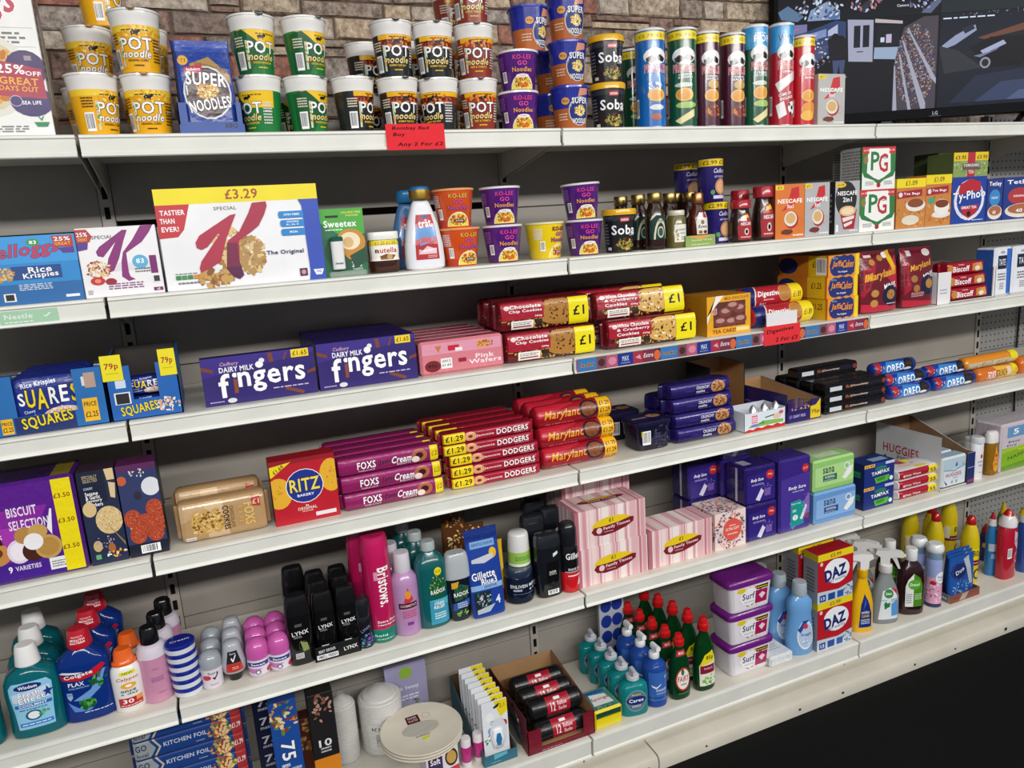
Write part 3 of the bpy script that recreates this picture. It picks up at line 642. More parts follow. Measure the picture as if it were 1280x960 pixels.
def can(label, pl, pr_, pt, col, kind, d=.014, grp='crisp tubes', rz=-13):
    CH = 'e .52 .33 .2 .07 f0b84a;e .5 .33 .15 .055 e09a2c;'
    dsl = {'blue': CH + 'e .54 .5 .24 .05 3a7ac0;e .52 .2 .16 .03 d8dce0;e .5 .1 .12 .035 b05a3a;k .3 .38 .72 .46 e8ecf0,bcd .005 16', 'green': CH + 'e .56 .22 .24 .035 a8c86a;p e8dca0 .3 .06 .74 .18 .74 .1 .42 .02;e .5 .43 .2 .025 ccd8c8', 'maroon': CH + 'e .56 .45 .16 .05 c9a05a;e .55 .16 .22 .07 7a2a1e;k .38 .1 .74 .22 c0452a,e8963a,5a1a14 .005 26',
      'red': CH + 'e .56 .18 .24 .08 e8963a;e .5 .1 .2 .06 f0b84a', 'win': 'p f0e8e8 .2 .42 .66 .53 .66 .44 .3 .33;p d8cccc .66 .53 .84 .56 .84 .46 .66 .44;p f3efef .22 .2 .42 .24 .5 .1 .3 .06;t COME_ON .46 .31 .34 .03 fff 12;t ENGLAND .5 .27 .34 .03 fff 12;e .66 .17 .13 .065 f4f4f4;e .66 .17 .045 .022 222;e .57 .2 .03 .016 222;e .75 .2 .03 .016 222;e .62 .115 .03 .016 222'}[kind if kind in ('blue', 'green', 'maroon', 'red', 'win') else 'green']
    tx = {'blue': ('SALT_&', 'VINEGAR'), 'green': ('CHEESE', '&_ONION'), 'pop': ('CHEESE', '&_ONION'), 'maroon': ('TEXAS_BBQ', 'SAUCE'), 'red': ('ORIGINAL', ''), 'win': ('ORIGINAL', '')}[kind]
    top = {'pop': 'r 0 .78 1 1 3a9ad8;T POP .56 .88 .46 .07 fff 1a5a9a;t CAN_YOU .5 .93 .3 .02 fff', 'win': 'p 3a9ad8 0 .72 0 1 1 1 1 .8;T WIN .48 .87 .42 .08 163a7a 6ab8e8;r .7 .8 .82 .95 6ab8e8'}.get(kind, 'r 0 .9 1 .985 f2d81e;t £2.75_£2.75 .5 .943 .7 .03 8a6a10')
    logo = 'e .52 .73 .27 .085 f4f2ee;p 1c1714 .3 .71 .42 .74 .5 .72 .6 .75 .76 .71 .68 .67 .54 .69 .4 .66 .32 .67;'
    dsl = top + ';' + logo + 'T PRINGLES .52 .605 .5 .08 d8203a fff;' + f't {tx[0]} .54 .535 .3 .022 fff;' + (f't {tx[1]} .54 .508 .32 .022 fff;' if tx[1] else '') + dsl + ';b .02 .1 .12 .3'
    return turned('crisp_tube', label, 'crisps', 0, pl, pr_, pt, d, [('tube_body', '.006:1 .975:1', col, 'gloss'), ('metal_base', '0:.96 .003:1.02 .012:1.02', 'b8b8ba', 'metal'), ('tube_lid', '.97:1.03 .988:1.04 .991:.97 1:.9', 'e6e6e4', 'clear' if 0 else 'gloss')], [(0, .015, .972, 92, dsl)], grp=grp, tm=.3, rz=rz)
can('blue crisp tube on the top shelf', 794.5, 833, 38, '1468b8', 'blue')
can('dark green crisp tube beside the blue one, front row', 834.5, 872, 37, '14553a', 'green', rz=-30)
c_ = can('maroon crisp tube, left one of two', 867, 900, 41, '4c1a32', 'maroon')
can('maroon crisp tube, right one of two, next to the blue-topped tube', 899, 932, 43, '4c1a32', 'maroon', .022)
can('green crisp tube with a light blue top', 927, 960, 33, '14553a', 'pop', .014)
can('red crisp tube with a light blue top and a football printed on it', 959.5, 992, 31, 'b81e34', 'win', .014)
can('plain red crisp tube at the right end of the tubes', 987, 1018, 46, 'c41e2c', 'red')
r = can('dark green crisp tube in the back row behind the black noodle tubs', 776, 808, 63, '14553a', 'green', .17)
COF = lambda bg, sw, t2: f'r 0 0 1 1 {bg};p c8202c .45 .72 .55 .92 .8 .95 .82 .76 .72 .72;p c8202c .2 .5 .45 .55 .58 .62 .72 .66 .5 .66 .36 .6;t NESCAFE .5 .69 .84 .08 fff;t {t2} .5 .59 .22 .07 fff;r 0 .9 .28 .98 f2d021;t £1 .14 .94 .14 .045 333;e .55 .34 .24 .16 a8222c;e .52 .36 .22 .14 e9dfd0;e .52 .37 .17 .1 d8ac72;o .82 .3 .1 .07 a8222c .004;e .4 .12 .2 .05 5a2a18;k .2 .06 .6 .18 5a2a18,7a3a20,a8322c .004 20;l .6 .03 .96 .08 eee 1;'
carton('coffee_box', 'small grey coffee sachet box on the top shelf under the television', 'box', 0, 1022, 1055, 92, .016, .06, 'b9b7b4', COF('b9b7b4', '', '3in1'))
# note taped to the top price rail
def note(label, pts, y, col, dsl, upper=None):
    x0, x1 = X(pts[0], pts[4], y), X(pts[1], pts[4], y); zt = Z(pts[2], x0, y); zb = Z(pts[3], x0, y); W, H = x1 - x0, zt - zb
    r = thing('price_note', label, 'note', ((x0 + x1) / 2, y, zb)); m = M(); m.box(-W / 2, W / 2, -.0006, 0, 0, H, mat(col, 'matte'), .0002); m.build('paper_sheet', r)
    pr(r, FlatFace(lambda u, v, o: (-W / 2 + u * W, -.0006 - o, v * H), W, H), dsl, 'matte', 'handwriting')
    return r
r = note('red paper note taped to the top rail below the black noodle pots', (483, 556, 155, 188, -.02), -.006, 'e8323c', 'i Bombay_Bad .42 .82 .62 .16 1a1214;i Boy .22 .58 .2 .17 1a1214;i Any_2_For_£2 .57 .2 .78 .18 1a1214')
# ================================================================== SECOND SHELF
carton('cereal_bar_box', 'bright blue cereal bar box with red script at the left end of the second shelf', 'box', 1, -42, 107, 300, .012, .06, '2a8ad0',
  'r 0 .0 1 .3 2468a8;r 0 .6 1 1 3a9be0;I Kelloggs .53 .77 .64 .24 c43a5c 1d5a9a 5;e .64 .9 .055 .055 3a9a4a;t 83 .64 .9 .06 .05 fff;r .42 .36 .84 .56 1c4a8c;k .2 .34 .44 .56 d8a85a,e9c88a,b8843a .004 100;T Rice .66 .5 .2 .09 fff 1c4a8c 3;T Krispies .66 .41 .3 .1 fff 1c4a8c 3;l .46 .2 .74 .3 cfe0f0 4;p b83a3c .8 .98 .98 .98 .98 .8 .82 .82;t 25% .89 .93 .14 .06 fff;t GREAT .89 .86 .14 .05 f2b53a;p 5a3a90 .84 .8 .98 .8 .98 .72 .88 .72;r .32 .05 .42 .17 eee;r .335 .065 .405 .155 222;r .24 .08 .28 .16 cde;r .84 .06 .96 .1 eef',
  'r 0 0 1 1 2a6aa0;l .2 .2 .8 .8 cde 8')
K1 = lambda c: f'p {c} .46 .52 .50 .40 .56 .30 .66 .30 .62 .44 .64 .60 .74 .78 .86 .97 .99 .99 .92 .8 .78 .62 .7 .55 .62 .48 .52 .44;'
carton('cereal_bar_box', 'white cereal bar box with a big purple letter on the second shelf', 'box', 1, 108, 207, 286, .012, .06, 'f3f1f3',
  'r .3 .36 .86 .48 e4dfe6;p 8a2a78 .639 .945 .577 .949 .264 .726 .215 .657 .227 .595 .294 .573 .474 .784 .351 .549 .292 .330 .399 .374 .482 .538 .578 .801;p 8a2a78 .811 .997 .969 1 .913 .901 .800 .760 .584 .616 .578 .334 .590 .272 .650 .230 .561 .208 .485 .281 .506 .487 .545 .631 .680 .794;t SPECIAL .32 .86 .26 .05 555;e .74 .48 .1 .1 5ab0d8;t 83 .74 .49 .1 .07 fff;k .06 .28 .36 .52 c0683a,e8b87a,a03038,f0d8a0 .004 90;e .18 .24 .09 .06 c8322c;e .18 .24 .04 .03 f08a7a;e .34 .22 .07 .05 a02030;l .66 .32 .86 .4 666 2;l .3 .1 .74 .2 8a4a80 3;r .86 .3 .95 .56 7a1f6c;r .86 .16 .97 .27 eee;r .88 .175 .955 .26 333;r .86 .04 .98 .09 7a1f6c;t x5 .92 .065 .04 .03 fff;p b83a3c 0 .98 .14 .98 .2 .88 .16 .8 0 .8;t 25% .08 .91 .13 .06 fff;t GREAT .08 .84 .12 .05 f2b53a;p 5a3a90 0 .8 .14 .8 .12 .7 0 .68;l .04 .05 .1 .12 888 3',
  'r 0 0 1 1 6f6c72')
carton('cereal_box', 'large white cereal box with yellow price band and big red letter lying on its side', 'box', 1, 210, 408, 237, .010, .08, 'f2f2f4',
  'r 0 .845 1 1 f4e113;t £3.29 .52 .925 .2 .1 a84a1c;p c8323c 0 .845 .2 .845 .15 .6 .11 .53 0 .52;t TASTIER .095 .77 .145 .05 fff;t THAN .06 .69 .085 .05 fff;t EVER! .07 .61 .1 .05 fff;t SPECIAL .41 .79 .14 .035 777;k .3 .16 .5 .6 c9a05a,a87a3a,e3c788 .008 160;k .44 .12 .62 .5 c9a05a,a87a3a,e3c788,b8905a .008 220;k .2 .02 .32 .19 a8763a,8a5a2c,c9a05a .008 60;k .3 .04 .41 .17 a8763a,8a5a2c,c9a05a .008 50;'
  'p b4304a .470 .729 .433 .719 .233 .533 .205 .467 .208 .413 .236 .391 .274 .418 .352 .553 .355 .531 .224 .278 .208 .211 .212 .163 .266 .196 .341 .265 .392 .485;p ac2c48 .579 .831 .665 .839 .669 .795 .646 .708 .602 .597 .543 .532 .469 .460 .455 .253 .472 .107 .442 .069 .402 .102 .370 .184 .394 .446 .413 .479 .476 .547 .549 .732;p 7a2048 .394 .446 .455 .44 .455 .253 .472 .107 .442 .069 .402 .102 .370 .184;p 5a1a4a .37 .2 .46 .2 .472 .107 .442 .069 .402 .102 .370 .184;'
  'p 2f4fb8 .87 .845 1 .845 1 0 .89 0 .9 .1 .89 .78;r .74 .66 .895 .73 1f86d0;r .75 .57 .895 .64 1f86d0;r .75 .48 .895 .55 1f86d0;e .745 .695 .012 .035 1f86d0;e .752 .605 .012 .035 1f86d0;e .752 .515 .012 .035 1f86d0;t HIGH_FIBRE .82 .695 .1 .022 fff;t VITAMINS .82 .62 .08 .018 fff;t B1,_B6,_D .82 .59 .08 .018 fff;t IRON .82 .515 .05 .022 fff;t The_Original .75 .31 .24 .055 2a3560;r .83 .05 .88 .13 443344;e .855 .09 .015 .025 d8a;p e8ecf4 .92 .11 .99 .11 .975 .05 .935 .05;t VG .955 .085 .03 .025 2f4fb8;r .06 .11 .09 .15 3a8a4a;r .095 .11 .125 .15 4a9a4a;r .13 .11 .16 .15 3a8a4a;r .165 .11 .195 .15 d8923a;r .2 .11 .225 .15 d8923a;l .07 .06 .2 .09 777 1;l .06 .16 .2 .175 777 1',
  'r 0 0 1 1 2f4fb8;r 0 .845 1 1 f4e113')
r = carton('sweetener_card', 'green blister card of sweetener tablets standing beside the big cereal box', 'card', 1, 408, 461, 262, .03, .004, '1d6b42',
  'r 0 0 1 1 1c6a44;p 4aa83a 0 1 1 1 1 .62 .5 .58 0 .8;e .52 .36 .5 .28 175038;e .66 .5 .34 .2 c98a2a;e .7 .4 .24 .17 c98a2a;e .64 .52 .24 .13 efe0c0;e .6 .5 .12 .08 d8b478;r .12 .87 .42 .905 0c0c0c;t CALORIE_FREE .72 .94 .46 .03 e8ea5a;t SWEETENER .74 .895 .3 .025 e8ea5a;t Sweetex .45 .78 .76 .1 fff;l .1 .68 .5 .71 dfe 1;t 300 .75 .17 .24 .08 fff;t TABLETS .76 .1 .24 .03 cfe0cf;p 0f4a34 .6 .3 1 .42 1 .2 .7 .1')
Lf = Loft([(.004, .012, .008), (.006, .0135, .01), (.062, .0135, .01), (.064, .0135, .01)], 2.6); m = M(); m.loft(Lf, mat('e8e8e6', 'gloss')); o = m.build('tablet_dispenser', r); o.location = (-.018, -.011, .012)
m = M(); m.loft(Loft([(.064, .0136, .0102), (.072, .0136, .0102), (.074, .011, .008)], 2.6), mat('14564a', 'gloss')); c2 = m.build('dispenser_cap', r); c2.location = (-.018, -.011, .012); pr(o, LoftFace(Lf, .006, .06, .8), 'i Sweetex .5 .22 .8 .1 1c3a34', 'gloss', 'dispenser_print')
m = M(); m.box(-.04, .04, -.022, -.0007, 0, .012, mat('dfe8e4', 'clear'), .003); m.build('blister', r)
turned('spread_jar', 'small chocolate spread jar with white lid and white label', 'jar', 1, 459, 501, 290, .03, [('glass_jar', '0:.86 .03:.93 .3:.97 .36:.93 .55:.96 .72:.96 .82:.9', '3a1c10', 'gloss', 2.8), ('jar_lid', '.81:.98 .83:1 .98:1 1:.97', 'f0eee8', 'gloss', 2.8)], [(0, .3, .8, .97, 'r 0 0 1 1 f3efe6;r 0 .74 1 1 e6d21c;t £1.25_£1.25 .5 .86 .7 .16 8a6a1c;t nutella .52 .5 .72 .26 b8242c;t n .19 .47 .1 .17 1a1a1a;p 7a4a24 .3 .04 .72 .04 .84 .24 .5 .32 .28 .22;e .62 .18 .1 .12 c9a05a', 'card')], ry=.8)
def syrup(label, pl, pr_, pt, d, blue=False):
    return turned('milkshake_bottle', label, 'bottle', 1, pl, pr_, pt, d, [('bottle_body', '0:.86 .02:.97 .1:1 .3:.96 .55:.78 .72:.56 .8:.44 .83:.36 .86:.3', '4a7ab0' if blue else 'e9eaf0', 'gloss', 2.6), ('screw_cap', '.84:.5 .86:.52 .95:.52', '1e6a9a' if blue else 'c9a24a', 'gloss' if blue else 'metal'), ('cap_top', '.95:.5 .96:.5 .985:.46 1:.34', '1e6a9a', 'gloss')],
      [(0, .12, .66, .6, 'r 0 0 1 1 b8363c;p 3a86c8 0 .45 1 .5 1 .75 0 .72;p 4a9ad8 .2 .3 .8 .42 .8 .5 .2 .44;p c8404c .2 .36 .7 .4 .76 .48 .3 .5;T trät .5 .8 .7 .18 fff b8363c 5;e .5 .95 .2 .04 2a5a9a;p f0c8d0 .1 .12 .5 .3 .9 .22 .9 .12;i Strawberry .52 .2 .8 .1 fff 6;l .5 .03 .9 .1 e8c8c8 2')], ry=.62, tm=.12)
syrup('white squeezy milkshake syrup bottle with a blue and gold cap', 505.5, 557, 233, .022)
syrup('blue and maroon squeezy syrup bottle half hidden behind the white one', 490, 536, 238, .12, True)
G = 'orange noodle tubs'
z1 = ZS[1]
tub('goorange', 'orange noodle tub on the second shelf board, lower of the pair', 577, z1, .066, 8, G)
tub('goorange', 'orange noodle tub on the second shelf, upper of the pair', 569, z1 + .0885, .066, -8, G)
G = 'purple noodle tubs on the second shelf'
tub('go', 'purple noodle tub under the other one beside the orange tubs, second shelf', 630, z1, .066, -4, G)
tub('go', 'purple noodle tub stacked upper beside the orange tubs, second shelf', 627, z1 + .0885, .066, -12, G)
tub('goyellow', 'yellow noodle tub standing alone on the second shelf', 682, z1, .066, 24)
tub('go', 'purple noodle tub right of the yellow one, lower', 731, z1, .066, -12, G)
tub('go', 'purple noodle tub right of the yellow one, upper and slightly tilted', 728, z1 + .0885, .066, -14, G).rotation_euler.y = math.radians(-2)
tub('soba', 'black noodle tub with yellow lid on the second shelf', 775, z1, .062, -18)
def glassjar(label, pl, pr_, pt, d, kind, grp=None):
    if kind == 'treacle':
        P = [('bottle_body', '0:.9 .03:1 .1:1 .5:1 .66:.97 .76:.7 .82:.62', '2a1008', 'gloss', 2.6), ('metal_cap', '.82:.7 .83:.74 .98:.74 1:.68', 'a8905a', 'metal')]
        return turned('syrup_bottle', label, 'bottle', 1, pl, pr_, pt, d, P, [(0, .18, .6, .95, 'r 0 0 1 1 1d3a34;e .56 -.1 .42 .98 d9d4b8;e .56 -.1 .33 .8 1d3a34;e .56 .3 .2 .24 d9d4b8;e .56 .3 .15 .18 2f5a52;t GOLDEN .56 .78 .4 .12 1d3a34;p e8e0c0 .02 .8 .2 .95 .3 1 .1 1')], grp=grp, ry=.85)
r = glassjar('dark syrup bottle with gold cap, front one beside the black noodle tub', 806, 832, 241, .02, 'treacle', 'dark syrup bottles')
for k, dx in ((1, -.002), (2, -.006)): dup(r, (r.location.x + dx * 3, r.location.y + .068 * k, z1), f'dark syrup bottle with gold cap, {ORD[k]} in the line going back', 0, 'dark syrup bottles')
G = 'dark syrup bottles behind the pickle jar'
for k, (px, y) in enumerate(((838, .118), (846, .16), (863, .118))): dup(r, (X(px, z1, y), y, z1), f'dark syrup bottle with gold cap behind the pickle and honey jars, {["left", "middle", "right"][k]} one', 0, G)
turned('pickle_jar', 'pickle jar with olive green contents and a white label', 'jar', 1, 833, 858, 263, .022, [('glass_jar', '0:.9 .03:1 .8:1 .88:.8', '6a6030', 'gloss', 2.6), ('jar_lid', '.86:.86 .88:.9 .98:.9 1:.85', 'd8d4c0', 'gloss')], [(0, .15, .62, .9, 'r .1 0 1 1 ece8dc;t HARVEST .6 .7 .5 .12 3a4a6a;t PICKLE .64 .5 .36 .12 3a4a6a;k .14 .1 .36 .7 b8a45a,8a8a3a .003 20;l .5 .1 .9 .35 888 3')], ry=.85)
turned('honey_bottle', 'red-brown honey bottle with copper cap standing in a small green tray', 'bottle', 1, 859, 885, 241, .026, [('bottle_body', '0:.9 .03:1 .35:1 .5:.96 .62:.84 .72:.6 .78:.52', '4a140c', 'gloss', 2.3), ('screw_cap', '.78:.56 .8:.6 .97:.6 1:.52', 'b8825a', 'metal')], [(0, .2, .62, .9, 'p e8e4da .16 0 .9 0 .98 .6 .8 1 .3 1 .12 .6;p a83040 .2 .75 .86 .75 .7 1 .34 1;i Rowse .54 .36 .6 .16 2a2018;e .5 .55 .12 .1 8a7a5a;e .36 .1 .12 .08 a8642a;e .68 .1 .14 .08 7a2a1a')], dz=.003, ry=.85)
tray('honey_tray', 'little green cardboard tray holding the honey bottle', 'tray', 1, 857, 894, .018, .10, .028, .028, .03, '7a9a4a', '8aa05a', 'r 0 0 1 1 8aa858;p d8a04a .1 .95 .5 .6 .96 .98;t Squeezy_Honey .55 .55 .7 .2 e8e0b0;l .2 .1 .8 .25 cfd8a0 1', '')
CT = 'r 0 .83 1 1 f0d01c;t £2.99_£2.99 .5 .915 .7 .1 6a3a10;I Cadbury .56 .7 .34 .14 d8d0e8 2a1a60;t HOT_CHOCOLATE .57 .57 .32 .05 d8d0e8;e .58 .33 .16 .2 c88a5a;e .58 .33 .12 .15 e0b080;o .58 .33 .07 .08 b0724a .002;e .37 .2 .05 .06 5a9a5a;r .38 .04 .72 .12 d8d4e8;r .8 .06 .83 .14 eee'
def choc(label, pl, pr_, pt, d, zb=None, dz=0):
    return turned('chocolate_tub', label, 'tub', 1, pl, pr_, pt, d, [('tub_body', '0:.98 .01:1 .985:1 1:.96', '2a1f6a', 'gloss')], [(0, .02, .98, 100, CT)], grp='purple hot chocolate tubs', dz=dz)
r = choc('purple hot chocolate tub with yellow band on the shelf board', 878, 911, 252, .062)
dup(r, (X(888, z1 + .1, r.location.y) , r.location.y, z1 + r['_h'] + .0005), 'purple hot chocolate tub with yellow band, upper front one', 0, 'purple hot chocolate tubs')
for k in range(2): dup(r, (r.location.x - .022, r.location.y + .1, z1 + (r['_h'] + .0005) * k), ['purple hot chocolate tub behind, standing low', 'purple hot chocolate tub behind, upper one in shade'][k], -14, 'purple hot chocolate tubs')
JP = lambda: [('glass_jar', '0:.88 .03:.97 .2:1 .5:.97 .62:.88 .74:.72 .8:.72', '2a1512', 'gloss', 2.3), ('screw_lid', '.79:.86 .8:.92 .97:.92 1:.84', 'a8202e', 'gloss')]
JL = 'p a8343a .1 0 .9 0 .94 .5 .74 .9 .62 1 .38 1 .22 .86 .06 .5;t NESCAFE .5 .6 .6 .12 fff;e .5 .3 .13 .13 e8d8c8;e .5 .3 .08 .08 2a1410;p e8b81e .3 .78 .7 .84 .66 .96 .34 .92;l .2 .06 .8 .14 e8c8c0 1'
turned('coffee_jar', 'small coffee jar with red lid and red label in front', 'jar', 1, 911, 940, 250, .02, JP(), [(0, .06, .68, .93, JL)], ry=.85, grp='coffee jars')
turned('coffee_jar', 'large coffee jar with red lid beside the orange coffee box', 'jar', 1, 939.5, 968, 233, .02, JP(), [(0, .06, .68, .93, JL)], ry=.85, grp='coffee jars')
turned('coffee_jar', 'large coffee jar with red lid half hidden behind the small one', 'jar', 1, 912, 938, 238, .12, JP(), [(0, .06, .68, .93, JL)], ry=.85, grp='coffee jars')
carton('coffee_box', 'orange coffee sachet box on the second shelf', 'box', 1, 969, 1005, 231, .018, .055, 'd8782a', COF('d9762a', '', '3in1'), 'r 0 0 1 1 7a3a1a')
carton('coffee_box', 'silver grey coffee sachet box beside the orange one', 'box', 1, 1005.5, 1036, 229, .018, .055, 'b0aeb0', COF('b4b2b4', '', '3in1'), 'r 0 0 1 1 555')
carton('coffee_box', 'black and silver coffee sachet box with a red mug picture', 'box', 1, 1043, 1073, 227, .014, .055, 'a8a8ac', 'r 0 0 1 1 aeb0b4;e .45 .66 .44 .34 1c1a1a;t NESCAFE .5 .77 .8 .08 fff;t 2in1 .5 .65 .36 .09 fff;e .22 .93 .22 .05 e8c02a;t £1.39 .22 .93 .26 .04 6a3a10;p a8222c .2 .4 .9 .46 .8 .08 .36 .08;e .52 .43 .34 .1 e0b888;e .52 .43 .26 .07 f0d8b0;p e8e0dc .3 .3 .8 .34 .78 .28 .34 .22;p e8e0dc .36 .18 .72 .24 .7 .18 .4 .12;r .04 .04 .14 .18 eee;l .6 .03 .96 .08 eee 1', 'r 0 0 1 1 2a2a2c;l .2 .2 .8 .8 888 6')
PGD = 'r 0 0 1 1 f2f2ee;p c83030 0 .84 1 .84 1 1 0 1;p 2f7a3e .0 .42 .06 .3 .34 .22 .5 .1 .66 .22 .94 .3 1 .42 1 .84 .84 .84 .86 .4 .66 .28 .5 .22 .34 .28 .14 .4 .16 .84 0 .84;p f2f2ee .2 .96 .8 .96 .8 .45 .66 .36 .5 .28 .34 .36 .2 .45;T P .38 .67 .26 .44 1f7a3a f2f2ee;T G .63 .62 .28 .44 b83038 f2f2ee;t tips .68 .73 .12 .04 333;t £1.75 .12 .92 .16 .04 fff;t £1.75 .88 .92 .16 .04 fff;e .1 .7 .07 .1 8a7a3a;e .5 .1 .06 .06 a8202c;r .49 .15 .51 .22 3a6a2a;l .1 .1 .36 .2 888 3;l .66 .1 .92 .2 888 3'
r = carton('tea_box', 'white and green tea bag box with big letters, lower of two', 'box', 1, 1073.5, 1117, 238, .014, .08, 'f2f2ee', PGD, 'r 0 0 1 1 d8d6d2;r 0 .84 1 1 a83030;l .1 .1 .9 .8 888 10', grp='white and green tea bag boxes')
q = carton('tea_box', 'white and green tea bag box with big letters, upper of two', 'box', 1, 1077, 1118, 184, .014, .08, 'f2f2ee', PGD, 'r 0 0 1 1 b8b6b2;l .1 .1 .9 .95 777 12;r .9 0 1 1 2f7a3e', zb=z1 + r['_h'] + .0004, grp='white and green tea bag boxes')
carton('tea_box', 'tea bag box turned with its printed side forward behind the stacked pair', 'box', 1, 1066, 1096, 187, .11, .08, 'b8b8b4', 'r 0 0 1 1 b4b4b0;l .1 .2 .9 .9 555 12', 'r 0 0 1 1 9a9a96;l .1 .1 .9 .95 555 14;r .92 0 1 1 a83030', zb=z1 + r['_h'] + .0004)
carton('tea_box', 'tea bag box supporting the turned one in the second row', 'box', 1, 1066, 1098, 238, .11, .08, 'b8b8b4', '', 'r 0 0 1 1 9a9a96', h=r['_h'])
TB_ = 'r 0 .82 1 1 f0d81e;t £1.09 .5 .91 .4 .1 6a4a10;r 0 .62 1 .8 c87a3a;p a02030 .02 .6 .88 .64 .88 .78 .02 .74;e .14 .68 .07 .05 e8d8d8;t Tea_Bags .52 .69 .56 .06 fff;r 0 0 1 .6 c8823e;k 0 0 1 .6 b06a2c,d89a56 .008 40;'
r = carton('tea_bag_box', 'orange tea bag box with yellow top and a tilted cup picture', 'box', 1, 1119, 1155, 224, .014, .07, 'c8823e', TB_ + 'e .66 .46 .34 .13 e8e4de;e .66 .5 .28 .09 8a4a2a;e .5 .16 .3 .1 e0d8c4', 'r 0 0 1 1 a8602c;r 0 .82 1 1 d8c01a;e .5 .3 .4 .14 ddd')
carton('tea_bag_box', 'orange tea bag box with yellow top and an upright cup picture', 'box', 1, 1155.5, 1187, 219, .014, .07, 'c8823e', TB_ + 'e .62 .22 .36 .07 e8e4de;e .64 .36 .3 .16 f0ece4;e .64 .43 .26 .08 7a3a20;e .22 .5 .14 .07 5a9a7a', '')
r = carton('tea_box', 'blue tea box with a white and red round emblem', 'box', 1, 1188, 1231, 222, .014, .08, '1c3f9c', 'e .5 .5 .44 .44 dfe4ee;k .08 .08 .92 .92 eef,cde .008 60;e .5 .5 .36 .36 1c3f9c;p b82430 .16 .62 .84 .7 .8 .88 .5 .96 .22 .84;p b82430 .24 .36 .78 .4 .7 .2 .5 .1 .34 .18;T Ty-Phoo .5 .58 .92 .24 fff 1c3f9c 4;t GREAT_TEA .5 .34 .44 .06 fff;e .5 .2 .06 .06 111;l .6 .04 .92 .08 cde 1', 'r 0 0 1 1 152f78')
YK = 'r 0 0 1 1 8aa05a;k 0 0 1 .75 6a8a4a,a8b878,c8c898 .006 60;r 0 .66 1 1 e8c81c;r .4 0 .62 1 b82a3c;t £3.95 .2 .8 .3 .16 3a3010;t £3.95 .82 .8 .3 .16 3a3010;r .26 .28 .76 .56 6a5a4a;T YORKSHIRE .51 .47 .46 .12 eee 5a4a3a;t TEA .51 .2 .16 .14 f0e8d8'
q = carton('tea_box', 'green landscape tea box with yellow price corners lying on the blue tea box', 'box', 1, 1191, 1234, 191, .02, .09, '8aa05a', YK, 'r 0 0 1 1 5a6a3a', zb=z1 + r['_h'] + .0004)
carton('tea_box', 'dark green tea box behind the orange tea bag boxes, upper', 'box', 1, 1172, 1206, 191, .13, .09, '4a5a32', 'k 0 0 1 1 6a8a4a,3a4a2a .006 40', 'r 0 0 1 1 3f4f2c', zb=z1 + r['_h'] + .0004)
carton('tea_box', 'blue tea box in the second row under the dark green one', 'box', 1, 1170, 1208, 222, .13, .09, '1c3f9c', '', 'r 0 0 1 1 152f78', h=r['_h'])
TT = lambda c: f'r 0 0 1 1 243a86;t Tetley .5 .87 .8 .13 fff;e .5 .55 .36 .2 {c};t {"DECAF" if c[0]=="3" else "ORIGINAL"} .5 .55 .4 .05 fff;e .55 .2 .48 .17 e8dfd4;e .55 .24 .4 .12 b06a44;t 40 .5 .2 .2 .09 fff'
carton('tea_box', 'dark blue tea box with a light blue disc', 'box', 1, 1232, 1251, 224, .014, .07, '243a86', TT('3a8ac8'), '')
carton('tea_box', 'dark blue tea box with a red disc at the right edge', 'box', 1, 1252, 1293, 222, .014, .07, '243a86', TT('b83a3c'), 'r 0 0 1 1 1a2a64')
# sticker on the second rail
r = thing('rail_sticker', 'pale green sticker with white writing on the second rail at left', 'sticker', (X(36, z1 - .02, -.004), -.0025, z1 - .036)); m = M(); m.box(-.047, .047, -.0006, 0, 0, .026, mat('a8d0b0', 'matte'), .0002); m.build('sticker_sheet', r)
pr(r, FlatFace(lambda u, v, o: (-.047 + u * .094, -.0006 - o, v * .026), .094, .026), 't Nestle .32 .6 .48 .36 e4f0e6;l .08 .12 .6 .3 e4f0e6 1;o .8 .5 .12 .36 e4f0e6 .003;p e4f0e6 .74 .5 .79 .4 .89 .68 .85 .72 .79 .52 .76 .56', 'matte')
# ================================================================== THIRD SHELF
def HH(s, px, py, d): return Z(py, X(px, zz(s) + .08, d), d) - zz(s)
def card(label, px0, px1, pyt, pyb, y, zg, col, dsl, name='price_card', cat='price card'):
    x0, x1 = X(px0, zg, y), X(px1, zg, y); zt, zb = Z(pyt, x0, y), Z(pyb, x0, y); W, H = x1 - x0, zt - zb
    r = thing(name, label, cat, ((x0 + x1) / 2, y, zb)); m = M(); m.box(-W / 2, W / 2, -.0006, .0004, 0, H, mat(col, 'card'), .0002); m.build('card_sheet', r)
    pr(r, FlatFace(lambda u, v, o: (-W / 2 + u * W, -.0006 - o, v * H), W, H), dsl); return r
SQ = 'r 0 0 1 1 1c2f86;p 2a4aa8 .7 0 1 0 1 .5 .7 .6;t Rice_Krispies .38 .88 .5 .13 e8ecf8 6;t S .11 .6 .09 .26 fff 4;T U .24 .6 .13 .36 f2d81e 111;T A .4 .58 .15 .42 f2d81e 111;T R .57 .62 .13 .34 f0f0f0 111;T E .72 .64 .12 .34 fff 111;T S .88 .64 .12 .38 f2d81e 111;e .68 .22 .3 .17 e8c8b0;k .4 .06 .96 .38 f0d8c4,d8a888,f8e8d8 .004 90;t Chewy .2 .34 .16 .08 cde 8;t Marshmallow .2 .22 .32 .1 dfe8f8 8'
SQS = 'T SQUARES {0} {1} {2} {3} f2d81e 111 6;'
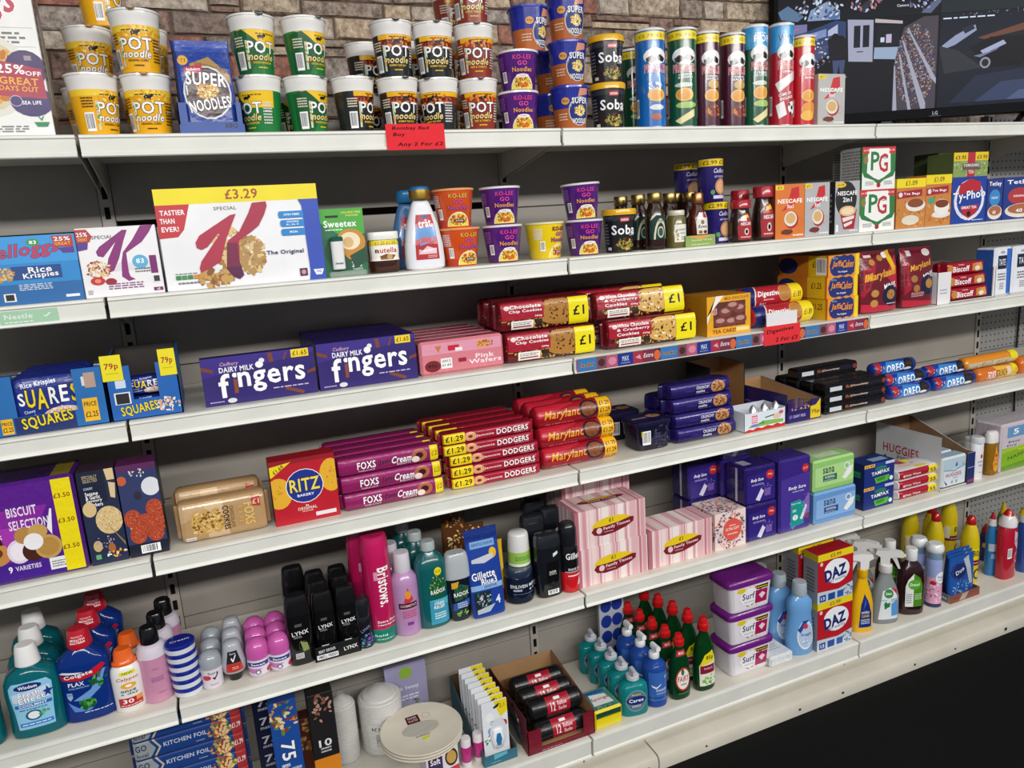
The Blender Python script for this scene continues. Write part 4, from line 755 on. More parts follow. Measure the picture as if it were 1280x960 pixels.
tray('display_tray', 'wide blue display tray of marshmallow cereal bars at the left edge', 'tray', 2, -40, 139, .016, .22, .035, .09, .09, '1e6bb0', '17406a',
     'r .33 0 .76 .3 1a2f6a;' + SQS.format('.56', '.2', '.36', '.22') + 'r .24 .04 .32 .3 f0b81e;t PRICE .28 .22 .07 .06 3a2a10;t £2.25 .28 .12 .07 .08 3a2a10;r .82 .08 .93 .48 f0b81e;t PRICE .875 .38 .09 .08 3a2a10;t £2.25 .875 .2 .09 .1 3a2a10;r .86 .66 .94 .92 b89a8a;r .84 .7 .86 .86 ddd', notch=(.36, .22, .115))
r = lying('cereal_bar_pack', 'dark blue pack of marshmallow cereal bars, front one in the wide blue tray', 'packet', 2, 12, 124, .022, .108, .04, '16246e', SQ, zb=ZS[2] + .003)
behind(r, 3, .046, 'row of dark blue packs in the wide blue tray', 'cereal bar packs in the wide tray')
tray('display_tray', 'small blue display tray with tall back beside the wide blue tray', 'tray', 2, 141, 230, .016, .22, .04, .1, .125, '1c62b4', '2a211e',
     'r .12 .6 .26 .75 cde;r .08 .3 .3 .52 eee;r .1 .31 .28 .5 222;' + SQS.format('.4', '.18', '.52', '.2') + 'k .62 .06 .98 .34 f0d8c4,d8a888,f8e8d8 .004 60', notch=(.34, .3, .11))
r = lying('cereal_bar_pack', 'dark blue pack of marshmallow cereal bars, upper one in the small blue tray', 'packet', 2, 150, 222, .03, .04, .07, '16246e', SQ, zb=ZS[2] + .0435)
q = lying('cereal_bar_pack', 'dark blue pack of marshmallow cereal bars, lower one in the small blue tray', 'packet', 2, 150, 222, .03, .04, .07, '16246e', SQ, zb=ZS[2] + .003)
for lb, a in (('yellow 79 pence card on the left post of the small blue tray', (128, 154, 446, 478)), ('yellow 79 pence card on the right post of the small blue tray', (200, 221, 437, 470))):
    card(lb, *a, .0145, ZS[2] + .09, 'f0e01a', 't 79p .5 .55 .66 .3 a8281c;r .2 .28 .8 .3 a89a1a')
FG = 'r 0 0 1 1 2c1d6e;p 3a2686 0 .6 1 .9 1 1 0 1;I Cadbury .24 .84 .16 .1 c9a0b8 2c1d6e;t DAIRY_MILK .3 .73 .3 .11 fff;e .5 .76 .035 .07 fff;e .525 .84 .025 .05 eee;T f .18 .4 .1 .5 fff 2c1d6e;r .26 .22 .295 .52 8a4a2c;e .277 .6 .022 .05 fff;T ngers .6 .42 .6 .46 fff 2c1d6e;r .79 .82 .95 .99 f2d81e;t £1.65 .87 .905 .13 .1 8a2a1c;p 7a3f2a 0 .84 .1 .76 .1 .68 0 .76;p 7a3f2a .58 .98 .62 .98 .63 .78 .59 .78;p 7a3f2a .74 .96 .76 .98 .73 .8 .71 .8;p 7a3f2a .7 .16 .86 .02 .88 .08 .72 .22;p 7a3f2a .92 .5 1 .56 1 .48 .92 .44;l .6 .2 .92 .25 c9b8d8 1;l .04 .06 .16 .1 cbd 1;e .23 .08 .04 .05 ddd'
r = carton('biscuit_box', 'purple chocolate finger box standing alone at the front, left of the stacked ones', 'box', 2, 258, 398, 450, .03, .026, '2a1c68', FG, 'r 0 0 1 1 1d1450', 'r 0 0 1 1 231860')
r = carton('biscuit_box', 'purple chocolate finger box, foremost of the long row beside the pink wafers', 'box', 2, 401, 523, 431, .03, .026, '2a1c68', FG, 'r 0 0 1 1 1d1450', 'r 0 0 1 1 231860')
behind(r, 9, .0272, 'row of purple chocolate finger boxes', 'purple chocolate finger boxes')
r = carton('wafer_pack', 'pink wafer biscuit pack with white wording, foremost of its row', 'packet', 2, 527, 631, 429, .03, .05, 'd8808c', 'r 0 0 1 1 d8808c;r 0 .62 1 1 e29ab0;e .12 .22 .1 .2 7a2a30;t 85p .12 .23 .12 .13 2a1a1a;r .22 .1 .36 .46 eee;t ANY_2 .29 .36 .1 .08 333;t £1.60 .29 .22 .11 .08 333;r .32 .7 .46 .88 c8283c;r .41 .66 .5 .78 eee;t Pink .78 .4 .24 .16 f8e8ec;t Wafers .78 .22 .42 .16 f8e8ec;r .44 .26 .54 .4 9a2a3c;p c87a4a .16 .9 .24 .9 .2 .66;p e0a05a .68 .68 .82 .68 .86 .94 .7 .94;k .7 .7 .9 .92 c8783a,9a5a2a .004 30', 'r 0 0 1 1 c06a78', 'r 0 0 1 1 a85a68;r .1 .3 .6 .7 c88a98', fin='film')
behind(r, 4, .052, 'row of pink wafer packs', 'pink wafer packs')
CK = lambda t1, t2, t3, c1: 'k 0 0 1 1 c9964a,7a4a20,e0b468,3a2010 .006 420;e .62 .55 .24 .48 ' + c1 + ';k .4 .1 .84 .98 3a2010,8a5a2a,' + ('f4e8d0' if t3 else 'b8803a') + ' .005 60;r 0 .38 .46 1 a81c30;e .06 .82 .03 .08 e8d0d0;' + f't {t1} .26 .84 .34 .13 fff;t {t2} .26 .67 .36 .13 fff;' + (f't {t3} .2 .51 .24 .12 fff;' if t3 else '') + 't 200g .4 .46 .08 .07 fff;r .1 .04 .34 .34 f4efe8;r .12 .1 .32 .15 a83040;l .12 .18 .32 .3 777 2;r .37 .06 .44 .34 3a2a20;r .74 0 .97 1 f0e014;t £1 .855 .5 .13 .36 1a1a1a'
CA = CK('Chocolate', 'Chip_Cookies', '', 'b07c3a'); CB = CK('White_Chocolate', '&_Cranberry', 'Cookies', 'd8ac5a')
G = 'red chocolate chip cookie packs'
ckh = .076
r = lying('cookie_pack', 'red chocolate chip cookie pack with £1 band, lower front one', 'packet', 2, 632, 750, .03, ckh, .06, '6a1620', CA, n=4.2, grp=G)
x, y, z = r.location
dup(r, (x - .008, y + .012, z + ckh), 'red chocolate chip cookie pack with £1 band, upper front one', 0, G)
for k in range(2):
    for j in range(2): dup(r, (x, y + .064 * (k + 1) + .014 * j, z + ckh * j), f'chocolate chip cookie pack {["right behind the front pair", "at the back behind the front pair"][k]}, {["lower", "upper"][j]}', 0, G)
G = 'red white chocolate and cranberry cookie packs'
r = lying('cookie_pack', 'white chocolate and cranberry cookie pack with £1 band, lower front one', 'packet', 2, 758, 875, .026, ckh, .06, '6a1620', CB, n=4.2, grp=G)
x, y, z = r.location
dup(r, (x - .012, y + .03, z + ckh * .98), 'white chocolate and cranberry cookie pack with £1 band, upper front one', 0, G).rotation_euler.x = math.radians(-8)
for j in range(2): dup(r, (x - .03, y + .11, z + ckh * j), f'white chocolate and cranberry cookie pack in the second row, {["lower", "upper"][j]}', 0, G)
dup(r, (x - .05, y + .175, z), 'white chocolate and cranberry cookie pack at the back, low', 0, G)
dup(r, (x - .05, y + .175, z + ckh), 'white chocolate and cranberry cookie pack at the back, on another', 0, G)
carton('tea_cake_box', 'yellow tea cake box with a picture of dark chocolate domes', 'box', 2, 884, 938, 372, .022, .13, 'e2a41c', 'r 0 0 1 1 e6a61e;r .14 .2 .88 .84 5a2a20;' + ''.join(f'e {a} {b} .15 .13 7a3a30;e {a} {b+.03} .1 .06 b88a84;' for a, b in ((.3, .34), (.55, .32), (.76, .36), (.42, .58), (.74, .64), (.58, .72))) + 'p f4ece0 .0 .3 .0 .5 .38 1 .2 1;T 3 .18 .62 .08 .16 c8283c fff;p e6a61e 0 .3 0 .2 .14 .2 .14 .48;t MILK_CHOCOLATE .68 .92 .56 .07 a8641a;t TEA_CAKES .4 .1 .56 .1 8a2a1c;r .66 .06 .96 .16 f0d890', 'r 0 0 1 1 c98a18;e .4 .6 .06 .08 a83a1c', 'r 0 0 1 1 b87c14')
DG = 'r 0 0 1 1 b02430;p 1a2468 0 0 .2 0 .14 .5 .2 1 0 1;I Digestives .42 .62 .42 .24 fff 7a1420;l .3 .4 .5 .48 e8c0c0 1;e .68 .62 .12 .3 c99350;e .68 .62 .1 .25 b9803c;r .78 0 .99 1 f0d81e;t £1.89 .885 .52 .14 .2 5a3a10;p e8d8d0 .14 .5 .2 1 .22 1 .16 .5 .22 0 .2 0;l .22 .16 .5 .22 dcc 1;k .2 .24 .4 .32 b8c8e8 .004 9'
G = 'red digestive biscuit rolls'
r = lying('biscuit_roll', 'red digestive biscuit roll with yellow end, lower one behind the white paper', 'packet', 2, 944, 1020, .032, .062, .062, 'b02430', DG, kind='roll', grp=G)
x, y, z = r.location
dup(r, (x - .006, y + .038, z + .05), 'red digestive biscuit roll with yellow end, upper one', 0, G)
dup(r, (x - .01, y + .075, z), 'red digestive biscuit roll underneath in the second row', 0, G)
dup(r, (x - .10, y + .15, z), 'red digestive biscuit roll in the shade behind the tea cake box', 0, G)
JF = 'r 0 0 1 1 e8962a;r .88 0 1 1 f0d01c;p 1f2a70 .04 .5 .08 .2 .16 .06 .26 .02 .4 .06 .5 .0 .62 .06 .74 .02 .84 .14 .86 .5 .84 .84 .74 .98 .6 .94 .5 1 .38 .94 .24 .98 .1 .86;I Jaffa .3 .56 .34 .36 f0963a 101840;I Cakes .64 .56 .36 .36 f0963a 101840;t The_Original .46 .2 .3 .1 fff;t McVities .22 .86 .16 .1 8ab'
r = carton('cake_box', 'orange and navy jaffa cake box, bottom of the stack of three', 'box', 2, 1034, 1072, 374, .02, .2, 'd8862a', JF, 'r 0 0 1 1 d8801f;r .62 0 .96 1 f0c81c;t £1.25 .8 .6 .2 .3 5a3a10;e .2 .5 .2 .4 1f2a70', 'r 0 0 1 1 b8701c')
G = 'stack of jaffa cake boxes'; r['group'] = G; x, y, z = r.location; h = r['_h']
dup(r, (x - .004, y, z + h + .0003), 'orange and navy jaffa cake box, middle of the stack of three', 0, G)
q = dup(r, (x, y, z + 2 * h + .0006), 'orange and navy jaffa cake box, top of the stack with a barcode on its side', 0, G)
pr(q, FlatFace(lambda u, v, o: (-r['_w'] / 2 - o - .001, .045 - u * .04, h * .1 + v * h * .8), .04, h * .8), 'b 0 0 1 1', 'card', 'barcode_label')
MN = 'r 0 0 1 1 6a1424;p a81c30 0 1 .4 .8 .2 .4 0 .2;p b82438 1 .9 .6 .6 .9 .3 1 .2;p c02a40 0 0 1 0 1 .06 0 .14;i Maryland .5 .58 .86 .16 f0a832 8;I Maryland .5 .58 .76 .16 f0a832 5a1020 8;T MINIS .72 .4 .34 .1 fff 14183a 8;e .74 .24 .24 .17 181a3a;e .74 .26 .12 .08 b8803a;k .64 .2 .84 .32 3a1c10 .003 10;e .3 .3 .1 .06 c08a44;e .28 .14 .1 .06 c08a44;e .28 .8 .08 .05 b8803a;e .52 .86 .08 .05 b8803a;p e8b81e .66 .95 .8 .98 .92 .7 .82 .62;e .66 .9 .07 .05 f4f0f0;r .1 .88 .3 .92 e8d8d8;l .62 .1 .9 .13 dcc 1'
bag('cookie_bag', 'dark red bag of mini cookies with gold lettering, left one, squarely facing', 'bag', 2, 1078, 1126, 314, .022, .06, '6a1424', MN, 'mini cookie bags')
bag('cookie_bag', 'dark red bag of mini cookies, right one next to the white tray', 'bag', 2, 1130, 1170, 309, .022, .06, '6a1424', 'r 0 0 1 1 6a1424;p a81c30 .0 .9 .14 .96 .2 .3 .04 .2;I Maryland .54 .66 .7 .13 f0a832 5a1020 10;T MINIS .78 .5 .38 .1 fff 14183a 14;e .78 .34 .3 .17 181a3a;e .78 .36 .13 .08 b8803a;e .3 .46 .1 .06 a8743a;e .36 .3 .1 .06 a8743a;e .8 .88 .14 .06 d8d0cc;r .14 .84 .28 .93 ccc;l .2 .16 .6 .24 d8a8a8 3;p b82438 0 0 1 0 1 .06 0 .12', 'mini cookie bags')
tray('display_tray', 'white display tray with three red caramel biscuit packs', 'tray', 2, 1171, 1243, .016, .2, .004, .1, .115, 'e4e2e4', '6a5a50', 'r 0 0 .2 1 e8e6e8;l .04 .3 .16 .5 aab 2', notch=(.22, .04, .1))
BF = 'r 0 0 1 1 a01428;t Biscoff .36 .45 .44 .5 fff;t Lotus .36 .84 .14 .16 f0c8c8;e .08 .5 .07 .36 c8843a;p c8843a .66 .2 .84 .1 .8 .9 .66 .8;p d89a52 .76 .1 .96 .2 .9 .9 .78 .8;e .8 .4 .07 .2 f0e0d0'
r = lying('biscuit_pack', 'red caramel biscuit pack, bottom one in the white tray', 'packet', 2, 1187, 1237, .024, .040, .06, '9a1426', BF, n=4.5, zb=ZS[2] + .003)
above(r, 2, .0403, 'three red caramel biscuit packs in the white tray', 'caramel biscuit packs', -.004, .006)
for k, (a, b) in enumerate(((1241, 1262), (1264, 1292))):
    carton('sugar_bag', ['white and blue paper bag with a navy square, left one at the shelf end', 'white and blue paper bag with a navy square, cut by the right frame edge'][k], 'bag', 2, a, b, 310 - k * 2, .018, .07, 'e6e8ee', 'r 0 0 1 1 e8eaf0;p 2f6ac8 .78 0 1 0 1 1 .7 1;r .12 .56 .72 .86 1a2440;t TATE .42 .71 .44 .14 e8e8f0;l .16 .3 .7 .48 556 3;l .3 .1 .6 .26 667 4;e .42 .93 .16 .03 9ab', 'r 0 0 1 1 2f62b8', fin='film')
# printed promotional strip clipped in the rail of the right middle bay
r = thing('promo_strip', 'colourful printed strip in the third rail showing biscuit packs', 'strip', (1.5, -.004, ZS[2] - .037))
m = M(); m.box(-.492, .492, -.0012, 0, 0, .033, mat('b83a50', 'gloss'), .0002); m.build('strip_sheet', r)
d_ = 'r 0 0 1 1 7a3040;'
for k in range(4):
    o_ = k * .25
    for c, a, b in (('3a78b8', 0, .055), ('7a5058', .055, .085), ('b85a78', .085, .118), ('24348a', .118, .165), ('a83248', .165, .195), ('7a3248', .195, .235), ('3a1a24', .235, .25)): d_ += f'r {o_+a:.3f} .02 {o_+b:.3f} .98 {c};'
    d_ += f'T Snacker {o_+.028:.3f} .5 .042 .34 3a1c14 e8c888;t MAX {o_+.142:.3f} .55 .02 .4 cde;l {o_+.128:.3f} .16 {o_+.156:.3f} .26 abd 1;p d8a0a8 {o_+.172:.3f} .5 {o_+.186:.3f} .7 {o_+.19:.3f} .3;i Extra {o_+.213:.3f} .55 .03 .34 f0d8d8;e {o_+.24:.3f} .45 .01 .42 d8683a;e {o_+.07:.3f} .5 .01 .3 4a2a30;e {o_+.102:.3f} .5 .012 .3 d88aa0;'
pr(r, FlatFace(lambda u, v, o: (-.49 + u * .98, -.0012 - o, v * .033), .98, .033), d_, 'gloss', 'strip_print')
m = M(); m.prism([(-.004, .034), (-.002, .0355), (0, .034), (0, .033), (-.004, .033)], -.492, .492, mat('c8c4bc', 'gloss')); m.build('strip_holder', r)
note('red paper note reading digestives 2 for £3 on the third rail', (955, 1000, 409, 433, ZS[2] - .02), -.008, 'e0343c', 'i Digestives .44 .72 .74 .26 1a1214 3;i 2_For_£3 .62 .26 .6 .22 1a1214')
card('blank white paper folded above the red digestives note', 958, 996, 392, 411, .012, ZS[2] + .015, 'e2e2e6', 'r 0 0 1 1 e2e2e6', 'paper_slip', 'paper')
# ================================================================== FOURTH SHELF
h1 = HH(3, 100, 592, .014)
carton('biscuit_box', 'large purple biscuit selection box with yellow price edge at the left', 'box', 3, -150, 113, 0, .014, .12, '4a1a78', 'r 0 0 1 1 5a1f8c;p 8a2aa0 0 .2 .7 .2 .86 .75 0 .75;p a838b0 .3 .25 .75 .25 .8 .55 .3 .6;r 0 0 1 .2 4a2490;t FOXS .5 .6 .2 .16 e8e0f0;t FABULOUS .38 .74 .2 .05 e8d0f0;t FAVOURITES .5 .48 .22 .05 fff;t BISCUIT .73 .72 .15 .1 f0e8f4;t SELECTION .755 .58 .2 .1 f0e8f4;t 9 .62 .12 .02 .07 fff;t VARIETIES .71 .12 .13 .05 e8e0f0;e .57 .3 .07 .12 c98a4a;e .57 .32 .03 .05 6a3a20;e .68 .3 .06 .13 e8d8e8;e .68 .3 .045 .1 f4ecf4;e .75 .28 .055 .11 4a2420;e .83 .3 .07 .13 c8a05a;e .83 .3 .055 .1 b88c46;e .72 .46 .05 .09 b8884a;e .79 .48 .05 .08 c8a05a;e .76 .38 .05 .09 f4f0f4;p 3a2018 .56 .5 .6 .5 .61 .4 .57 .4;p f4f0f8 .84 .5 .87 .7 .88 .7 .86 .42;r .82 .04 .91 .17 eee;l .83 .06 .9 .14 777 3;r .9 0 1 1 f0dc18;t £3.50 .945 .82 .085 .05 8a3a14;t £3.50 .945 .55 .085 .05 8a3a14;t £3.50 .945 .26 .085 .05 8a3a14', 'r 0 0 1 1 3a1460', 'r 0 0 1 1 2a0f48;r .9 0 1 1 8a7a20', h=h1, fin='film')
carton('cracker_box', 'dark navy savoury cracker box with seeds, left one', 'box', 3, 116, 162, 592, .022, .06, '1c2444', 'r 0 0 1 1 1f2a48;r 0 .66 .72 1 101c34;t SPECIALLY .34 .94 .4 .035 b8a888;t SELECTED .34 .9 .38 .035 b8a888;t LUXURY .26 .82 .24 .025 cde;t Sesame .32 .765 .34 .04 fff;t &_Garlic .34 .725 .38 .04 fff;t Savoury .36 .685 .42 .04 fff;t Crackers .36 .645 .42 .04 fff;p e0c896 .74 1 .98 1 .98 .88 .78 .88;p e0c896 .8 .86 .98 .84 .92 .68 .8 .7;e .66 .46 .36 .15 dcc088;k .32 .32 1 .6 b89a5a,efd8a8 .0025 90;e .2 .6 .18 .08 dcc088;e .24 .2 .12 .06 d0b078;k .2 .16 .7 .3 b8c,ccc,a98 .002 40;e .6 .16 .1 .05 a8683a;k .44 .06 .96 .14 c8502a,e8b83a,eee .004 24;r .14 .06 .28 .11 6ab07a;p 8a7a5a .6 .42 .98 .2 .98 .16', '', 'r 0 0 1 1 3a2438')
carton('cracker_box', 'blue and purple savoury cracker box with orange crackers, right one', 'box', 3, 164, 212, 584, .022, .06, '242a50', 'r 0 0 1 1 303a68;r 0 .93 1 1 5a2458;r 0 0 1 .14 141a30;e .8 .74 .24 .1 e4e6ee;e .44 .66 .1 .05 2a2a3a;e .1 .84 .12 .05 c8623a;k .3 .86 .7 .95 e8e4da .003 14;p c8a070 .1 .34 .9 .5 .96 .3 .2 .2;' + ''.join(f'e {a} {b} .22 .1 b8482a;k {a-.2:.2f} {b-.08:.2f} {a+.2:.2f} {b+.08:.2f} d8704a,8a3018 .0022 50;' for a, b in ((.22, .42), (.8, .5), (.3, .24), (.74, .24), (.92, .36), (.52, .36))) + 'b .3 .03 .8 .12', 'r 0 0 1 1 1a1c34', 'r 0 0 1 1 5a2050')
CG = 'r 0 0 1 1 b89468;p c9a87e .0 .5 .5 1 .0 1;p d8b890 .3 0 .55 0 .5 1 .3 1;' + ''.join(f'e {a} .48 .08 .34 c9a05a;k {a-.07:.2f} .2 {a+.07:.2f} .76 e8d098,8a5a2a,d8b05a .005 50;' for a in (.2, .3, .42)) + 't COOKIES .53 .5 .07 .66 3a2a1a 270;t CHOCOLATE .6 .5 .04 .6 8a6a3a 270;t FOXS .8 .5 .12 .6 e8c070 270;t ETTE .7 .5 .05 .5 d0a860 270;p b83a2a .84 .98 .94 .92 .94 .66 .84 .7;t £1 .89 .8 .08 .14 f0c8b0;r .04 .03 .16 .12 eee;l .05 .05 .15 .1 555 1'
r = lying('cookie_pack', 'gold foil pack of chocolate cookies lying on its side, front one', 'packet', 3, 224, 341, .03, HH(3, 224, 632, .03), .055, 'b08c62', CG, fin='film', n=4)
q = dup(r, (r.location.x - .006, r.location.y + .064, r.location.z + .001), 'gold foil pack of chocolate cookies standing just behind the front one', -2); q.scale = (1, 1, 1.1)
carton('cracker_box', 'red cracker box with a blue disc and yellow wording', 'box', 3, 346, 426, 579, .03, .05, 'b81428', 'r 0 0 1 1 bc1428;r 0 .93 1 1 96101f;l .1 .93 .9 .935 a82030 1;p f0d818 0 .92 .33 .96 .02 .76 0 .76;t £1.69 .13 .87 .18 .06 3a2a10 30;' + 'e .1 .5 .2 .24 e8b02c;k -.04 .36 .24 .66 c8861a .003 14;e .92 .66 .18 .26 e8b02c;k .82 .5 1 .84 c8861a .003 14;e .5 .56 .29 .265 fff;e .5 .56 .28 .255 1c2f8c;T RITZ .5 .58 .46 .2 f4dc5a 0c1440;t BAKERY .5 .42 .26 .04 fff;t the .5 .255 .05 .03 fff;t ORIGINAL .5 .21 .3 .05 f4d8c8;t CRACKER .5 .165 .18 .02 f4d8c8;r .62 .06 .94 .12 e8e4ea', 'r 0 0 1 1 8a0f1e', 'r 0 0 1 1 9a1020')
JC = 'r 0 0 1 1 8c1f5c;p 9a2a6a 0 .6 1 .6 1 1 0 1;T FOXS .27 .5 .18 .46 fff 5a1040;t FABULOUS .27 .16 .16 .1 e8c8d8;I Jamn .46 .46 .14 .42 1a1014 a84a7a;I Cream .62 .5 .2 .44 fff 5a1040;t BISCUITS .64 .2 .14 .12 f0d8e4;e .8 .52 .08 .42 b06a4a;e .8 .52 .04 .2 4a1420;e .76 .3 .04 .2 f0e0d8;r .91 0 1 1 f0d81c;t £1.25 .955 .5 .06 .34 5a3a10'
r = lying('biscuit_pack', 'magenta jam and cream biscuit pack with yellow end, bottom front', 'packet', 3, 428, 560, .03, .042, .048, '7c1a50', JC, n=4)
G = 'magenta jam and cream biscuit packs'; r['group'] = G; x, y, z = r.location
for k in range(4):
    for j in range(3 if k else 3):
        if k or j: dup(r, (x - .003 * j - .002 * k, y + .0495 * k, z + .0422 * j), f'magenta jam and cream biscuit pack, {["bottom", "middle", "top"][j]} of the {ORD[k]} row', 0, G)
JD = 'r 0 0 1 1 a41a34;r 0 0 .23 1 f0d41c;t £1.29 .115 .55 .19 .56 3a1a10;e .29 .5 .065 .44 e0a878;e .29 .5 .025 .14 8a1c2c;i Jammie .45 .44 .2 .3 f0d8d0;T DODGERS .76 .52 .36 .54 fff 6a0f20;l .78 .08 .94 .2 e8a0a0 1'
r = lying('biscuit_pack', 'red jam ring biscuit pack, bottom front of its tall stack', 'packet', 3, 563, 680, .03, .0285, .05, '8a1428', JD, n=4.5)
G = 'red jam ring biscuit packs'; r['group'] = G; x, y, z = r.location
for k in range(4):
    for j in range(5):
        if k or j:
            o = dup(r, (x + (-.014 if j > 2 else 0) - .002 * k, y + .052 * k + (.003 if j == 2 else 0), z + .0288 * j), f'red jam ring biscuit pack, {["bottom", "second", "middle", "fourth", "top"][j]} layer of the {ORD[k]} row', 0, G)
ML = 'r 0 0 1 1 a01424;p c02438 0 .5 .5 .9 .5 1 0 1;I Maryland .33 .55 .48 .36 f0a030 5a0c18;e .68 .6 .13 .34 2a1a30;e .68 .6 .1 .26 8a5030;k .6 .36 .76 .84 3a1a10 .003 12;r .81 0 .99 1 f0b81a;t £1.29 .9 .72 .14 .16 4a1a3a;t £1.29 .9 .48 .14 .16 4a1a3a;t £1.29 .9 .24 .14 .16 4a1a3a;l .1 .2 .5 .3 e87a8a 1'
r = lying('biscuit_roll', 'red foil roll of chocolate chip cookies with amber end, bottom front', 'packet', 3, 680, 776, .03, .056, .056, '9a1424', ML, kind='roll', tilt=0)
G = 'red foil cookie rolls'; r['group'] = G; x, y, z = r.location
for k in range(3):
    for j in range(3):
        if k or j: dup(r, (x - .004 * j, y + .058 * k + .006 * j, z + .0545 * j), f'red foil roll of chocolate chip cookies, {["bottom", "middle", "top"][j]} of the {ORD[k]} file', 0, G)
r = turned('brownie_tub', 'navy plastic tub of brownie bites with a barcode on its front', 'tub', 3, 777, 838, 522, .03, [('tub_body', '0:.84 .04:.9 .86:.98', '15142c', 'gloss', 5), ('tub_lid', '.86:1.03 .9:1.04 .96:1.04 1:.98', '1c1a38', 'gloss', 5)], [(0, .05, .85, .9, 'b .1 .2 .36 .8;r .08 .55 .13 .8 c8c83a;k .45 0 1 1 2f2c50,4a4a5a .005 60;l .45 .3 .7 .7 44406a 4')], ry=.8, tm=.7)
L_ = r['_r']; hh_ = r['_h']; pr(r, FlatFace(lambda u, v, o: (L_ * (u - .5) * 1.9, L_ * .8 * (v - .5) * 1.8, hh_ + o), L_ * 1.9, L_ * 1.44), 'r 0 0 1 1 1f1b44;e .75 .6 .2 .2 b8804a;k .6 .45 .9 .75 5a3018,d8a868 .005 24;t BROWNIE .3 .5 .4 .14 c8b8d8', 'gloss', 'lid_print')
behind(r, 1, .13, 'pair of navy brownie tubs', 'navy brownie tubs', -.02)
CR = 'r 0 0 1 1 231a5a;p 2e2270 0 .55 1 .55 1 1 0 1;i Cadbury .3 .46 .16 .14 4a3c8a;t CRUNCHY .52 .6 .22 .22 e8e4f0;t melts .48 .34 .14 .2 e8e4f0;e .77 .5 .12 .44 c08a58;k .68 .12 .86 .88 3a1c14,8a5030 .004 26;l .42 .12 .64 .18 9088b8 1'
r = lying('cookie_pack', 'dark purple crunchy cookie pack, bottom of the stack of four', 'packet', 3, 842, 928, .026, .044, .075, '1d1650', CR, n=3.4)
above(r, 3, .0415, 'four dark purple crunchy cookie packs', 'dark purple crunchy cookie packs', -.004, .004)
pr(COL.objects[r.name], FlatFace(lambda u, v, o: (0, 0, 0), 1, 1), '') if 0 else None
x, y, z = r.location
for j in range(3): dup(r, (x - .012, y + .082, z + .0415 * j), f'dark purple crunchy cookie pack in the second row, {["bottom", "middle", "top"][j]}', 0, 'dark purple crunchy cookie packs')
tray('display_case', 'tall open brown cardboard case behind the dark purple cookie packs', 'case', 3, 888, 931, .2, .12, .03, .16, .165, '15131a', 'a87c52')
tray('display_tray', 'white and red chocolate egg tray with a wavy red foot', 'tray', 3, 931, 981, .014, .09, .055, .058, .06, 'e8ecf0', 'c8ccd4', 'r 0 0 1 1 dfe9f0;p 8ab85a .1 .3 .5 .5 .96 .42 .96 .25 .1 .22;p 5a9a4a .3 .34 .46 .52 .5 .34;r .14 .4 .34 .92 f0e4ea;r .17 .45 .31 .86 e0708a;l .18 .5 .3 .8 fff 3;e .24 .32 .1 .08 7a8ac8;p c8281c 0 0 1 0 1 .2 .9 .14 .8 .24 .68 .14 .56 .22 .42 .12 .3 .2 .2 .1 .1 .16 0 .08;p 2a4a3a .5 .62 .74 .7 .74 .76 .5 .68;e .8 .62 .1 .16 e8c8b0;e .9 .8 .06 .1 c86a6a')
for k, (a, b) in enumerate(((934, .03), (948, .034), (962, .032))):
    z_ = ZS[3] + .0035; o = turned('wrapped_egg', f'white wrapped chocolate egg in the white and red tray, {["left", "middle", "right"][k]} one', 'egg', 3, a, a + 14, 500, b, [('egg_wrapper', '0:.4 .08:.75 .3:1 .55:.98 .8:.72 .94:.4 1:.1', 'e6e8ec', 'foil')], zb=z_, H=.066, grp='wrapped chocolate eggs')
tray('display_tray', 'purple chocolate bar display box with yellow 75p corner', 'tray', 3, 984, 1026, .02, .26, .036, .06, .088, '2a1d66', 'b08a60', 'r 0 0 1 .56 251a60;p e8c81c .68 .06 .98 .06 .98 1 .84 .7 .68 .66;t 75p .83 .36 .24 .22 4a1a1a;t DAIRY_MILK .36 .3 .36 .14 c8b8e8;e .1 .3 .05 .1 6a5aa8', 'r 0 0 1 1 251a60;l .1 .42 .6 .5 8a80b8 2;r .66 .1 .78 .5 b8b0c0;e .72 .2 .04 .07 4a4060;e .72 .32 .04 .07 4a4060;e .72 .43 .04 .06 4a4060', notch=(.06, .3, .062))
for k in range(6):
    r_ = carton('chocolate_bar', f'gold and purple chocolate bar standing on edge in the purple box, {ORD[k]} one', 'bar', 3, 987, 1022, 0, .026 + k * .014, .009, '3a2670', 'r 0 0 1 1 3a2670;k 0 .7 1 1 d8b06a,f0d8a0,8a5a2a .004 40', '', 'k 0 0 1 1 d8b06a,6a4a8a,f0d8a0 .003 40', h=.042, dz=.003, grp='chocolate bars in the purple box', fin='film')
BK = 'r 0 0 1 1 121014;r .04 .15 .24 .85 d0d4da;t fbb .36 .55 .12 .5 a8603a;I Chocolatey .54 .5 .3 .4 e8d0c0 121014;r .7 .2 .92 .8 1e1a2c;e .96 .5 .035 .4 8a3a34'
r = carton('biscuit_box', 'slim black chocolate biscuit pack with white patch, lowest front', 'box', 3, 1032, 1108, 0, .024, .05, '111014', BK, 'r 0 0 1 1 0c0b0e', 'r 0 0 1 1 17141c;l .1 .4 .9 .7 4a3a34 1', h=.031, fin='film')
G = 'slim black chocolate biscuit packs'; r['group'] = G; x, y, z = r.location
for k in range(4):
    for j in range(4 if k == 2 else 3):
        if k or j: dup(r, (x - .004 * k, y + .053 * k, z + .0313 * j), f'slim black chocolate biscuit pack, layer {["one", "two", "three", "four", "five"][j]} from the shelf in the {ORD[k]} row', 0, G)
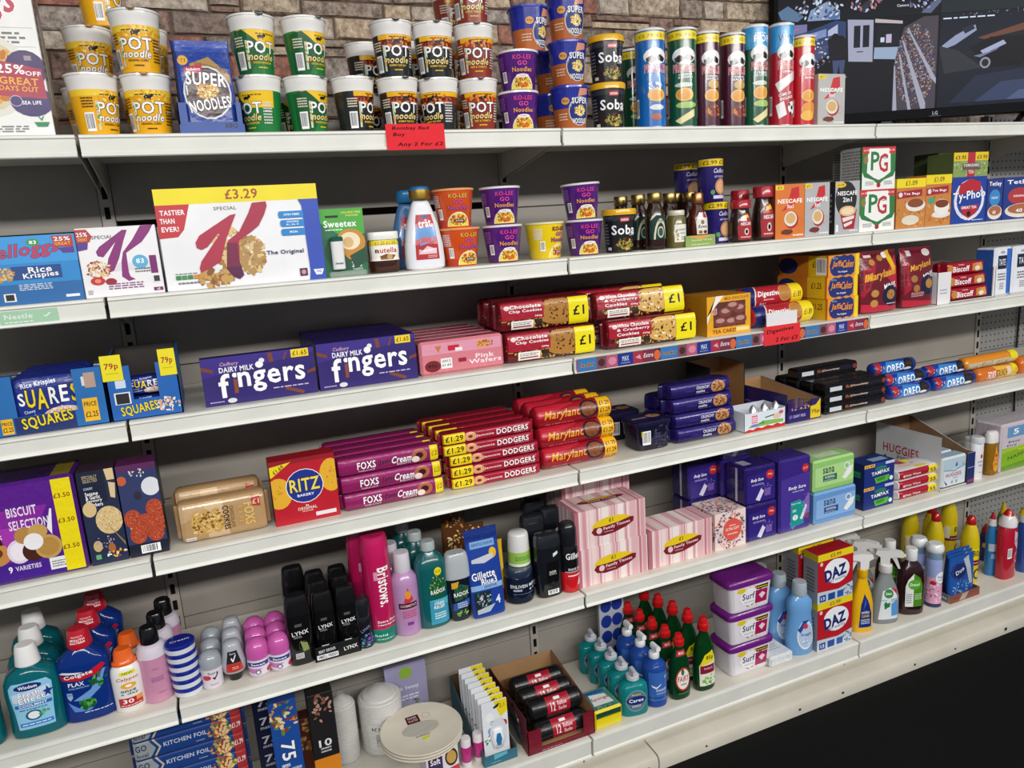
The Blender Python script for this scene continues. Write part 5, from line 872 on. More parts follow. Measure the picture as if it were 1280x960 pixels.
OR = 'r 0 0 1 1 1a3f9c;p 3a86d0 .1 .2 .6 .1 .7 .8 .3 .96;p b02a34 0 .3 .12 .5 .12 1 0 1;k 0 .3 .2 .9 c83a34,e8c8c8 .004 12;t OREO .46 .5 .44 .42 fff 2;e .8 .6 .12 .36 1a1414;e .8 .6 .09 .26 2c2424;e .77 .36 .1 .08 f0f0f0;r .94 0 1 1 1a2f7a'
G = 'blue cream biscuit rolls'; n_ = 0
def oreo(label, pl, pr_, d, dz, rz=0):
    return lying('biscuit_roll', label, 'packet', 3, pl, pr_, d, .043, .043, '1a3a94', OR, kind='roll', dz=dz, grp=G, rz=rz)
oreo('blue cream biscuit roll, bottom of the left three', 1116, 1166, .03, 0)
oreo('blue cream biscuit roll, middle of the left three', 1109, 1160, .05, .036)
oreo('blue cream biscuit roll, top of the left three', 1094, 1147, .075, .073)
oreo('blue cream biscuit roll lying under the top left one, second row', 1094, 1146, .083, .002)
oreo('blue cream biscuit roll, bottom of the right pair', 1170, 1222, .03, 0)
oreo('blue cream biscuit roll, upper of the right pair', 1160, 1213, .055, .038)
oreo('blue cream biscuit roll in the row behind the right pair', 1158, 1208, .095, 0)
CO = 'r 0 0 1 1 d8701c;p f0b83a .5 0 1 0 1 .8 .4 1;T FOXS .3 .45 .2 .46 fff a8400f;T CRUNCH .56 .5 .26 .4 4a2410 f0c060;l .46 .14 .8 .24 f8e0b0 1;r .86 0 .98 1 f0d81c;t £1.25 .92 .5 .08 .3 5a3a10;r .7 .3 .8 .8 e8d0c0'
q = lying('biscuit_roll', 'orange crunch cream biscuit roll, lower one at the shelf end', 'packet', 3, 1224, 1274, .03, .045, .045, 'd06a1c', CO, kind='roll', grp='orange biscuit rolls')
lying('biscuit_roll', 'orange crunch cream biscuit roll with clear window, upper one', 'packet', 3, 1208, 1274, .045, .045, .045, 'd8861f', 'r 0 0 1 1 e08a22;r .02 .1 .96 .55 c8c0a0;k .05 .1 .9 .5 9a9a6a,e8e0c0,b8a86a .006 60;r .84 .4 1 1 f0d81c', kind='roll', dz=.043, grp='orange biscuit rolls')
lying('biscuit_roll', 'orange biscuit roll in the second row under the upper one', 'packet', 3, 1205, 1262, .078, .045, .045, 'd06a1c', CO, kind='roll', grp='orange biscuit rolls')
lying('biscuit_roll', 'orange biscuit roll cut off by the right frame edge', 'packet', 3, 1277, 1330, .03, .06, .05, 'd06a1c', CO, kind='roll', grp='orange biscuit rolls')
# ================================================================== FIFTH SHELF
FL = 'gloss'
MB_ = lambda c: [('bottle_body', '0:.88,.8 .02:.97,.95 .06:1 .3:.97 .5:1 .62:.97 .7:.84,.9 .755:.5,.7 .775:.42,.6', c, 'liq', 2.8), ('screw_cap', '.775:.4,.62 .79:.46,.7 .97:.38,.6 1:.34,.54', 'ecebea', FL)]
WL = 'p 8fc8e6 .12 0 .88 0 .96 .9 .88 1 .12 1 .04 .9;e .46 .9 .3 .075 1c2a78;t Wisdom .46 .9 .4 .07 fff;p c8dcf0 .1 .78 .9 .86 .9 .6 .1 .6;T Fresh .46 .755 .44 .12 fff 2a3a88 4;T Effect .5 .64 .56 .12 fff 1c2a60 6;p 1c3a88 .84 .84 .88 .76 .97 .74 .89 .69 .9 .6 .84 .66 .78 .62 .8 .7 .74 .74 .82 .76;r .12 .47 .9 .54 2a6ab8;t COOLMINT .5 .505 .6 .05 fff;e .48 .28 .18 .11 2a5a78;e .48 .28 .13 .08 e8f0f4;k .58 .24 .8 .36 3a9a6a,6ab88a .004 14;l .2 .4 .84 .44 3a5a88 1;r .16 .06 .86 .14 3a7ac8;l .2 .08 .82 .12 e8f0f8 1'
r = turned('mouthwash_bottle', 'teal mouthwash bottle with white cap and pale blue label, front one', 'bottle', 4, 9, 84, 806, .03, MB_('0f7c88'), [(0, .12, .64, .84, WL)], ry=.6)
behind(r, 2, .082, 'file of teal mouthwash bottles', 'teal mouthwash bottles', -.008)
q = turned('mouthwash_bottle', 'teal mouthwash bottle cut by the left edge of the photo', 'bottle', 4, -66, 6, 822, .03, MB_('0f7c88'), [(0, .12, .64, .84, WL)], ry=.6)
r = turned('mouthwash_bottle', 'deep blue mouthwash bottle with red cap, front one', 'bottle', 4, 75, 147, 786, .036, [('bottle_body', '0:.86,.8 .02:.96,.95 .07:1 .3:.93 .5:.95 .62:1 .68:.94 .74:.7,.8 .79:.45,.66 .8:.44,.62', '173f9c', 'liq', 2.8), ('screw_cap', '.795:.42,.66 .83:.48,.76 .97:.38,.6 1:.34,.54', 'c01c30', FL)],
  [(0, .1, .66, .9, 'p c81c30 .02 .82 .5 .78 .9 .94 .96 .88 .8 .74 .4 .68 .04 .72;p e8e8f0 .02 .86 .4 .82 .5 .84 .1 .9;T Colgate .4 .785 .6 .1 fff a01424 5;t PLAX .32 .62 .34 .08 e8f0fa;t TOTAL_PROTECTION .36 .54 .44 .03 9ac8f0;p 9ab8e0 .08 .46 .2 .46 .2 .36 .14 .3 .08 .36;t 24/7 .14 .42 .1 .04 1c3a88;p 6a9ad8 .2 .3 .6 .46 .9 .8 .96 .8 .8 .44 .5 .26;p 5a8ad0 .08 .28 .3 .14 .6 .1 .8 .2 .5 .05 .2 .08;k .62 .5 .94 .74 2f7a3a,5aa84a,1c5a2a .008 18;k .3 .12 .64 .28 2f7a3a,5aa84a,1c5a2a .008 22;l .4 .02 .96 .05 cde 1'), (1, .84, .96, 60, 't PROTECTS .5 .82 .5 .14 f4d8d8;t MOUTH .5 .56 .6 .18 fff;t BACTERIA .5 .32 .6 .18 fff')], ry=.6, rz=0)
behind(r, 2, .085, 'file of deep blue mouthwash bottles', 'deep blue mouthwash bottles', .006)
r = turned('suncream_bottle', 'white sun lotion bottle with orange cap and red 30 panel, front one', 'bottle', 4, 141, 182, 811, .03, [('bottle_body', '0:.9 .02:.98 .6:1 .7:.92 .76:.7', 'eceae6', FL), ('screw_cap', '.755:.78 .79:.8 .82:.66 .96:.58 1:.5', 'e8641c', FL)],
  [(0, .04, .72, 84, 'r .34 .86 .7 .94 e8dc1c;t NEW .52 .9 .24 .05 3a7a3a;I Calypso .5 .76 .5 .1 c84a2a f4e8e0;e .5 .6 .17 .075 f0b03a;e .5 .6 .07 .03 fff;t once .48 .47 .34 .06 333;t a_day .5 .395 .4 .06 333;r .22 .08 .78 .3 b8242c;t 30 .44 .22 .24 .1 fff;r .62 .2 .78 .3 e8963a;l .26 .1 .74 .14 f0d0c8 1')], ry=.8, rz=8)
behind(r, 1, .07, 'pair of white sun lotion bottles', 'white sun lotion bottles', .004)
r = turned('lotion_bottle', 'pink lotion bottle with black cap and oval label, front one', 'bottle', 4, 175, 215, 784, .034, [('bottle_body', '0:.92 .015:1 .62:1', 'c88aa8', FL), ('bottle_shoulder', '.62:1 .7:.97 .76:.84 .79:.55', 'd8cfdc', FL), ('flip_cap', '.785:.6 .79:.62 .97:.58 1:.5', '0e0e10', FL)], [(0, .12, .56, 80, 'o .55 .5 .3 .3 a890c8 .004;l .42 .42 .72 .58 8a5a8a 3;r .48 .8 .62 .84 b86a98;l .54 .04 .74 .08 8a5a78 1')])
behind(r, 2, .062, 'file of pink lotion bottles with black caps', 'pink lotion bottles', .012)
r = turned('cream_tin', 'flat blue and white cream tin at the bottom of its pile', 'tin', 4, 217, 256, 808, .024, [('tin_base', '0:.94 .06:.99 .6:.99', 'd4d8e0', 'gloss'), ('tin_lid', '.6:1.01 .9:1.01 .97:.97 1:.9', '16268a', FL)], [(1, .62, .9, 60, 'r .2 .1 .8 .9 16268a')], H=.0205)
above(r, 5, .0207, 'pile of flat blue and white cream tins', 'blue and white cream tins', -.0008)
pr(COL.objects[[o for o in COL.objects if o.get('label', '').startswith('topmost of the pile of flat blue')][0].name], FlatFace(lambda u, v, o: ((u - .5) * .05, (v - .5) * .05, .0205 + o), .05, .05), 't Cream .5 .5 .8 .16 e8ecf8 8', FL, 'lid_print')
r = turned('rollon_deodorant', 'clear roll-on deodorant with grey dome cap and tick label', 'deodorant', 4, 251, 280, 813, .024, [('bottle_body', '0:.84 .03:.9 .3:.94 .58:1', 'd4d0d6', FL), ('dome_cap', '.58:1.02 .8:.98 .9:.82 .97:.5 1:.15', '9aa0a8', FL)], [(0, .06, .56, 80, 'r 0 0 1 1 e0d8e2;t Sure .54 .84 .34 .14 3a3a44;e .3 .6 .16 .14 c83048;p 222 .5 .56 .58 .44 .74 .8 .68 .8 .58 .56 .54 .62;l .4 .14 .7 .26 b06a8a 2')])
behind(r, 2, .054, 'file of grey-capped clear roll-on deodorants', 'clear roll-on deodorants', .002)
r = turned('rollon_deodorant', 'grey upside-down roll-on deodorant with black foot and red panel', 'deodorant', 4, 277, 309, 800, .028, [('black_foot', '0:.5,.45 .02:.52,.48 .26:.72,.6', '121214', FL), ('bottle_body', '.24:.86 .3:.96 .5:1 .8:.76 .92:.68 .97:.56 1:.3', 'a9adb4', FL, 2.4)], [(1, .3, .86, .8, 'p 1c1c20 .14 .4 .2 .9 .8 .9 .88 .4;p c03a30 .06 .02 .14 .4 .88 .4 .96 .02 .5 0;t Sure .5 .8 .36 .08 ccc;p eee .36 .6 .48 .44 .7 .74 .62 .72 .48 .54 .42 .64;l .4 .12 .74 .26 e8c0b8 2')])
behind(r, 2, .056, 'file of upside-down grey roll-on deodorants', 'grey upside-down roll-ons', .002)
SX = 'r 0 0 1 1 e6dde8;r .1 .6 .82 .9 24348a;e .1 .75 .06 .15 24348a;e .82 .75 .06 .15 24348a;t Sanex .46 .75 .5 .16 fff;e .9 .76 .07 .14 d8b0d8;p c87ab8 0 .5 .6 .44 .3 .1 0 .2;e .44 .2 .1 .16 556;e .44 .2 .06 .1 eee;e .86 .2 .12 .18 c02a40'
r = turned('rollon_deodorant', 'pink-domed roll-on deodorant in the left of two files', 'deodorant', 4, 309, 338, 797, .022, [('bottle_body', '0:.86 .04:.96 .44:1 .5:.98', 'd0c4d0', FL), ('dome_cap', '.5:1.0 .6:1.02 .72:1.02 .86:.9 .95:.6 1:.2', 'c85aa8', FL)], [(0, .1, .48, 76, SX)])
r['group'] = 'pink-domed roll-on deodorants'; x, y, z = r.location
behind(r, 2, .052, 'left file of pink-domed roll-ons', 'pink-domed roll-on deodorants', .001)
q = dup(r, (X(350, ZS[4] + .03, y), y, z), 'pink-domed roll-on deodorant in the right of two files', 0, 'pink-domed roll-on deodorants')
behind(q, 2, .052, 'right file of pink-domed roll-ons', 'pink-domed roll-on deodorants', .001)
LX = lambda g: 'r .3 .8 .6 .86 555;t LYNX .5 .66 .7 .09 e8e8ea 4;l .2 .55 .55 .6 999 2;' + ('p 8a9a5a .45 .48 .75 .42 .8 .26 .55 .24;o .56 .38 .18 .1 e8f0d0 .002;' if g else 'o .6 .4 .3 .16 8a8a90 .0018;') + 'r .2 .1 .55 .22 ddd;l .22 .11 .53 .21 333 3'
LP = [('bottle_body', '0:.88,.85 .02:.97,.97 .6:1 .72:.96', '0d0d0f', FL, 3), ('flip_cap', '.72:.97 .74:.98 .95:.84,.9 .99:.74,.8 1:.6', '141416', FL, 3)]
r = turned('shower_gel_bottle', 'black shower gel bottle with white glass print, standing alone in front', 'bottle', 4, 359, 393, 743, .028, LP, [(0, .04, .7, .9, LX(1))], ry=.6, grp='black shower gel bottles')
dup(r, (r.location.x + .012, r.location.y + .16, ZS[4]), 'black shower gel bottle at the back behind the lone front one', 0, 'black shower gel bottles')
q = turned('shower_gel_bottle', 'black shower gel bottle with ring print, left front one in the black tray', 'bottle', 4, 393, 422, 738, .034, LP, [(0, .04, .7, .9, LX(0))], ry=.6, dz=.003, grp='black shower gel bottles')
behind(q, 2, .058, 'left file in the black cardboard tray', 'black shower gel bottles', 0)
q2 = dup(q, (X(436, ZS[4] + .05, q.location.y), q.location.y, q.location.z), 'black shower gel bottle with ring print, right front one in the black tray', 0, 'black shower gel bottles')
behind(q2, 2, .058, 'right file in the black cardboard tray', 'black shower gel bottles', .001)
tray('display_tray', 'black cardboard tray holding shower gel bottles', 'tray', 4, 395, 452, .022, .20, .036, .036, .04, '0f0f11', '1a1a1c', 't BEAT_ODOUR .27 .7 .36 .2 e8e8ea 3;r .04 .14 .5 .46 e8e8ea;t SMELL_FRESH .27 .3 .4 .2 111;t LYNX .78 .5 .3 .26 f0f0f2 4')
turned('spray_can', 'small black body spray can with coloured pattern at its foot', 'can', 4, 444, 467, 747, .024, [('can_body', '0:.94 .02:1 .6:1 .64:.9', '15161c', FL), ('spray_cap', '.64:.92 .66:.95 .96:.9 1:.8', '1a1d24', FL)], [(0, .02, .58, 84, 'k .1 .0 .95 .5 2a6a8a,4ab0c8,3a3a6a,8a5ac8 .005 40;t LYNX .5 .7 .4 .1 8a8ab8 30;p e8e8ea .1 .2 .24 .26 .2 .06')])
r = turned('hairspray_can', 'tall pink hairspray can with white vertical name and green foot', 'can', 4, 457, 493, 668, .028, [('can_body', '0:.96 .01:1 .8:1', 'c01a58', FL), ('spray_cap', '.8:.98 .81:1 .95:.97 .99:.9 1:.8', 'c81e60', FL), ('foot_band', '.004:1.012 .005:1.015 .13:1.015 .131:1.01', '1c7a68', FL)],
  [(0, .14, .8, 84, 't Bristows. .6 .6 .3 .56 fff 270;l .36 .66 .46 .9 e8a8c0 1;t Extra_Firm .6 .1 .5 .035 fff;t Hairspray .6 .05 .5 .03 fff'), (2, .01, .12, 84, 't hold .4 .6 .3 .2 cfe;l .3 .2 .7 .3 cfe 1')])
behind(r, 1, .062, 'pair of pink hairspray cans', 'pink hairspray cans', -.02)
r = turned('remover_bottle', 'clear lilac bottle with white cap and small red label', 'bottle', 4, 490, 525, 690, .026, [('bottle_body', '0:.92 .015:1 .62:1 .7:.94 .77:.6', 'b48ab8', FL), ('screw_cap', '.77:.6 .78:.62 .98:.58 1:.54', 'd4cfd8', FL)], [(0, .12, .62, 70, 'p c83a4a .36 .62 .44 .8 .5 .98 .6 .8 .66 .66 .5 .58;e .5 .8 .1 .1 e8963a;r .2 .46 .78 .6 4a1a2a;t COSMETICS .5 .53 .5 .06 e8c8c8;l .3 .22 .74 .42 c83a5a 4;r .42 .04 .6 .12 8a3a8a')])
behind(r, 2, .062, 'file of clear lilac bottles', 'clear lilac bottles', -.013)
RX = 'r .3 .0 .96 .42 3a9ab8;p 5ab8d0 .3 .42 .96 .3 .96 .42;l .44 .08 .86 .2 e0f0f4 3;e .62 .62 .3 .16 1c5a34;k .34 .5 .92 .84 2f7a3a,5a9a4a,b8c88a,184a28 .004 60;e .66 .9 .13 .07 e8d81c;t £1.75 .66 .9 .16 .04 333;T RADOX .62 .56 .52 .07 fff 143a24 3;t STRESS .62 .35 .34 .05 fff;t RELIEF .62 .29 .38 .05 fff'
r = turned('bath_soak_bottle', 'tall teal bath soak bottle with round green emblem, front one', 'bottle', 4, 520, 561, 676, .03, [('bottle_body', '0:.9 .015:1 .68:1 .76:.96 .82:.76 .87:.42 .9:.38', '0e5a5c', FL, 2.5), ('screw_cap', '.895:.4 .9:.44 .985:.44 1:.4', 'a8b4b4', FL)], [(0, .05, .74, .92, RX)], ry=.72)
behind(r, 2, .075, 'file of tall teal bath soak bottles', 'teal bath soak bottles', -.013)
turned('shower_gel_bottle', 'dark shower gel bottle with clear grey top next to the razors', 'bottle', 4, 557, 590, 690, .028, [('bottle_body', '0:.7,.75 .04:.84,.9 .3:.97 .64:1', '10182c', FL, 2.6), ('clear_cap', '.64:1.02 .66:1.03 .9:.94,.9 .98:.84,.8 1:.7', 'b0b6ba', FL, 2.8)], [(0, .06, .62, .86, 'p 2f5a3a .2 .45 .8 .5 .9 .8 .5 .9 .2 .8;k .2 .5 .86 .84 1c4a2a,3a6a3a,143050 .004 30;p d8a82a .1 .96 .44 .98 .36 .82 .1 .8;T RADOX .52 .64 .7 .11 fff 10182c 4;p 3a5aa8 .1 .2 .9 .3 .9 .48 .1 .4;l .3 .26 .8 .42 cde 3;k .2 .04 .84 .2 4a9a3a,8ac84a .004 20')], ry=.7)
r = bag('razor_pack', 'blue pack of disposable razors with silver window', 'packet', 4, 593, 634, 670, .016, .018, '17398c', 'r 0 0 1 1 1c3f98;r 0 .84 1 1 18307c;r .1 .78 .9 .86 7aa8d8;t GENTLE_SHAVE .5 .82 .7 .03 1c3a88;e .8 .7 .12 .06 e8b81e;p c8ccd4 .1 .66 .8 .7 .8 .64 .5 .6 .1 .62;T Gillette .42 .47 .74 .09 fff 10246a 4;T Blue3 .58 .39 .5 .08 fff 10246a 4;r 0 .3 1 .36 8ab0dc;t SENSITIVE .6 .33 .4 .03 1c3a88;p 1f2a34 .05 .28 .6 .28 .54 .06 .05 .06;k .1 .1 .6 .28 2f7a3a,8a9aa8,ccd .005 26;p b8c0c8 .1 .08 .7 .12 .5 .04 .1 .03;t 4 .8 .16 .16 .1 dfe8f4', lean=-7)
bag('razor_pack', 'yellow and brown hanging pack behind the blue razors', 'packet', 4, 612, 634, 680, .07, .02, 'd8a81c', 'r 0 0 1 1 dcae1e;e .3 .66 .3 .16 d8641c;o .3 .66 .26 .13 fff .002;p 8a2a1c .7 0 1 0 1 .2 .8 .2')
for k, (a, b, t, d) in enumerate(((560, 590, 647, .2), (583, 612, 660, .2))):
    bag('snack_pack', ['brown and gold pack at the back above the grey-topped bottle', 'brown shiny pack at the back behind the razors'][k], 'packet', 4, a, b, t, d, .03, '5a3418', 'k .1 .5 .9 1 d8b878,b8843a,e8d0a0 .006 40')
def encl(): pass
r = turned('hair_gel_tub', 'navy hair gel jar with white wording', 'jar', 4, 629, 668, 707, .026, [('jar_body', '0:.8 .04:.95 .2:1 .7:1 .78:.9', '16243f', 'liq'), ('screw_lid', '.78:.94 .8:.97 .96:.97 1:.92', '24344c', FL)], [(0, .16, .7, 80, 't ENLIVEN_MEN .5 .74 .66 .18 e8ecf0;r .24 .48 .44 .58 ccd;t HAIR_GEL .34 .53 .18 .06 223;l .24 .3 .74 .34 89a 1;e .66 .5 .03 .05 cde;r .72 .46 .8 .58 89a')])
turned('rollon_deodorant', 'white and lime roll-on standing upside down on the navy gel jar', 'deodorant', 4, 634, 663, 664, r.location.y - .018, [('clear_collar', '0:.94 .02:1 .1:1', 'e8ecd8', FL), ('bottle_body', '.1:1 .45:.98', '9ac85a', FL), ('white_top', '.45:.98 .92:.9 .97:.84 1:.7', 'dcdcda', FL)], [(1, .1, .44, 70, 'l .2 .3 .8 .7 4a8a3a 3')], zb=ZS[4] + r['_h'])
r = turned('shampoo_bottle', 'black shampoo bottle with barcode at its foot', 'bottle', 4, 668, 703, 666, .026, [('bottle_body', '0:.86 .02:.97 .6:1 .8:.98', '15181e', FL, 3.2), ('flip_cap', '.8:1.0 .82:1.01 .95:.96 .99:.86 1:.7', '22262c', FL, 3.2)], [(0, .03, .76, .9, 'r .3 .28 .84 .74 0c0c0e;t NOIR .56 .52 .3 .05 e8e8e8;t SHOWER_GEL .56 .47 .34 .03 ccc;p dfe8dc .6 .84 .82 .9 .8 .96 .6 .92;k .34 .1 .9 .3 222,2c2c30 .005 30;b .3 .03 .8 .13')], ry=.6)
for k, (px, y) in enumerate(((666, .12), (689, .145), (668, .22))): dup(r, (X(px, ZS[4] + .1, y), y, ZS[4]), f'tall black bottle in the dark behind the shampoo and shaving gel, {["left", "right", "rear"][k]} one', 0, 'black bottles behind').scale = (.9, .9, 1.16)
turned('shaving_gel_can', 'black shaving gel can with red lower half', 'can', 4, 699, 724, 653, .02, [('can_body', '0:.95 .02:1 .64:1 .68:.9', '101114', FL), ('spray_cap', '.68:.92 .7:.95 .94:.9 .98:.8 1:.66', '1a1b1f', FL), ('red_band', '.01:1.012 .012:1.015 .3:1.015 .301:1.01', 'c81820', FL)], [(0, .3, .66, 84, 'T Gillette .62 .68 .74 .26 fff 101114;t SHAVE_GEL .56 .14 .5 .1 eee;r .2 .02 .8 .05 ccc'), (2, .02, .29, 84, 'p f0d8d8 .64 .3 .8 .34 .78 .8 .7 .6;r .3 .84 .8 .9 eee')])
TS = lambda s: 'r 0 0 1 1 e9c6c8;' + ''.join(f'r {a:.3f} 0 {a+b:.3f} 1 {c};' for a, b, c in ((0, .05, 'b86a78'), (.06, .012, 'f4e8e8'), (.1, .05, 'd89aa4'), (.17, .01, 'f8f0ec'), (.2, .06, 'f0d8d4'), (.3, .02, 'c88490'), (.34, .012, 'f8f0ec'), (.37, .1, 'f2e4e0'), (.5, .03, 'e0acb2'), (.55, .01, 'b86a78'), (.6, .08, 'f4e6e2'), (.7, .02, 'd09098'), (.74, .012, 'f8f0ec'), (.78, .08, 'e2b4b8'), (.88, .03, 'c07884'), (.93, .05, 'd8a0a8'))) + s
TF = 'e .52 .52 .29 .21 e8c81c;p 7a1226 .22 .4 .26 .5 .4 .5 .6 .53 .78 .6 .83 .58 .82 .46 .72 .36 .54 .27 .38 .25 .26 .3;t £1 .5 .63 .06 .1 222;e .33 .4 .04 .08 e8c8cc;t Family_Tissues .58 .45 .38 .1 f4e0e0 5;l .4 .32 .54 .36 e0b0b8 1'
TT_ = 'e .5 .5 .34 .14 7a1a2a;p e8c81c .2 .5 .34 .62 .64 .62 .8 .5;p 7a1226 .2 .44 .34 .38 .66 .38 .8 .44 .8 .54 .2 .54;t Family_Tissues .52 .46 .4 .1 f0d8d8'
r = carton('tissue_box', 'pink striped tissue box with gold and wine badge, lower front one', 'box', 4, 724, 810, 690, .03, .11, 'd8a0a8', TS(TF), TS(''), TS(TT_))
h = r['_h']; x, y, z = r.location; G = 'pink striped tissue boxes'; r['group'] = G
dup(r, (x - .002, y + .002, z + h + .0004), 'pink striped tissue box stacked above the lower front one', 0, G).scale = (1, 1, .999)
for j in range(3):
    q = dup(r, (x + .024, y + .125, z + (h + .0004) * j), f'pink striped tissue box in the second row, {["bottom", "middle", "top with dark opening"][j]}', 0, G)
    if j == 2: q.scale.z = min(1, (.327 - 2 * h) / h)
carton('tissue_box', 'pink striped tissue box standing single beside the stacked ones', 'box', 4, 812, 890, 666, .03, .1, 'd8a0a8', TS(TF), TS(''), TS(''), grp=G)
LV = 'r 0 0 1 1 efd9d4;k 0 0 1 1 3a3a58,d8785a,e8a090,b8c0d8,5a3a4a .0055 260'
carton('tissue_cube', 'small tissue cube with leaf pattern and coral disc', 'box', 4, 894, 932, 644, .03, .11, 'e8cfc8', LV + ';e .56 .5 .3 .3 e0584a;t ULTRA_SOFT .56 .52 .44 .08 fbe8e0;t tissues .56 .62 .2 .05 fbe8e0;l .4 .36 .72 .42 fbe0d8 1', LV + ';r 0 .999 1 1 efd9d4', LV)
PD = 'r 0 0 1 1 33247e;p 2a1c68 0 .8 1 .9 1 1 0 1;e .82 .76 .14 .14 c8302c;t 99p .82 .76 .16 .07 f8d8c8;I Body_Sure .36 .66 .44 .12 fff 2a1c68;l .16 .5 .6 .56 b8a8d8 2;p e0dcf0 .3 .08 .5 .4 .6 .3 .44 .02;r .62 .14 .84 .36 7a5aa8;k .5 .3 .9 .5 8a78c0,5a48a0 .003 30'
r = carton('pad_pack', 'small purple sanitary pad pack, lower front one beside the leaf-pattern cube', 'packet', 4, 934, 972, 634, .026, .09, '2a1c68', PD, 'r 0 0 1 1 241858;r .5 0 .62 1 c8c4d4', 'r 0 0 1 1 2a1c68;r .1 .3 .4 .8 b8b0c8', fin='film')
h = r['_h']; x, y, z = r.location; G = 'small purple pad packs'; r['group'] = G
dup(r, (x - .004, y + .002, z + h + .001), 'small purple sanitary pad pack, upper front one', 0, G)
for j in range(3):
    q = dup(r, (x - .012, y + .1, z + (h + .001) * j), f'small purple sanitary pad pack in the second row, {["low", "middle", "high"][j]}', 0, G)
    if j == 2: q.scale.z = min(1, (.317 - 2 * h) / h)
for j in range(2): dup(r, (x - .115, y + .125, z + (h + .001) * j), f'dark purple pad pack behind the leaf-pattern tissue cube, {["low", "raised"][j]}', 0, G)
carton('pad_pack', 'tall purple sanitary towel pack with turquoise panel', 'packet', 4, 974, 1013, 577, .024, .09, '3a2a80', 'r 0 0 1 1 4a3596;p 3a2680 0 .75 1 .8 1 1 0 1;p 8a6ac0 .3 .1 1 .5 1 .2 .4 0;e .84 .86 .12 .06 c8302c;t £1.19 .84 .86 .14 .03 f8d8c8;I Body_Sure .56 .6 .6 .06 fff 3a2680;t maternity .6 .545 .4 .025 cdf;p 1f9a94 .34 .04 .8 .06 .8 .36 .66 .42 .34 .4;t Super_Long .52 .37 .32 .03 e8f4f4;l .4 .25 .54 .29 fff 2;e .5 .17 .09 .04 f4f8f8;t 2 .5 .17 .05 .04 1f7a78;p e8e8f4 .66 .14 .86 .34 .92 .3 .74 .12;k .74 .16 1 .5 6a4ab0,9a7ad0,b88a8a .003 40;r .86 .12 .98 .2 8a4a5a', 'r 0 0 1 1 2c1f66;r .3 .4 .9 .8 3a2c7a', fin='film')
SN = lambda c, d, e_: f'r 0 0 1 1 {c};p {d} 0 .8 1 .86 1 1 0 1;r 0 0 1 .14 {d};t sana .34 .66 .3 .2 3a4a5a;r .2 .28 .56 .5 {e_};t NORMAL .38 .42 .26 .09 dfe8f0;p f0f4f0 .7 .3 .86 .6 .98 .66 .94 .4 .78 .2;e .82 .68 .08 .13 dfe8ea;e .82 .68 .05 .08 {d};l .22 .3 .5 .34 cde 1'
r = carton('pad_pack', 'light blue sanitary pad pack under the green one', 'packet', 4, 1018, 1070, 618, .022, .08, '7aa8dc', SN('8ab4e4', '6a98d4', '2c4a8c'), 'r 0 0 1 1 5a88c0', 'r 0 0 1 1 7aa8dc', fin='film')
carton('pad_pack', 'light green sanitary pad pack on the blue one', 'packet', 4, 1017, 1068, 575, .024, .08, 'a8d888', SN('b0dc90', '94c874', '2f6a4a'), 'r 0 0 1 1 8abc68', 'r 0 0 1 1 a8d888;r .2 .2 .8 .8 d8ecc8', fin='film', zb=ZS[4] + r['_h'] + .0006, h=r['_h'])
TX = 'r 0 0 1 1 1a2f7c;p 24409a 0 .8 1 .9 1 1 0 1;r 0 .84 .34 .98 f0b83a;t £2.49 .17 .91 .28 .1 6a3a10;r .7 .86 1 .98 c8d0e4;e .55 .74 .2 .1 2a7a6a;T TAMPAX .54 .56 .6 .16 fff 101c50 3;p 5ab83a .34 .34 .84 .38 .8 .12 .4 .08;p 3a8a2a .4 .3 .7 .34 .68 .2 .44 .16;e .9 .2 .06 .1 dfe'
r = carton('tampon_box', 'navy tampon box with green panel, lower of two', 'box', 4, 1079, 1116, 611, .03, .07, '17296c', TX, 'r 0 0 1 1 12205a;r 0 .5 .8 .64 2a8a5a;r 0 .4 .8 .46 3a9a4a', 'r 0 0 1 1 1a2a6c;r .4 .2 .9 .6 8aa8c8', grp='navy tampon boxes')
dup(r, (r.location.x, r.location.y, r.location.z + r['_h'] + .0006), 'navy tampon box with green panel, upper of two', 0, 'navy tampon boxes')
WP = 'r 0 0 1 1 e8e4e6;r .03 .1 .78 .96 a81c30;t Baby_Wipes .34 .46 .36 .3 f4e0e0;e .12 .46 .03 .14 f0c8c8;p f0d81c .7 .06 .94 .1 .98 .9 .74 .94;t 55 .83 .5 .14 .42 222'
r = lying('wipes_pack', 'white baby wipes pack with red front and 55p corner, bottom of three', 'packet', 4, 1119, 1178, .026, .034, .1, 'e0dce0', WP, n=3.4)
L2 = above(r, 2, .034, 'three white baby wipes packs', 'baby wipes packs', -.001)
for o in L2[-1:]: pr(o, FlatFace(lambda u, v, q: (-.055 + u * .11, .012 + v * .076, .0342 + q - .001 * (abs(v - .5) + abs(u - .5))), .11, .076), 'r .04 .3 .5 1 a81c30;p f0d81c .55 0 .98 0 .8 1 .5 1;e .3 .4 .24 .2 e8c8b8;t 55p .7 .5 .14 .14 222', 'film', 'printed_top')
tray('display_case', 'tall white wipes display box cut sloping with brown inside', 'case', 4, 1174, 1217, .02, .26, .006, .11, .19, 'd4d6da', '8a6a4e', 'r .78 0 1 1 1f2f6a;l .8 .5 1 .56 9ac 1;r .82 .06 .98 .14 a83040', 'r 0 0 1 1 cdd0d4;T HUGGIES .4 .56 .56 .17 b01c34 cdd0d4;t pure .44 .42 .18 .06 445;p 2a4a78 .1 .3 .16 .42 .22 .3 .16 .24;p 2a5a9a .6 .28 .65 .4 .7 .28 .65 .22;t 99% .8 .26 .2 .09 5a7a98', notch=(.0, .2, .112), slope=.12)
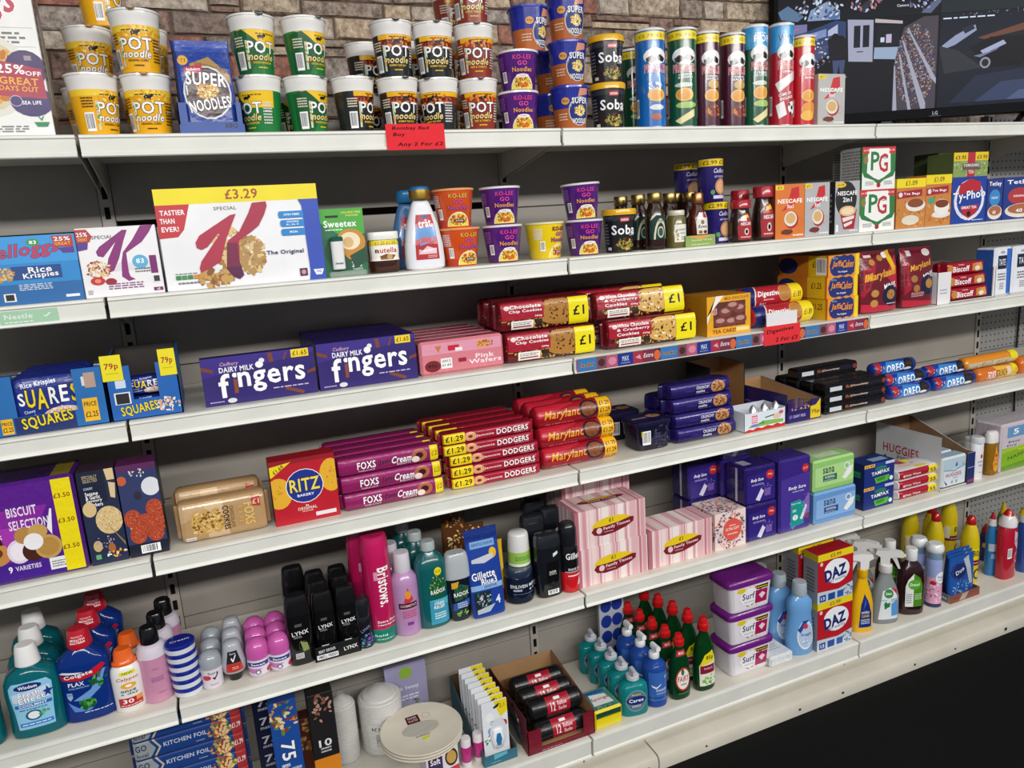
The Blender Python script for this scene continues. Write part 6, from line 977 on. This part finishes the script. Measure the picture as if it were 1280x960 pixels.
HG = 'r 0 0 1 1 d8e2ea;r 0 .6 1 1 b8ccd8;p 8ab0c8 0 .64 .5 .56 1 .72 1 .66 .5 .5 0 .58;p 2f6ab8 .52 .72 .58 .86 .64 .72 .58 .66;t HUGGIES .46 .4 .72 .14 b01c34;t pure .56 .26 .2 .06 667;p 24365a .02 .24 .2 .06 .12 .04;e .4 .12 .05 .06 9aa;e .6 .12 .05 .06 9aa;t 56 .88 .74 .12 .1 9ab'
r = carton('wipes_pack', 'white and blue pure wipes pack, front one in the display box', 'packet', 4, 1177, 1207, 574, .026, .05, 'd4dde4', HG, 'r 0 0 1 1 c8d0d8', 'r 0 0 1 1 a8c0d0', fin='film', dz=.003)
behind(r, 2, .053, 'row of white and blue pure wipes packs', 'pure wipes packs')
for k in range(2): turned('powder_bottle', ['white baby powder bottle with silver grey lid, front one', 'white baby powder bottle in the back row'][k], 'bottle', 4, 1210 - k * 6, 1229 - k * 6, 545, .03 + k * .09, [('bottle_body', '0:.92 .02:1 .8:1 .86:.94', 'ecebee', FL, 2.4), ('powder_lid', '.86:.94 .88:.96 .97:.9 1:.7', 'd0d2d6', FL)], [(0, .1, .8, .85, 'e .56 .64 .12 .07 c83a48;t Johnsons .52 .46 .7 .06 2a5aa8;l .3 .3 .7 .38 6a8ac0 2;l .34 .08 .7 .12 999 1')], ry=.7, grp='baby powder bottles')
turned('baby_shampoo_bottle', 'amber baby shampoo bottle with white cap and orange drop label', 'bottle', 4, 1227, 1248, 538, .03, [('bottle_body', '0:.86 .03:.98 .4:1 .66:.92 .74:.84', 'b0802a', 'liq', 2.4), ('white_cap', '.74:.9 .76:.92 .92:.88 .98:.74 1:.5', 'e8e6e2', FL, 2.4)], [(0, .06, .72, .8, 'p f0a02a .56 .98 .72 .66 .92 .34 .84 .1 .6 .02 .34 .1 .24 .34 .42 .66;e .56 .6 .12 .06 c8302c;t Johnsons .58 .44 .54 .06 2a5aa8;l .36 .24 .8 .34 a85a1a 2')], ry=.7)
carton('nappy_pack', 'green and pink nappy pack with a baby picture at the right edge', 'packet', 4, 1249, 1318, 532, .03, .1, 'c8c0c8', 'r 0 0 1 1 d0c4cc;r 0 0 1 .5 8ab82e;p 6a9a24 0 .1 1 .2 1 .0 0 .0;p a8c83a 0 .4 1 .5 1 .56 0 .48;r .08 .72 .4 .96 6a9ac8;t 5 .24 .84 .1 .12 fff;t Easy .22 .62 .22 .06 3a4a6a;t Dry .18 .54 .18 .06 3a4a6a;e .66 .72 .18 .2 b88a74;e .66 .9 .17 .08 5a3a2a;e .6 .74 .02 .02 2a1a14;e .7 .74 .02 .02 2a1a14;T NAPPIES .34 .3 .46 .08 3a6a2a a8c83a 6;l .3 .4 .5 .44 f0e83a 1', 'r 0 0 1 1 b8aab4;r 0 0 1 .5 7aa828', fin='film')
# ================================================================== BOTTOM SHELF
FO = 'r 0 0 1 1 173f86;p 9aa0a4 0 0 .14 0 .2 .5 .14 1 0 1;T GO .07 .66 .1 .34 14244a 9aa0a4;t local .075 .26 .1 .2 14244a;p c8c0a0 .17 0 .19 0 .25 .5 .19 1 .17 1 .23 .5;t KITCHEN_FOIL .47 .56 .4 .24 d0d4dc;l .56 .16 .64 .26 9ab 1;k .68 .02 .9 .98 c89a5a,7a8a3a,a83a2a,e8c88a .007 80;r .9 0 1 1 a83030;t £1.79 .945 .5 .08 .3 eee'
r = lying('foil_box', 'long blue kitchen foil box, bottom of its pile', 'box', 5, 189, 328, .09, .046, .055, '14306a', FO, fin='card', n=9, a=.99)
r['category'] = 'box'
above(r, 7, .0462, 'pile of long blue kitchen foil boxes', 'long kitchen foil boxes')
r = carton('foil_box', 'dark blue foil box end with 75 metres print right of the long foil boxes', 'box', 5, 334, 366, 0, .16, .06, '141c3c', 'r 0 0 1 1 10183a;T 75 .5 .6 .6 .4 d8dce8 10183a;t metres .5 .26 .6 .16 ccd', '', h=.052)
above(r, 6, .0523, 'dark blue foil boxes showing their 75 metre ends', 'foil box ends')
carton('foil_box', 'upright blue box with 75 m and food pictures at the bottom edge', 'box', 5, 358, 391, 882, .05, .04, '16408c', 'r 0 0 1 1 1a4a9a;k 0 .76 1 1 c8903a,8a3a24,5a8a3a,e8d0a0 .008 60;T 75 .5 .62 .5 .14 fff 102a60 270;l .2 .4 .5 .54 cde 3;k .1 .3 .5 .52 dcc,a98 .006 14;l .55 .2 .9 .5 bcd 7;r 0 0 1 .2 10306a', 'r 0 0 1 1 10285a')
carton('cling_film_box', 'dark red and brown upright box behind the orange one', 'box', 5, 384, 410, 902, .10, .04, '5a2a1c', 'k .1 .6 .9 1 c89a5a,8a5a2a .008 40;p a82a24 0 0 1 0 1 .5 0 .4;l .2 .1 .8 .3 eba 3', 'r 0 0 1 1 3a1a14')
carton('cling_film_box', 'tall black and orange upright box beside the plastic cups', 'box', 5, 403, 434, 872, .06, .04, '1c1a1c', 'k .1 .78 .9 1 b88a7a,8a5a4a .008 24;t 10 .5 .6 .5 .06 e8e8e8;l .3 .52 .7 .57 ccc 2;r 0 0 1 .48 e0871c;t cling .66 .2 .3 .22 fff 90', 'r 0 0 1 1 121012;r 0 0 1 .48 b86a14')
def cups(label, pl, pr_, pt, d, lab):
    st = '0:.8 ' + ' '.join(f'{.03 + k * .036:.3f}:.97 {.03 + k * .036 + .014:.3f}:1 {.03 + k * .036 + .016:.3f}:.96' for k in range(24)) + ' .9:.94 .905:.8 .94:.78 .96:.6 1:.2'
    P = [('cup_stack', st, 'e4e2de', FL)]
    r = turned('cup_stack', label, 'cups', 5, pl, pr_, pt, d, P, [(0, .12, .56, 50, 'r 0 0 1 1 efeeea;t KUPIK .5 .84 .8 .14 111;l .2 .1 .8 .66 555 8;e .7 .5 .1 .06 333')] if lab else [], tm=.6)
    L = Loft([(a, b * 1.05, b * 1.05) for a, b in ((0, r['_r']), (r['_h'] * .86, r['_r']), (r['_h'] * .96, r['_r'] * .55), (r['_h'] * 1.06, r['_r'] * .2))]); m = M(); m.loft(L, mat('f0f0ee', 'clear')); m.build('plastic_sleeve', r)
    return r
cups('left sleeve of stacked white plastic cups', 412, 446, 872, .215, 0)
cups('right sleeve of stacked white plastic cups with a printed paper label', 449, 503, 862, .2, 1)
carton('cleaning_pack', 'lilac hanging pack at the back behind the paper plates', 'packet', 5, 488, 538, 838, .31, .02, '9a94b8', 'r 0 0 1 1 9c98ba;e .5 .86 .16 .1 8ab03a;t Pop_&_Sweep .44 .6 .7 .08 e0dcf0;l .1 .4 .8 .5 e0dcf0 2;k .2 .1 .9 .4 3a3a3a,5a8a4a,777 .006 24', '')
zp = .088
r = carton('pad_pack', 'white and purple pack lying under the paper plates', 'packet', 5, 535, 575, 0, .05, .1, 'd8d4dc', 'r 0 0 1 1 e0dce4;r .06 .3 .5 .9 3a2a5a;t Soft .28 .6 .3 .2 fff;e .78 .6 .2 .3 3a2418;e .78 .6 .15 .22 c8a050;p c8304a .5 .0 1 0 1 .3 .5 .2', '', h=zp)
for k in range(3): turned('sponge_roll', f'pink and white rolled pad under the paper plates, {["left", "middle", "right"][k]} one', 'roll', 5, 577 + k * 15, 590 + k * 15, 0, .05 + .004 * k, [('pad_roll', '0:.9 .04:1 .96:1 1:.9', 'e4dcdf', FL), ('pink_sleeve', '.2:1.02 .21:1.04 .72:1.04 .73:1.02', 'b82a7a', 'film')], H=zp - .004, grp='pink and white rolls')
def plate(label, zb):
    x = X(527, zb, .115); r = thing('paper_plate', label, 'plate', (x, .114, zb)); R = .11
    L = Loft([(0, R * .62, R * .62), (.001, R * .66, R * .66), (.009, R * .96, R * .96), (.0105, R, R), (.012, R * .99, R * .99), (.0115, R * .95, R * .95), (.004, R * .68, R * .68), (.0034, R * .3, R * .3)])
    m = M(); m.loft(L, mat('e0d8c8', 'matte'), 48); m.build('plate_body', r); return r
for k in range(3): r = plate(f'round cream paper plate, {["lowest", "middle", "uppermost with a red and clear label"][k]} of the wrapped stack', ZS[5] + zp + .001 + k * .0085)
pr(r, FlatFace(lambda u, v, o: ((u - .5) * .14, (v - .5) * .14, .0042 + o), .14, .14), 'r .3 .76 .56 1 5a1424;t PAPER .43 .93 .18 .06 e8d0d0;t PLATES .43 .84 .18 .06 e8d0d0;o .7 .9 .08 .08 5a1424 .004;e .5 .56 .36 .2 c4bfb4;o .5 .56 .36 .2 a8a298 .002;l .34 .32 .62 .36 555 1;p d8dc2a .46 .2 .6 .24 .58 .3 .44 .28', 'film', 'plate_label')
tray('display_tray', 'teal display box of hanging air freshener cards', 'tray', 5, 606, 647, .03, .27, .03, .04, .12, '1f5a6a', '6a5038', 'r 0 0 1 1 2a6a80;p 5ab0c8 .3 .5 .7 .7 .7 1 .3 1;l .2 .2 .5 .3 9cd 1', '', slope=.3)
AF = 'r 0 0 1 1 e8ecf0;p f0d81c .48 1 1 1 1 .78 .72 .7 .6 .84;t 2.1 .8 .9 .2 .07 8a6a10;e .3 .74 .16 .09 f4f6f8;o .3 .74 .16 .09 7a8a98 .001;p 1c2430 .44 .9 .7 .96 .66 .9 .5 .87;l .3 .6 .8 .68 6a7aa8 2;e .86 .58 .1 .06 b83a2c;e .28 .5 .1 .06 8aa8d8;k .05 .28 .3 .46 5a9a4a,3a7a5a .005 12;e .6 .42 .34 .28 d8dee4'
r = carton('air_freshener_card', 'white air freshener card with blue oval, foremost in the teal box', 'card', 5, 607, 638, 882, .048, .006, 'e4e8ec', AF, '', '', dz=.004)
Lf = Loft([(0, .004, .003), (.004, .014, .006), (.03, .02, .009), (.056, .014, .006), (.06, .004, .003)], 2.0); m = M(); m.loft(Lf, mat('eef0f2', FL)); o = m.build('oval_dispenser', r); o.location = (.004, -.002, .03)
m = M(); m.loft(Loft([(.008, .003, .002), (.012, .009, .008), (.03, .013, .0112), (.048, .009, .008), (.052, .003, .002)]), mat('2a78b0', FL)); o2 = m.build('blue_window', o)
behind(r, 7, .026, 'line of white air freshener cards', 'air freshener cards')
bag('sack_pack', 'small black plastic sack bundle squeezed beside the wine red tray', 'bag', 5, 650, 656, 893, .06, .1, '16161a', 'k .1 .1 .9 .8 2a2a30,3a3a42 .006 30')
tray('display_tray', 'wine red cardboard tray of black refuse sack rolls', 'tray', 5, 661, 744, .016, .27, .014, .075, .115, '7a1428', 'a8825a', 'r .0 0 1 .1 6a1022;o .09 .66 .05 .12 d8b0b8 .001;o .92 .66 .05 .12 d8b0b8 .001;l .2 .03 .5 .09 c88a94 1', 'r 0 0 1 1 6a1226', notch=(.2, .17, .072))
BN = 'r 0 0 1 1 17171a;r .3 0 .76 1 a81c30;r .3 .2 .76 .24 e8c8c8;t 12 .42 .6 .09 .3 f8e8e8;t Refuse .6 .68 .18 .14 f4d8d8;t Sacks .6 .5 .16 .14 f4d8d8;r .46 .82 .58 .92 eee;b .34 .02 .6 .18'
r = lying('refuse_sack_roll', 'black refuse sack roll with red band, foremost in the wine red tray', 'roll', 5, 671, 738, .028, .058, .058, '121214', BN, kind='roll', dz=.003)
G = 'refuse sack rolls'; r['group'] = G; x, y, z = r.location
for k in range(3): dup(r, (x + (-.001, .001, -.001)[k], y + .06 * (k + 1), z), f'black refuse sack roll in the bottom layer, {ORD[k + 1]} from the front', 0, G)
for k in range(3): dup(r, (x + (.001, -.001, .001)[k], y + .032 + .06 * k, z + .049), f'black refuse sack roll in the upper layer, {ORD[k]} from the front', 0, G)
r = carton('sponge_pack', 'yellow and green sponge scourer pack with teal wrapper', 'packet', 5, 744, 779, 0, .018, .1, 'e8d018', 'r 0 0 1 .62 ecd81c;r 0 .62 1 .68 a8901a;r 0 .68 1 1 1c4a34', 'r 0 0 1 .62 c8b014;r 0 .68 1 1 12301f', 'r 0 0 1 1 3a8a80;p e8ece8 .1 .2 .9 .2 .8 .7 .2 .8;T Sponge .5 .5 .7 .2 b02434 e8ece8;r .1 .8 .9 .95 2a5a9a;k 0 0 .9 .2 d89a3a,1c4a34 .005 20', h=.06, fin='film')
r = carton('rim_block_card', 'white card of round blue toilet blocks at the back of the bottom shelf', 'card', 5, 752, 782, 748, .28, .012, 'a8acb4', 'r 0 0 1 1 b0b4bc;' + ''.join(f'e {a} {b} .22 .09 17308c;' for a in (.28, .72) for b in (.2, .42, .64, .86)), '')
CX = 'e .5 .5 .46 .5 8a98a4;e .5 .5 .42 .46 5a7a88;e .5 .52 .44 .2 1c2f78;t Carex .5 .53 .66 .16 fff;t Protect .5 .8 .4 .08 e8d88a;l .3 .2 .7 .32 dde 2'
def pump(label, name, pl, pr_, pt, d, col, cap, dsl, k, grp, capc):
    r = turned(name, label, 'bottle', 5, pl, pr_, pt, d, [('bottle_body', '0:.84 .02:.95 .08:1 .5:1 .64:.94 .7:.7 .74:.36 .78:.34' if k else '0:.86 .02:.98 .5:1 .64:.97 .7:.8 .75:.4 .78:.36', col, 'liq', 2.8 if k else 2.0), ('pump_collar', '.77:.42 .78:.45 .85:.44 .87:.36', cap, FL), ('pump_stem', '.86:.16 .93:.16', 'd8dce0', FL)], [(0, .12, .6, .8 if k else 62, dsl)], ry=.62 if k else 1, grp=grp)
    R, H = r['_r'], r['_h']; m = M()
    m.poly([(-.007, H * .92), (.007, H * .92), (.008, H * .97), (.004, H), (-.004, H), (-.007, H * .97)], -.024, .009, mat(capc, FL)); m.build('pump_head', r)
    return r
r = pump('teal hand soap bottle with short pump, foremost of the long file', 'soap_bottle', 773, 810, 835, .02, '18a0a4', 'c8ccd2', CX, 1, 'teal hand soap bottles', 'c4c8d4')
r.rotation_euler.z = math.radians(-10)
behind(r, 5, .06, 'long file of teal hand soap bottles', 'teal hand soap bottles', -.001)
PU = 'r 0 0 1 1 3a68b8;p e8eef8 .1 .58 .3 .5 .5 .62 .46 .56 .3 .44 .14 .5;t cusci .5 .4 .44 .1 dfe8f8;r 0 .1 1 .14 1c3f88;l .3 .24 .7 .3 bcd 2;r .64 .76 .78 .86 8ab0e8'
r = pump('blue wash gel bottle with white pump, foremost of three', 'wash_gel_bottle', 803, 834, 804, .02, '2f5fc0', 'e8eaee', PU, 0, 'blue wash gel bottles', 'eef0f2')
behind(r, 2, .066, 'file of blue wash gel bottles with white pumps', 'blue wash gel bottles', -.002)
FB = lambda c: [('bottle_body', '0:.86 .02:.96 .1:1 .4:.97 .55:.9 .68:.66 .78:.4 .84:.36', c, 'liq', 2.4), ('red_cap', '.83:.46 .84:.5 .91:.48 .925:.36 .98:.33 1:.28', 'c8181c', FL)]
r = turned('washing_up_bottle', 'dark green washing-up bottle with red cap and round white emblem, foremost', 'bottle', 5, 835, 863, 792, .022, FB('0c4a26'), [(0, .08, .52, .86, 'e .5 .56 .44 .42 c8282c;e .5 .56 .38 .36 f0ece4;t FAIRY .5 .58 .66 .2 b81c24;e .46 .82 .1 .12 2a7a3a;l .34 .34 .66 .42 555 1;l .2 .02 .8 .1 4a8a5a 1'), (0, .68, .76, .8, 'r 0 0 1 1 b8282c;t MAX .5 .5 .6 .5 f0d8d8')], ry=.66)
behind(r, 5, .058, 'file of dark green washing-up bottles with white emblem', 'green washing-up bottles', -.008)
q = turned('washing_up_bottle', 'dark green washing-up bottle with red cap and 85p label, foremost', 'bottle', 5, 865, 894, 771, .022, FB('0f4a20'), [(0, .08, .56, .88, 'p e8e8d8 .06 0 .94 0 .98 .7 .8 1 .3 .9 .04 .6;p e8d81c .04 .6 .98 .7 .8 1 .3 .9;t 85p .6 .8 .44 .14 2a2a1a;r .08 .36 .9 .6 8a1c34;t Washing_Up .5 .5 .5 .07 f0d0d8;k .2 .04 .9 .3 5aa83a,8ac84a .005 30')], ry=.66)
behind(q, 5, .061, 'file of dark green washing-up bottles with 85p labels', 'green 85p washing-up bottles', -.012)
SU = 'r 0 0 1 1 e8e4ea;k .14 0 .86 1 c8305a,e8b83a,8a2a8a,e87a3a,5a8a3a .005 90;e .42 .54 .28 .4 f4f2f6;e .2 .9 .12 .12 e8c81c;T Surf .4 .58 .36 .3 2a2f6a f4f2f6;t capsules .42 .3 .3 .08 889;r .6 .14 .96 .74 a81c5a;p f4d8e4 .7 .5 .8 .62 .9 .5 .8 .3;r .62 .78 .96 .96 2a2018;l .64 .82 .94 .92 e8c81c 1'
r = turned('capsule_tub', 'white laundry capsule tub with purple lid, bottom of three', 'tub', 5, 887, 966, 792, .03, [('tub_body', '0:.8,.8 .03:.86,.86 .8:.95,.95', 'dcd8de', FL, 7), ('tub_lid', '.8:1 .81:1.02 .93:1.02 .97:.98 1:.93', '6a1c78', FL, 7)], [(0, .08, .76, .82, SU)], ry=.62, tm=.85)
above(r, 2, r['_h'] - .001, 'three white laundry capsule tubs', 'white laundry capsule tubs', .0)
carton('wet_wipe_pack', 'low white pack lying between the capsule tubs and the blue bottle', 'packet', 5, 963, 992, 0, .02, .1, 'd4d8dc', 'r 0 0 1 1 dfe2e4;k 0 0 1 1 c8ccd0,eef .006 30', 'r 0 0 1 1 c0c4c8', 'r 0 0 1 1 dcdfe2;l .2 .3 .8 .7 a8b0b8 3', h=.035, fin='film')
r = turned('softener_bottle', 'pale blue fabric softener bottle with clear grey cap, front one', 'bottle', 5, 981, 1016, 726, .024, [('bottle_body', '0:.86 .02:.97 .2:1 .42:.92 .56:.84 .64:.9 .74:.86 .8:.6 .83:.46', '6aa2d8', FL, 2.3), ('measure_cap', '.82:.5 .83:.52 .98:.48 1:.44', 'a8b4be', FL)], [(0, .06, .5, .86, 'e .6 .52 .38 .46 e8ecf4;e .6 .52 .33 .4 b8cce8;t Snuggle .62 .54 .5 .12 2a3a88;p 2a4a9a .24 .7 .5 .98 .8 .98 .6 .86 .36 .6;e .6 .8 .12 .08 c83a4c;k .44 .2 .8 .4 8ab0e0,fff .004 14')], ry=.66, rz=-14)
behind(r, 2, .075, 'file of pale blue softener bottles', 'pale blue softener bottles', -.014)
DZ = 'r 0 0 1 1 b81424;r 0 .86 1 1 ecd41c;t £2.99 .5 .93 .3 .07 8a2a14;e .1 .8 .04 .04 f0c8c8;e .56 .58 .34 .25 f0f0f4;e .5 .62 .32 .22 f4f4f8;T DAZ .5 .56 .6 .22 14246a 14246a 8;t BEST_WHITES .54 .41 .5 .05 3a4a8a 4;p c8d4e0 0 0 1 0 1 .28 .6 .2 0 .24;r .06 .02 .24 .16 1c4a9a;r .3 .02 .5 .16 1c4a9a;r .56 .02 .74 .16 2a5aa8;k .76 0 1 .26 243a5a,6a8ab8 .005 20;t 13 .15 .09 .1 .07 fff'
r = carton('washing_powder_box', 'red washing powder box with yellow price band, lower of two', 'box', 5, 1021, 1064, 756, .02, .06, 'a81424', DZ, 'r 0 0 1 1 8a8a90;r 0 .86 1 1 c8b01c;l .2 .2 .8 .7 444 7', '', grp='red washing powder boxes')
h = r['_h']; dup(r, (r.location.x - .002, r.location.y, r.location.z + h + .0005), 'red washing powder box with yellow price band, upper of two', 0, 'red washing powder boxes')
for j in range(2): dup(r, (r.location.x - .01, r.location.y + .075, r.location.z + (h + .0005) * j), ['red washing powder box behind the lower front one', 'red washing powder box behind the upper front one'][j], 0, 'red washing powder boxes')
def spray(label, pl, pr_, pt, d, col, neck, head, dsl, fin, grp=None, rz=0, hz=0):
    r = turned('spray_bottle', label, 'bottle', 5, pl, pr_, pt, d, [('bottle_body', '0:.9 .02:.98 .1:1 .36:.97 .48:.8 .58:.56 .66:.42 .7:.36', col, fin, 2.6), ('neck_collar', '.69:.42 .7:.46 .79:.44 .8:.36', neck, FL)], [(0, .07, .5, .84, dsl)], ry=.6, tm=.15, grp=grp, rz=rz)
    R, H = r['_r'], r['_h']; q = mat(head, FL); g = 1.05
    m = M(); m.prism([(a_ * g, b_) for a_, b_ in ((.015, H * .8), (.016, H * .9), (.03, H * .93), (.026, H * .98), (-.01, H), (-.042, H * .985), (-.05, H * .96), (-.05, H * .925), (-.03, H * .92), (-.012, H * .9), (-.012, H * .8))], -.0125, .0125, q); o = m.build('trigger_head', r)
    m = M(); m.prism([(a_ * g, b_) for a_, b_ in ((-.016, H * .91), (-.03, H * .92), (-.036, H * .84), (-.042, H * .76), (-.036, H * .76), (-.026, H * .84))], -.006, .006, q); m.build('trigger', r)
    m = M(); m.prism([(a_ * g, b_) for a_, b_ in ((-.0505, H * .93), (-.057, H * .932), (-.057, H * .953), (-.0505, H * .955))], -.007, .007, q); m.build('nozzle', r)
    for o in r.children:
        if o.name.split('.')[0] in ('trigger_head', 'trigger', 'nozzle'): o.rotation_euler.z = math.radians(hz)
    return r
SY = 'p 1c2f7c .2 0 .9 0 .9 .4 .7 .8 .5 1 .3 .7;p 3a5ab8 .4 .5 .6 .7 .56 .9;t antibac .55 .46 .44 .09 dfe8f8;t CLEANER .55 .34 .44 .08 e8c81c;l .3 .1 .8 .26 cde 3'
r = spray('yellow trigger spray bottle with white head and navy label', 1062, 1090, 690, .03, 'e8b414', 'e8b414', 'e8e8e6', SY, FL, rz=-18, hz=-95)
dup(r, (r.location.x - .004, r.location.y + .09, r.location.z), 'yellow trigger spray bottle in the second row', -18)
SD = 'p dfe8ec .06 0 .94 0 .9 .8 .6 1 .2 .9;e .5 .82 .24 .14 3a8a44;t Detox .5 .82 .3 .08 fff;p c8304a .7 1 1 .9 .9 .76;r .3 .34 .4 .56 2a7a44;p 2a7a44 .26 .5 .56 .54 .54 .4 .34 .36;p 5a9ad8 .62 .1 .94 .1 .9 .6 .6 .5;l .6 .56 .9 .66 3a6ab0 2;l .1 .6 .4 .64 678 1'
r = spray('clear trigger spray bottle with white head and blue-green label', 1088, 1122, 686, .03, 'a8b0b0', 'dfe0e0', 'e8e8e6', SD, 'liq', rz=-18, hz=58)
behind(r, 2, .09, 'file of clear trigger spray bottles', 'clear trigger spray bottles', -.006)
r = turned('disinfectant_bottle', 'dark brown disinfectant bottle with white cap and green label', 'bottle', 5, 1120, 1154, 684, .028, [('bottle_body', '0:.86 .02:.97 .1:1 .5:1 .66:.92 .75:.66 .81:.36 .83:.33', '2a0f12', FL, 2.5), ('screw_cap', '.82:.4 .83:.43 .985:.42 1:.38', 'e8e8e8', FL)], [(0, .14, .66, .8, 'p e8ebe6 .1 0 .46 0 .46 .98 .2 .8 .1 .6;p 4a8a24 .46 0 .9 0 .9 .6 .78 .84 .46 .98;e .5 .66 .3 .15 5aa82e;t Detol .5 .66 .44 .09 f4f8f0;l .14 .1 .4 .4 889 5;l .52 .2 .86 .4 c8e0a8 4')], ry=.66, rz=-22)
behind(r, 1, .08, 'pair of dark brown disinfectant bottles', 'dark brown disinfectant bottles', -.008)
r = turned('air_freshener_can', 'pink and lilac air freshener can with slanted white top, front one', 'can', 5, 1155, 1178, 678, .026, [('can_body', '0:.94 .01:1 .7:1 .76:.9', '9aa8d8', FL), ('collar', '.76:.88 .77:.9 .86:.88', '7a96b0', FL), ('white_top', '.86:.9 .88:1.05 .92:1.1 .97:1.0 1:.8', 'e4e6e8', FL), ('foot_ring', '.0:.96 .004:1.03 .05:1.03 .06:1.0', '2a3460', FL)], [(0, .06, .74, 86, 'r 0 0 1 .62 e4a8c4;k 0 .05 1 .6 d86a94,f4d0dc,f0f0f4,c84a7a .006 60;e .64 .62 .26 .14 f0f4f8;t Febris .64 .64 .34 .06 3a5a88;l .5 .55 .78 .59 6a8ab0 1;e .3 .5 .12 .05 b8283c')], rz=-20)
behind(r, 1, .062, 'pair of pink and lilac air freshener cans', 'air freshener cans', -.004)
tray('display_tray', 'small brown cardboard tray of blue blister packs', 'tray', 5, 1188, 1224, .02, .11, .03, .03, .032, '8a5a44', '6a5040', 'r 0 0 1 1 8a4a3a;p b0a898 .3 .1 .5 .1 .62 .9 .4 .9;l .1 .4 .3 .6 3a2a24 1', 'r 0 0 1 1 9a8468;r .4 .1 .9 .9 5a6a80;t Blocks .66 .5 .4 .3 dfe')
for k in range(3):
    bag('blister_pack', f'blue crinkled toilet block pack in the small brown tray, {ORD[k]} one', 'packet', 5, 1187 - k * 2, 1218 - k * 2, 700 - k * 4, .026 + k * .028, .024, '1f4f9c', 'r 0 0 1 1 2358a8;k .1 .0 .95 .45 1a3a78,5a8ac8,9ab8e0 .006 70;e .36 .66 .34 .2 1c2f6a;o .36 .66 .3 .18 c8d4e8 .002;t Duo .36 .66 .36 .1 e8ecf4 20;p b8c0cc .56 .9 .78 .96 .9 .3 .76 .3', 'blue toilet block packs', dz=.003)
BL = 'r 0 .48 1 .74 ecd41c;t 80p .62 .61 .4 .17 2a2a1a;r 0 .36 1 .48 7a1c28;l .3 .4 .7 .44 e8c0b8 1;e .66 .16 .18 .12 2a2a20;e .66 .16 .12 .08 d8c020;r .02 .42 .24 .7 e8e0c8'
r = turned('bleach_bottle', 'yellow bleach bottle with red cap and 80p label, front one', 'bottle', 5, 1198, 1224, 644, .078, [('bottle_body', '0:.88 .02:.98 .1:1 .6:1 .7:.94 .82:.7 .88:.5', 'd8c01a', FL), ('safety_cap', '.87:.5 .88:.54 .95:.5 .98:.36 1:.24', 'b8181c', FL)], [(0, .04, .72, 84, BL)], rz=-22)
G = 'yellow bleach bottles'; r['group'] = G; x, y, z = r.location
dup(r, (x - .075, y + .085, z), 'yellow bleach bottle left behind the front one with red cap', 0, G)
for k, (px, yy) in enumerate(((1164, .25), (1138, .3), (1186, .29))): dup(r, (X(px, z + .15, yy), yy, z), f'yellow bleach bottle in the back row behind the sprays, {["middle", "left", "right"][k]} one', 0, G)
for k, (a, b, t, d, c1, c2) in enumerate(((1222, 1240, 655, .17, '1c2f88', 'b01c40'), (1230, 1246, 640, .085, '2a78b8', 'd8dadc'))):
    turned('toilet_cleaner_bottle', ['dark blue toilet cleaner bottle with crimson cap, half hidden', 'mid blue toilet cleaner bottle with white and red cap'][k], 'bottle', 5, a, b, t, d, [('bottle_body', '0:.9 .02:1 .6:1 .74:.8 .8:.56', c1, FL), ('white_cap', '.79:.66 .8:.76 .9:.62', c2, FL), ('spout_tip', '.9:.5 .97:.3 1:.2', 'b01c2c', FL)], [(0, .2, .6, 80, 'r 0 .5 1 .8 ' + ('e8d41c' if k == 0 else 'b8c4d4') + ';l .2 .2 .8 .4 cde 3')])
r = turned('toilet_cleaner_bottle', 'red toilet cleaner bottle with white and red angled cap', 'bottle', 5, 1243, 1271, 636, .04, [('bottle_body', '0:.9 .02:.98 .5:1 .7:.98 .76:.8', 'b81c34', FL, 3), ('white_cap', '.755:.7 .77:.78 .86:.74 .92:.5', 'e8e4e6', FL), ('spout_tip', '.91:.5 .97:.3 1:.14', 'c0181c', FL)], [(0, .04, .72, .9, 'b .16 .4 .46 .62;p e0c8cc .6 .98 .94 .9 .94 .5 .6 .72;t TOILET .76 .76 .34 .07 a81c34 30;e .84 .4 .2 .12 d89aa4;e .84 .4 .14 .08 b81c34;e .84 .1 .08 .04 e8c8cc')], ry=.62)
turned('toilet_cleaner_bottle', 'white and blue toilet cleaner bottle with yellow cap at the right edge', 'bottle', 5, 1268, 1296, 632, .04, [('bottle_body', '0:.9 .02:.98 .5:1 .7:.98 .76:.8', '2a4f9c', FL, 3), ('white_cap', '.755:.7 .77:.8 .88:.78', 'e6e6e4', FL), ('spout_tip', '.88:.78 .94:.6 1:.24', 'e8c81c', FL)], [(0, .04, .72, .9, 'e .5 .7 .4 .24 d8e4f0;r .2 .4 .6 .56 c82a34;e .5 .14 .2 .08 e8e8e8')], ry=.62)
turned('toilet_cleaner_bottle', 'green and yellow tipped bottle in the back row near the right edge', 'bottle', 5, 1243, 1262, 628, .2, [('bottle_body', '0:.9 .02:1 .6:1 .78:.7', '4a8a34', FL), ('spout_tip', '.77:.6 .9:.4 1:.14', 'c8a81c', FL)], [(0, .2, .6, 80, 'l .2 .2 .8 .8 cde 4')])
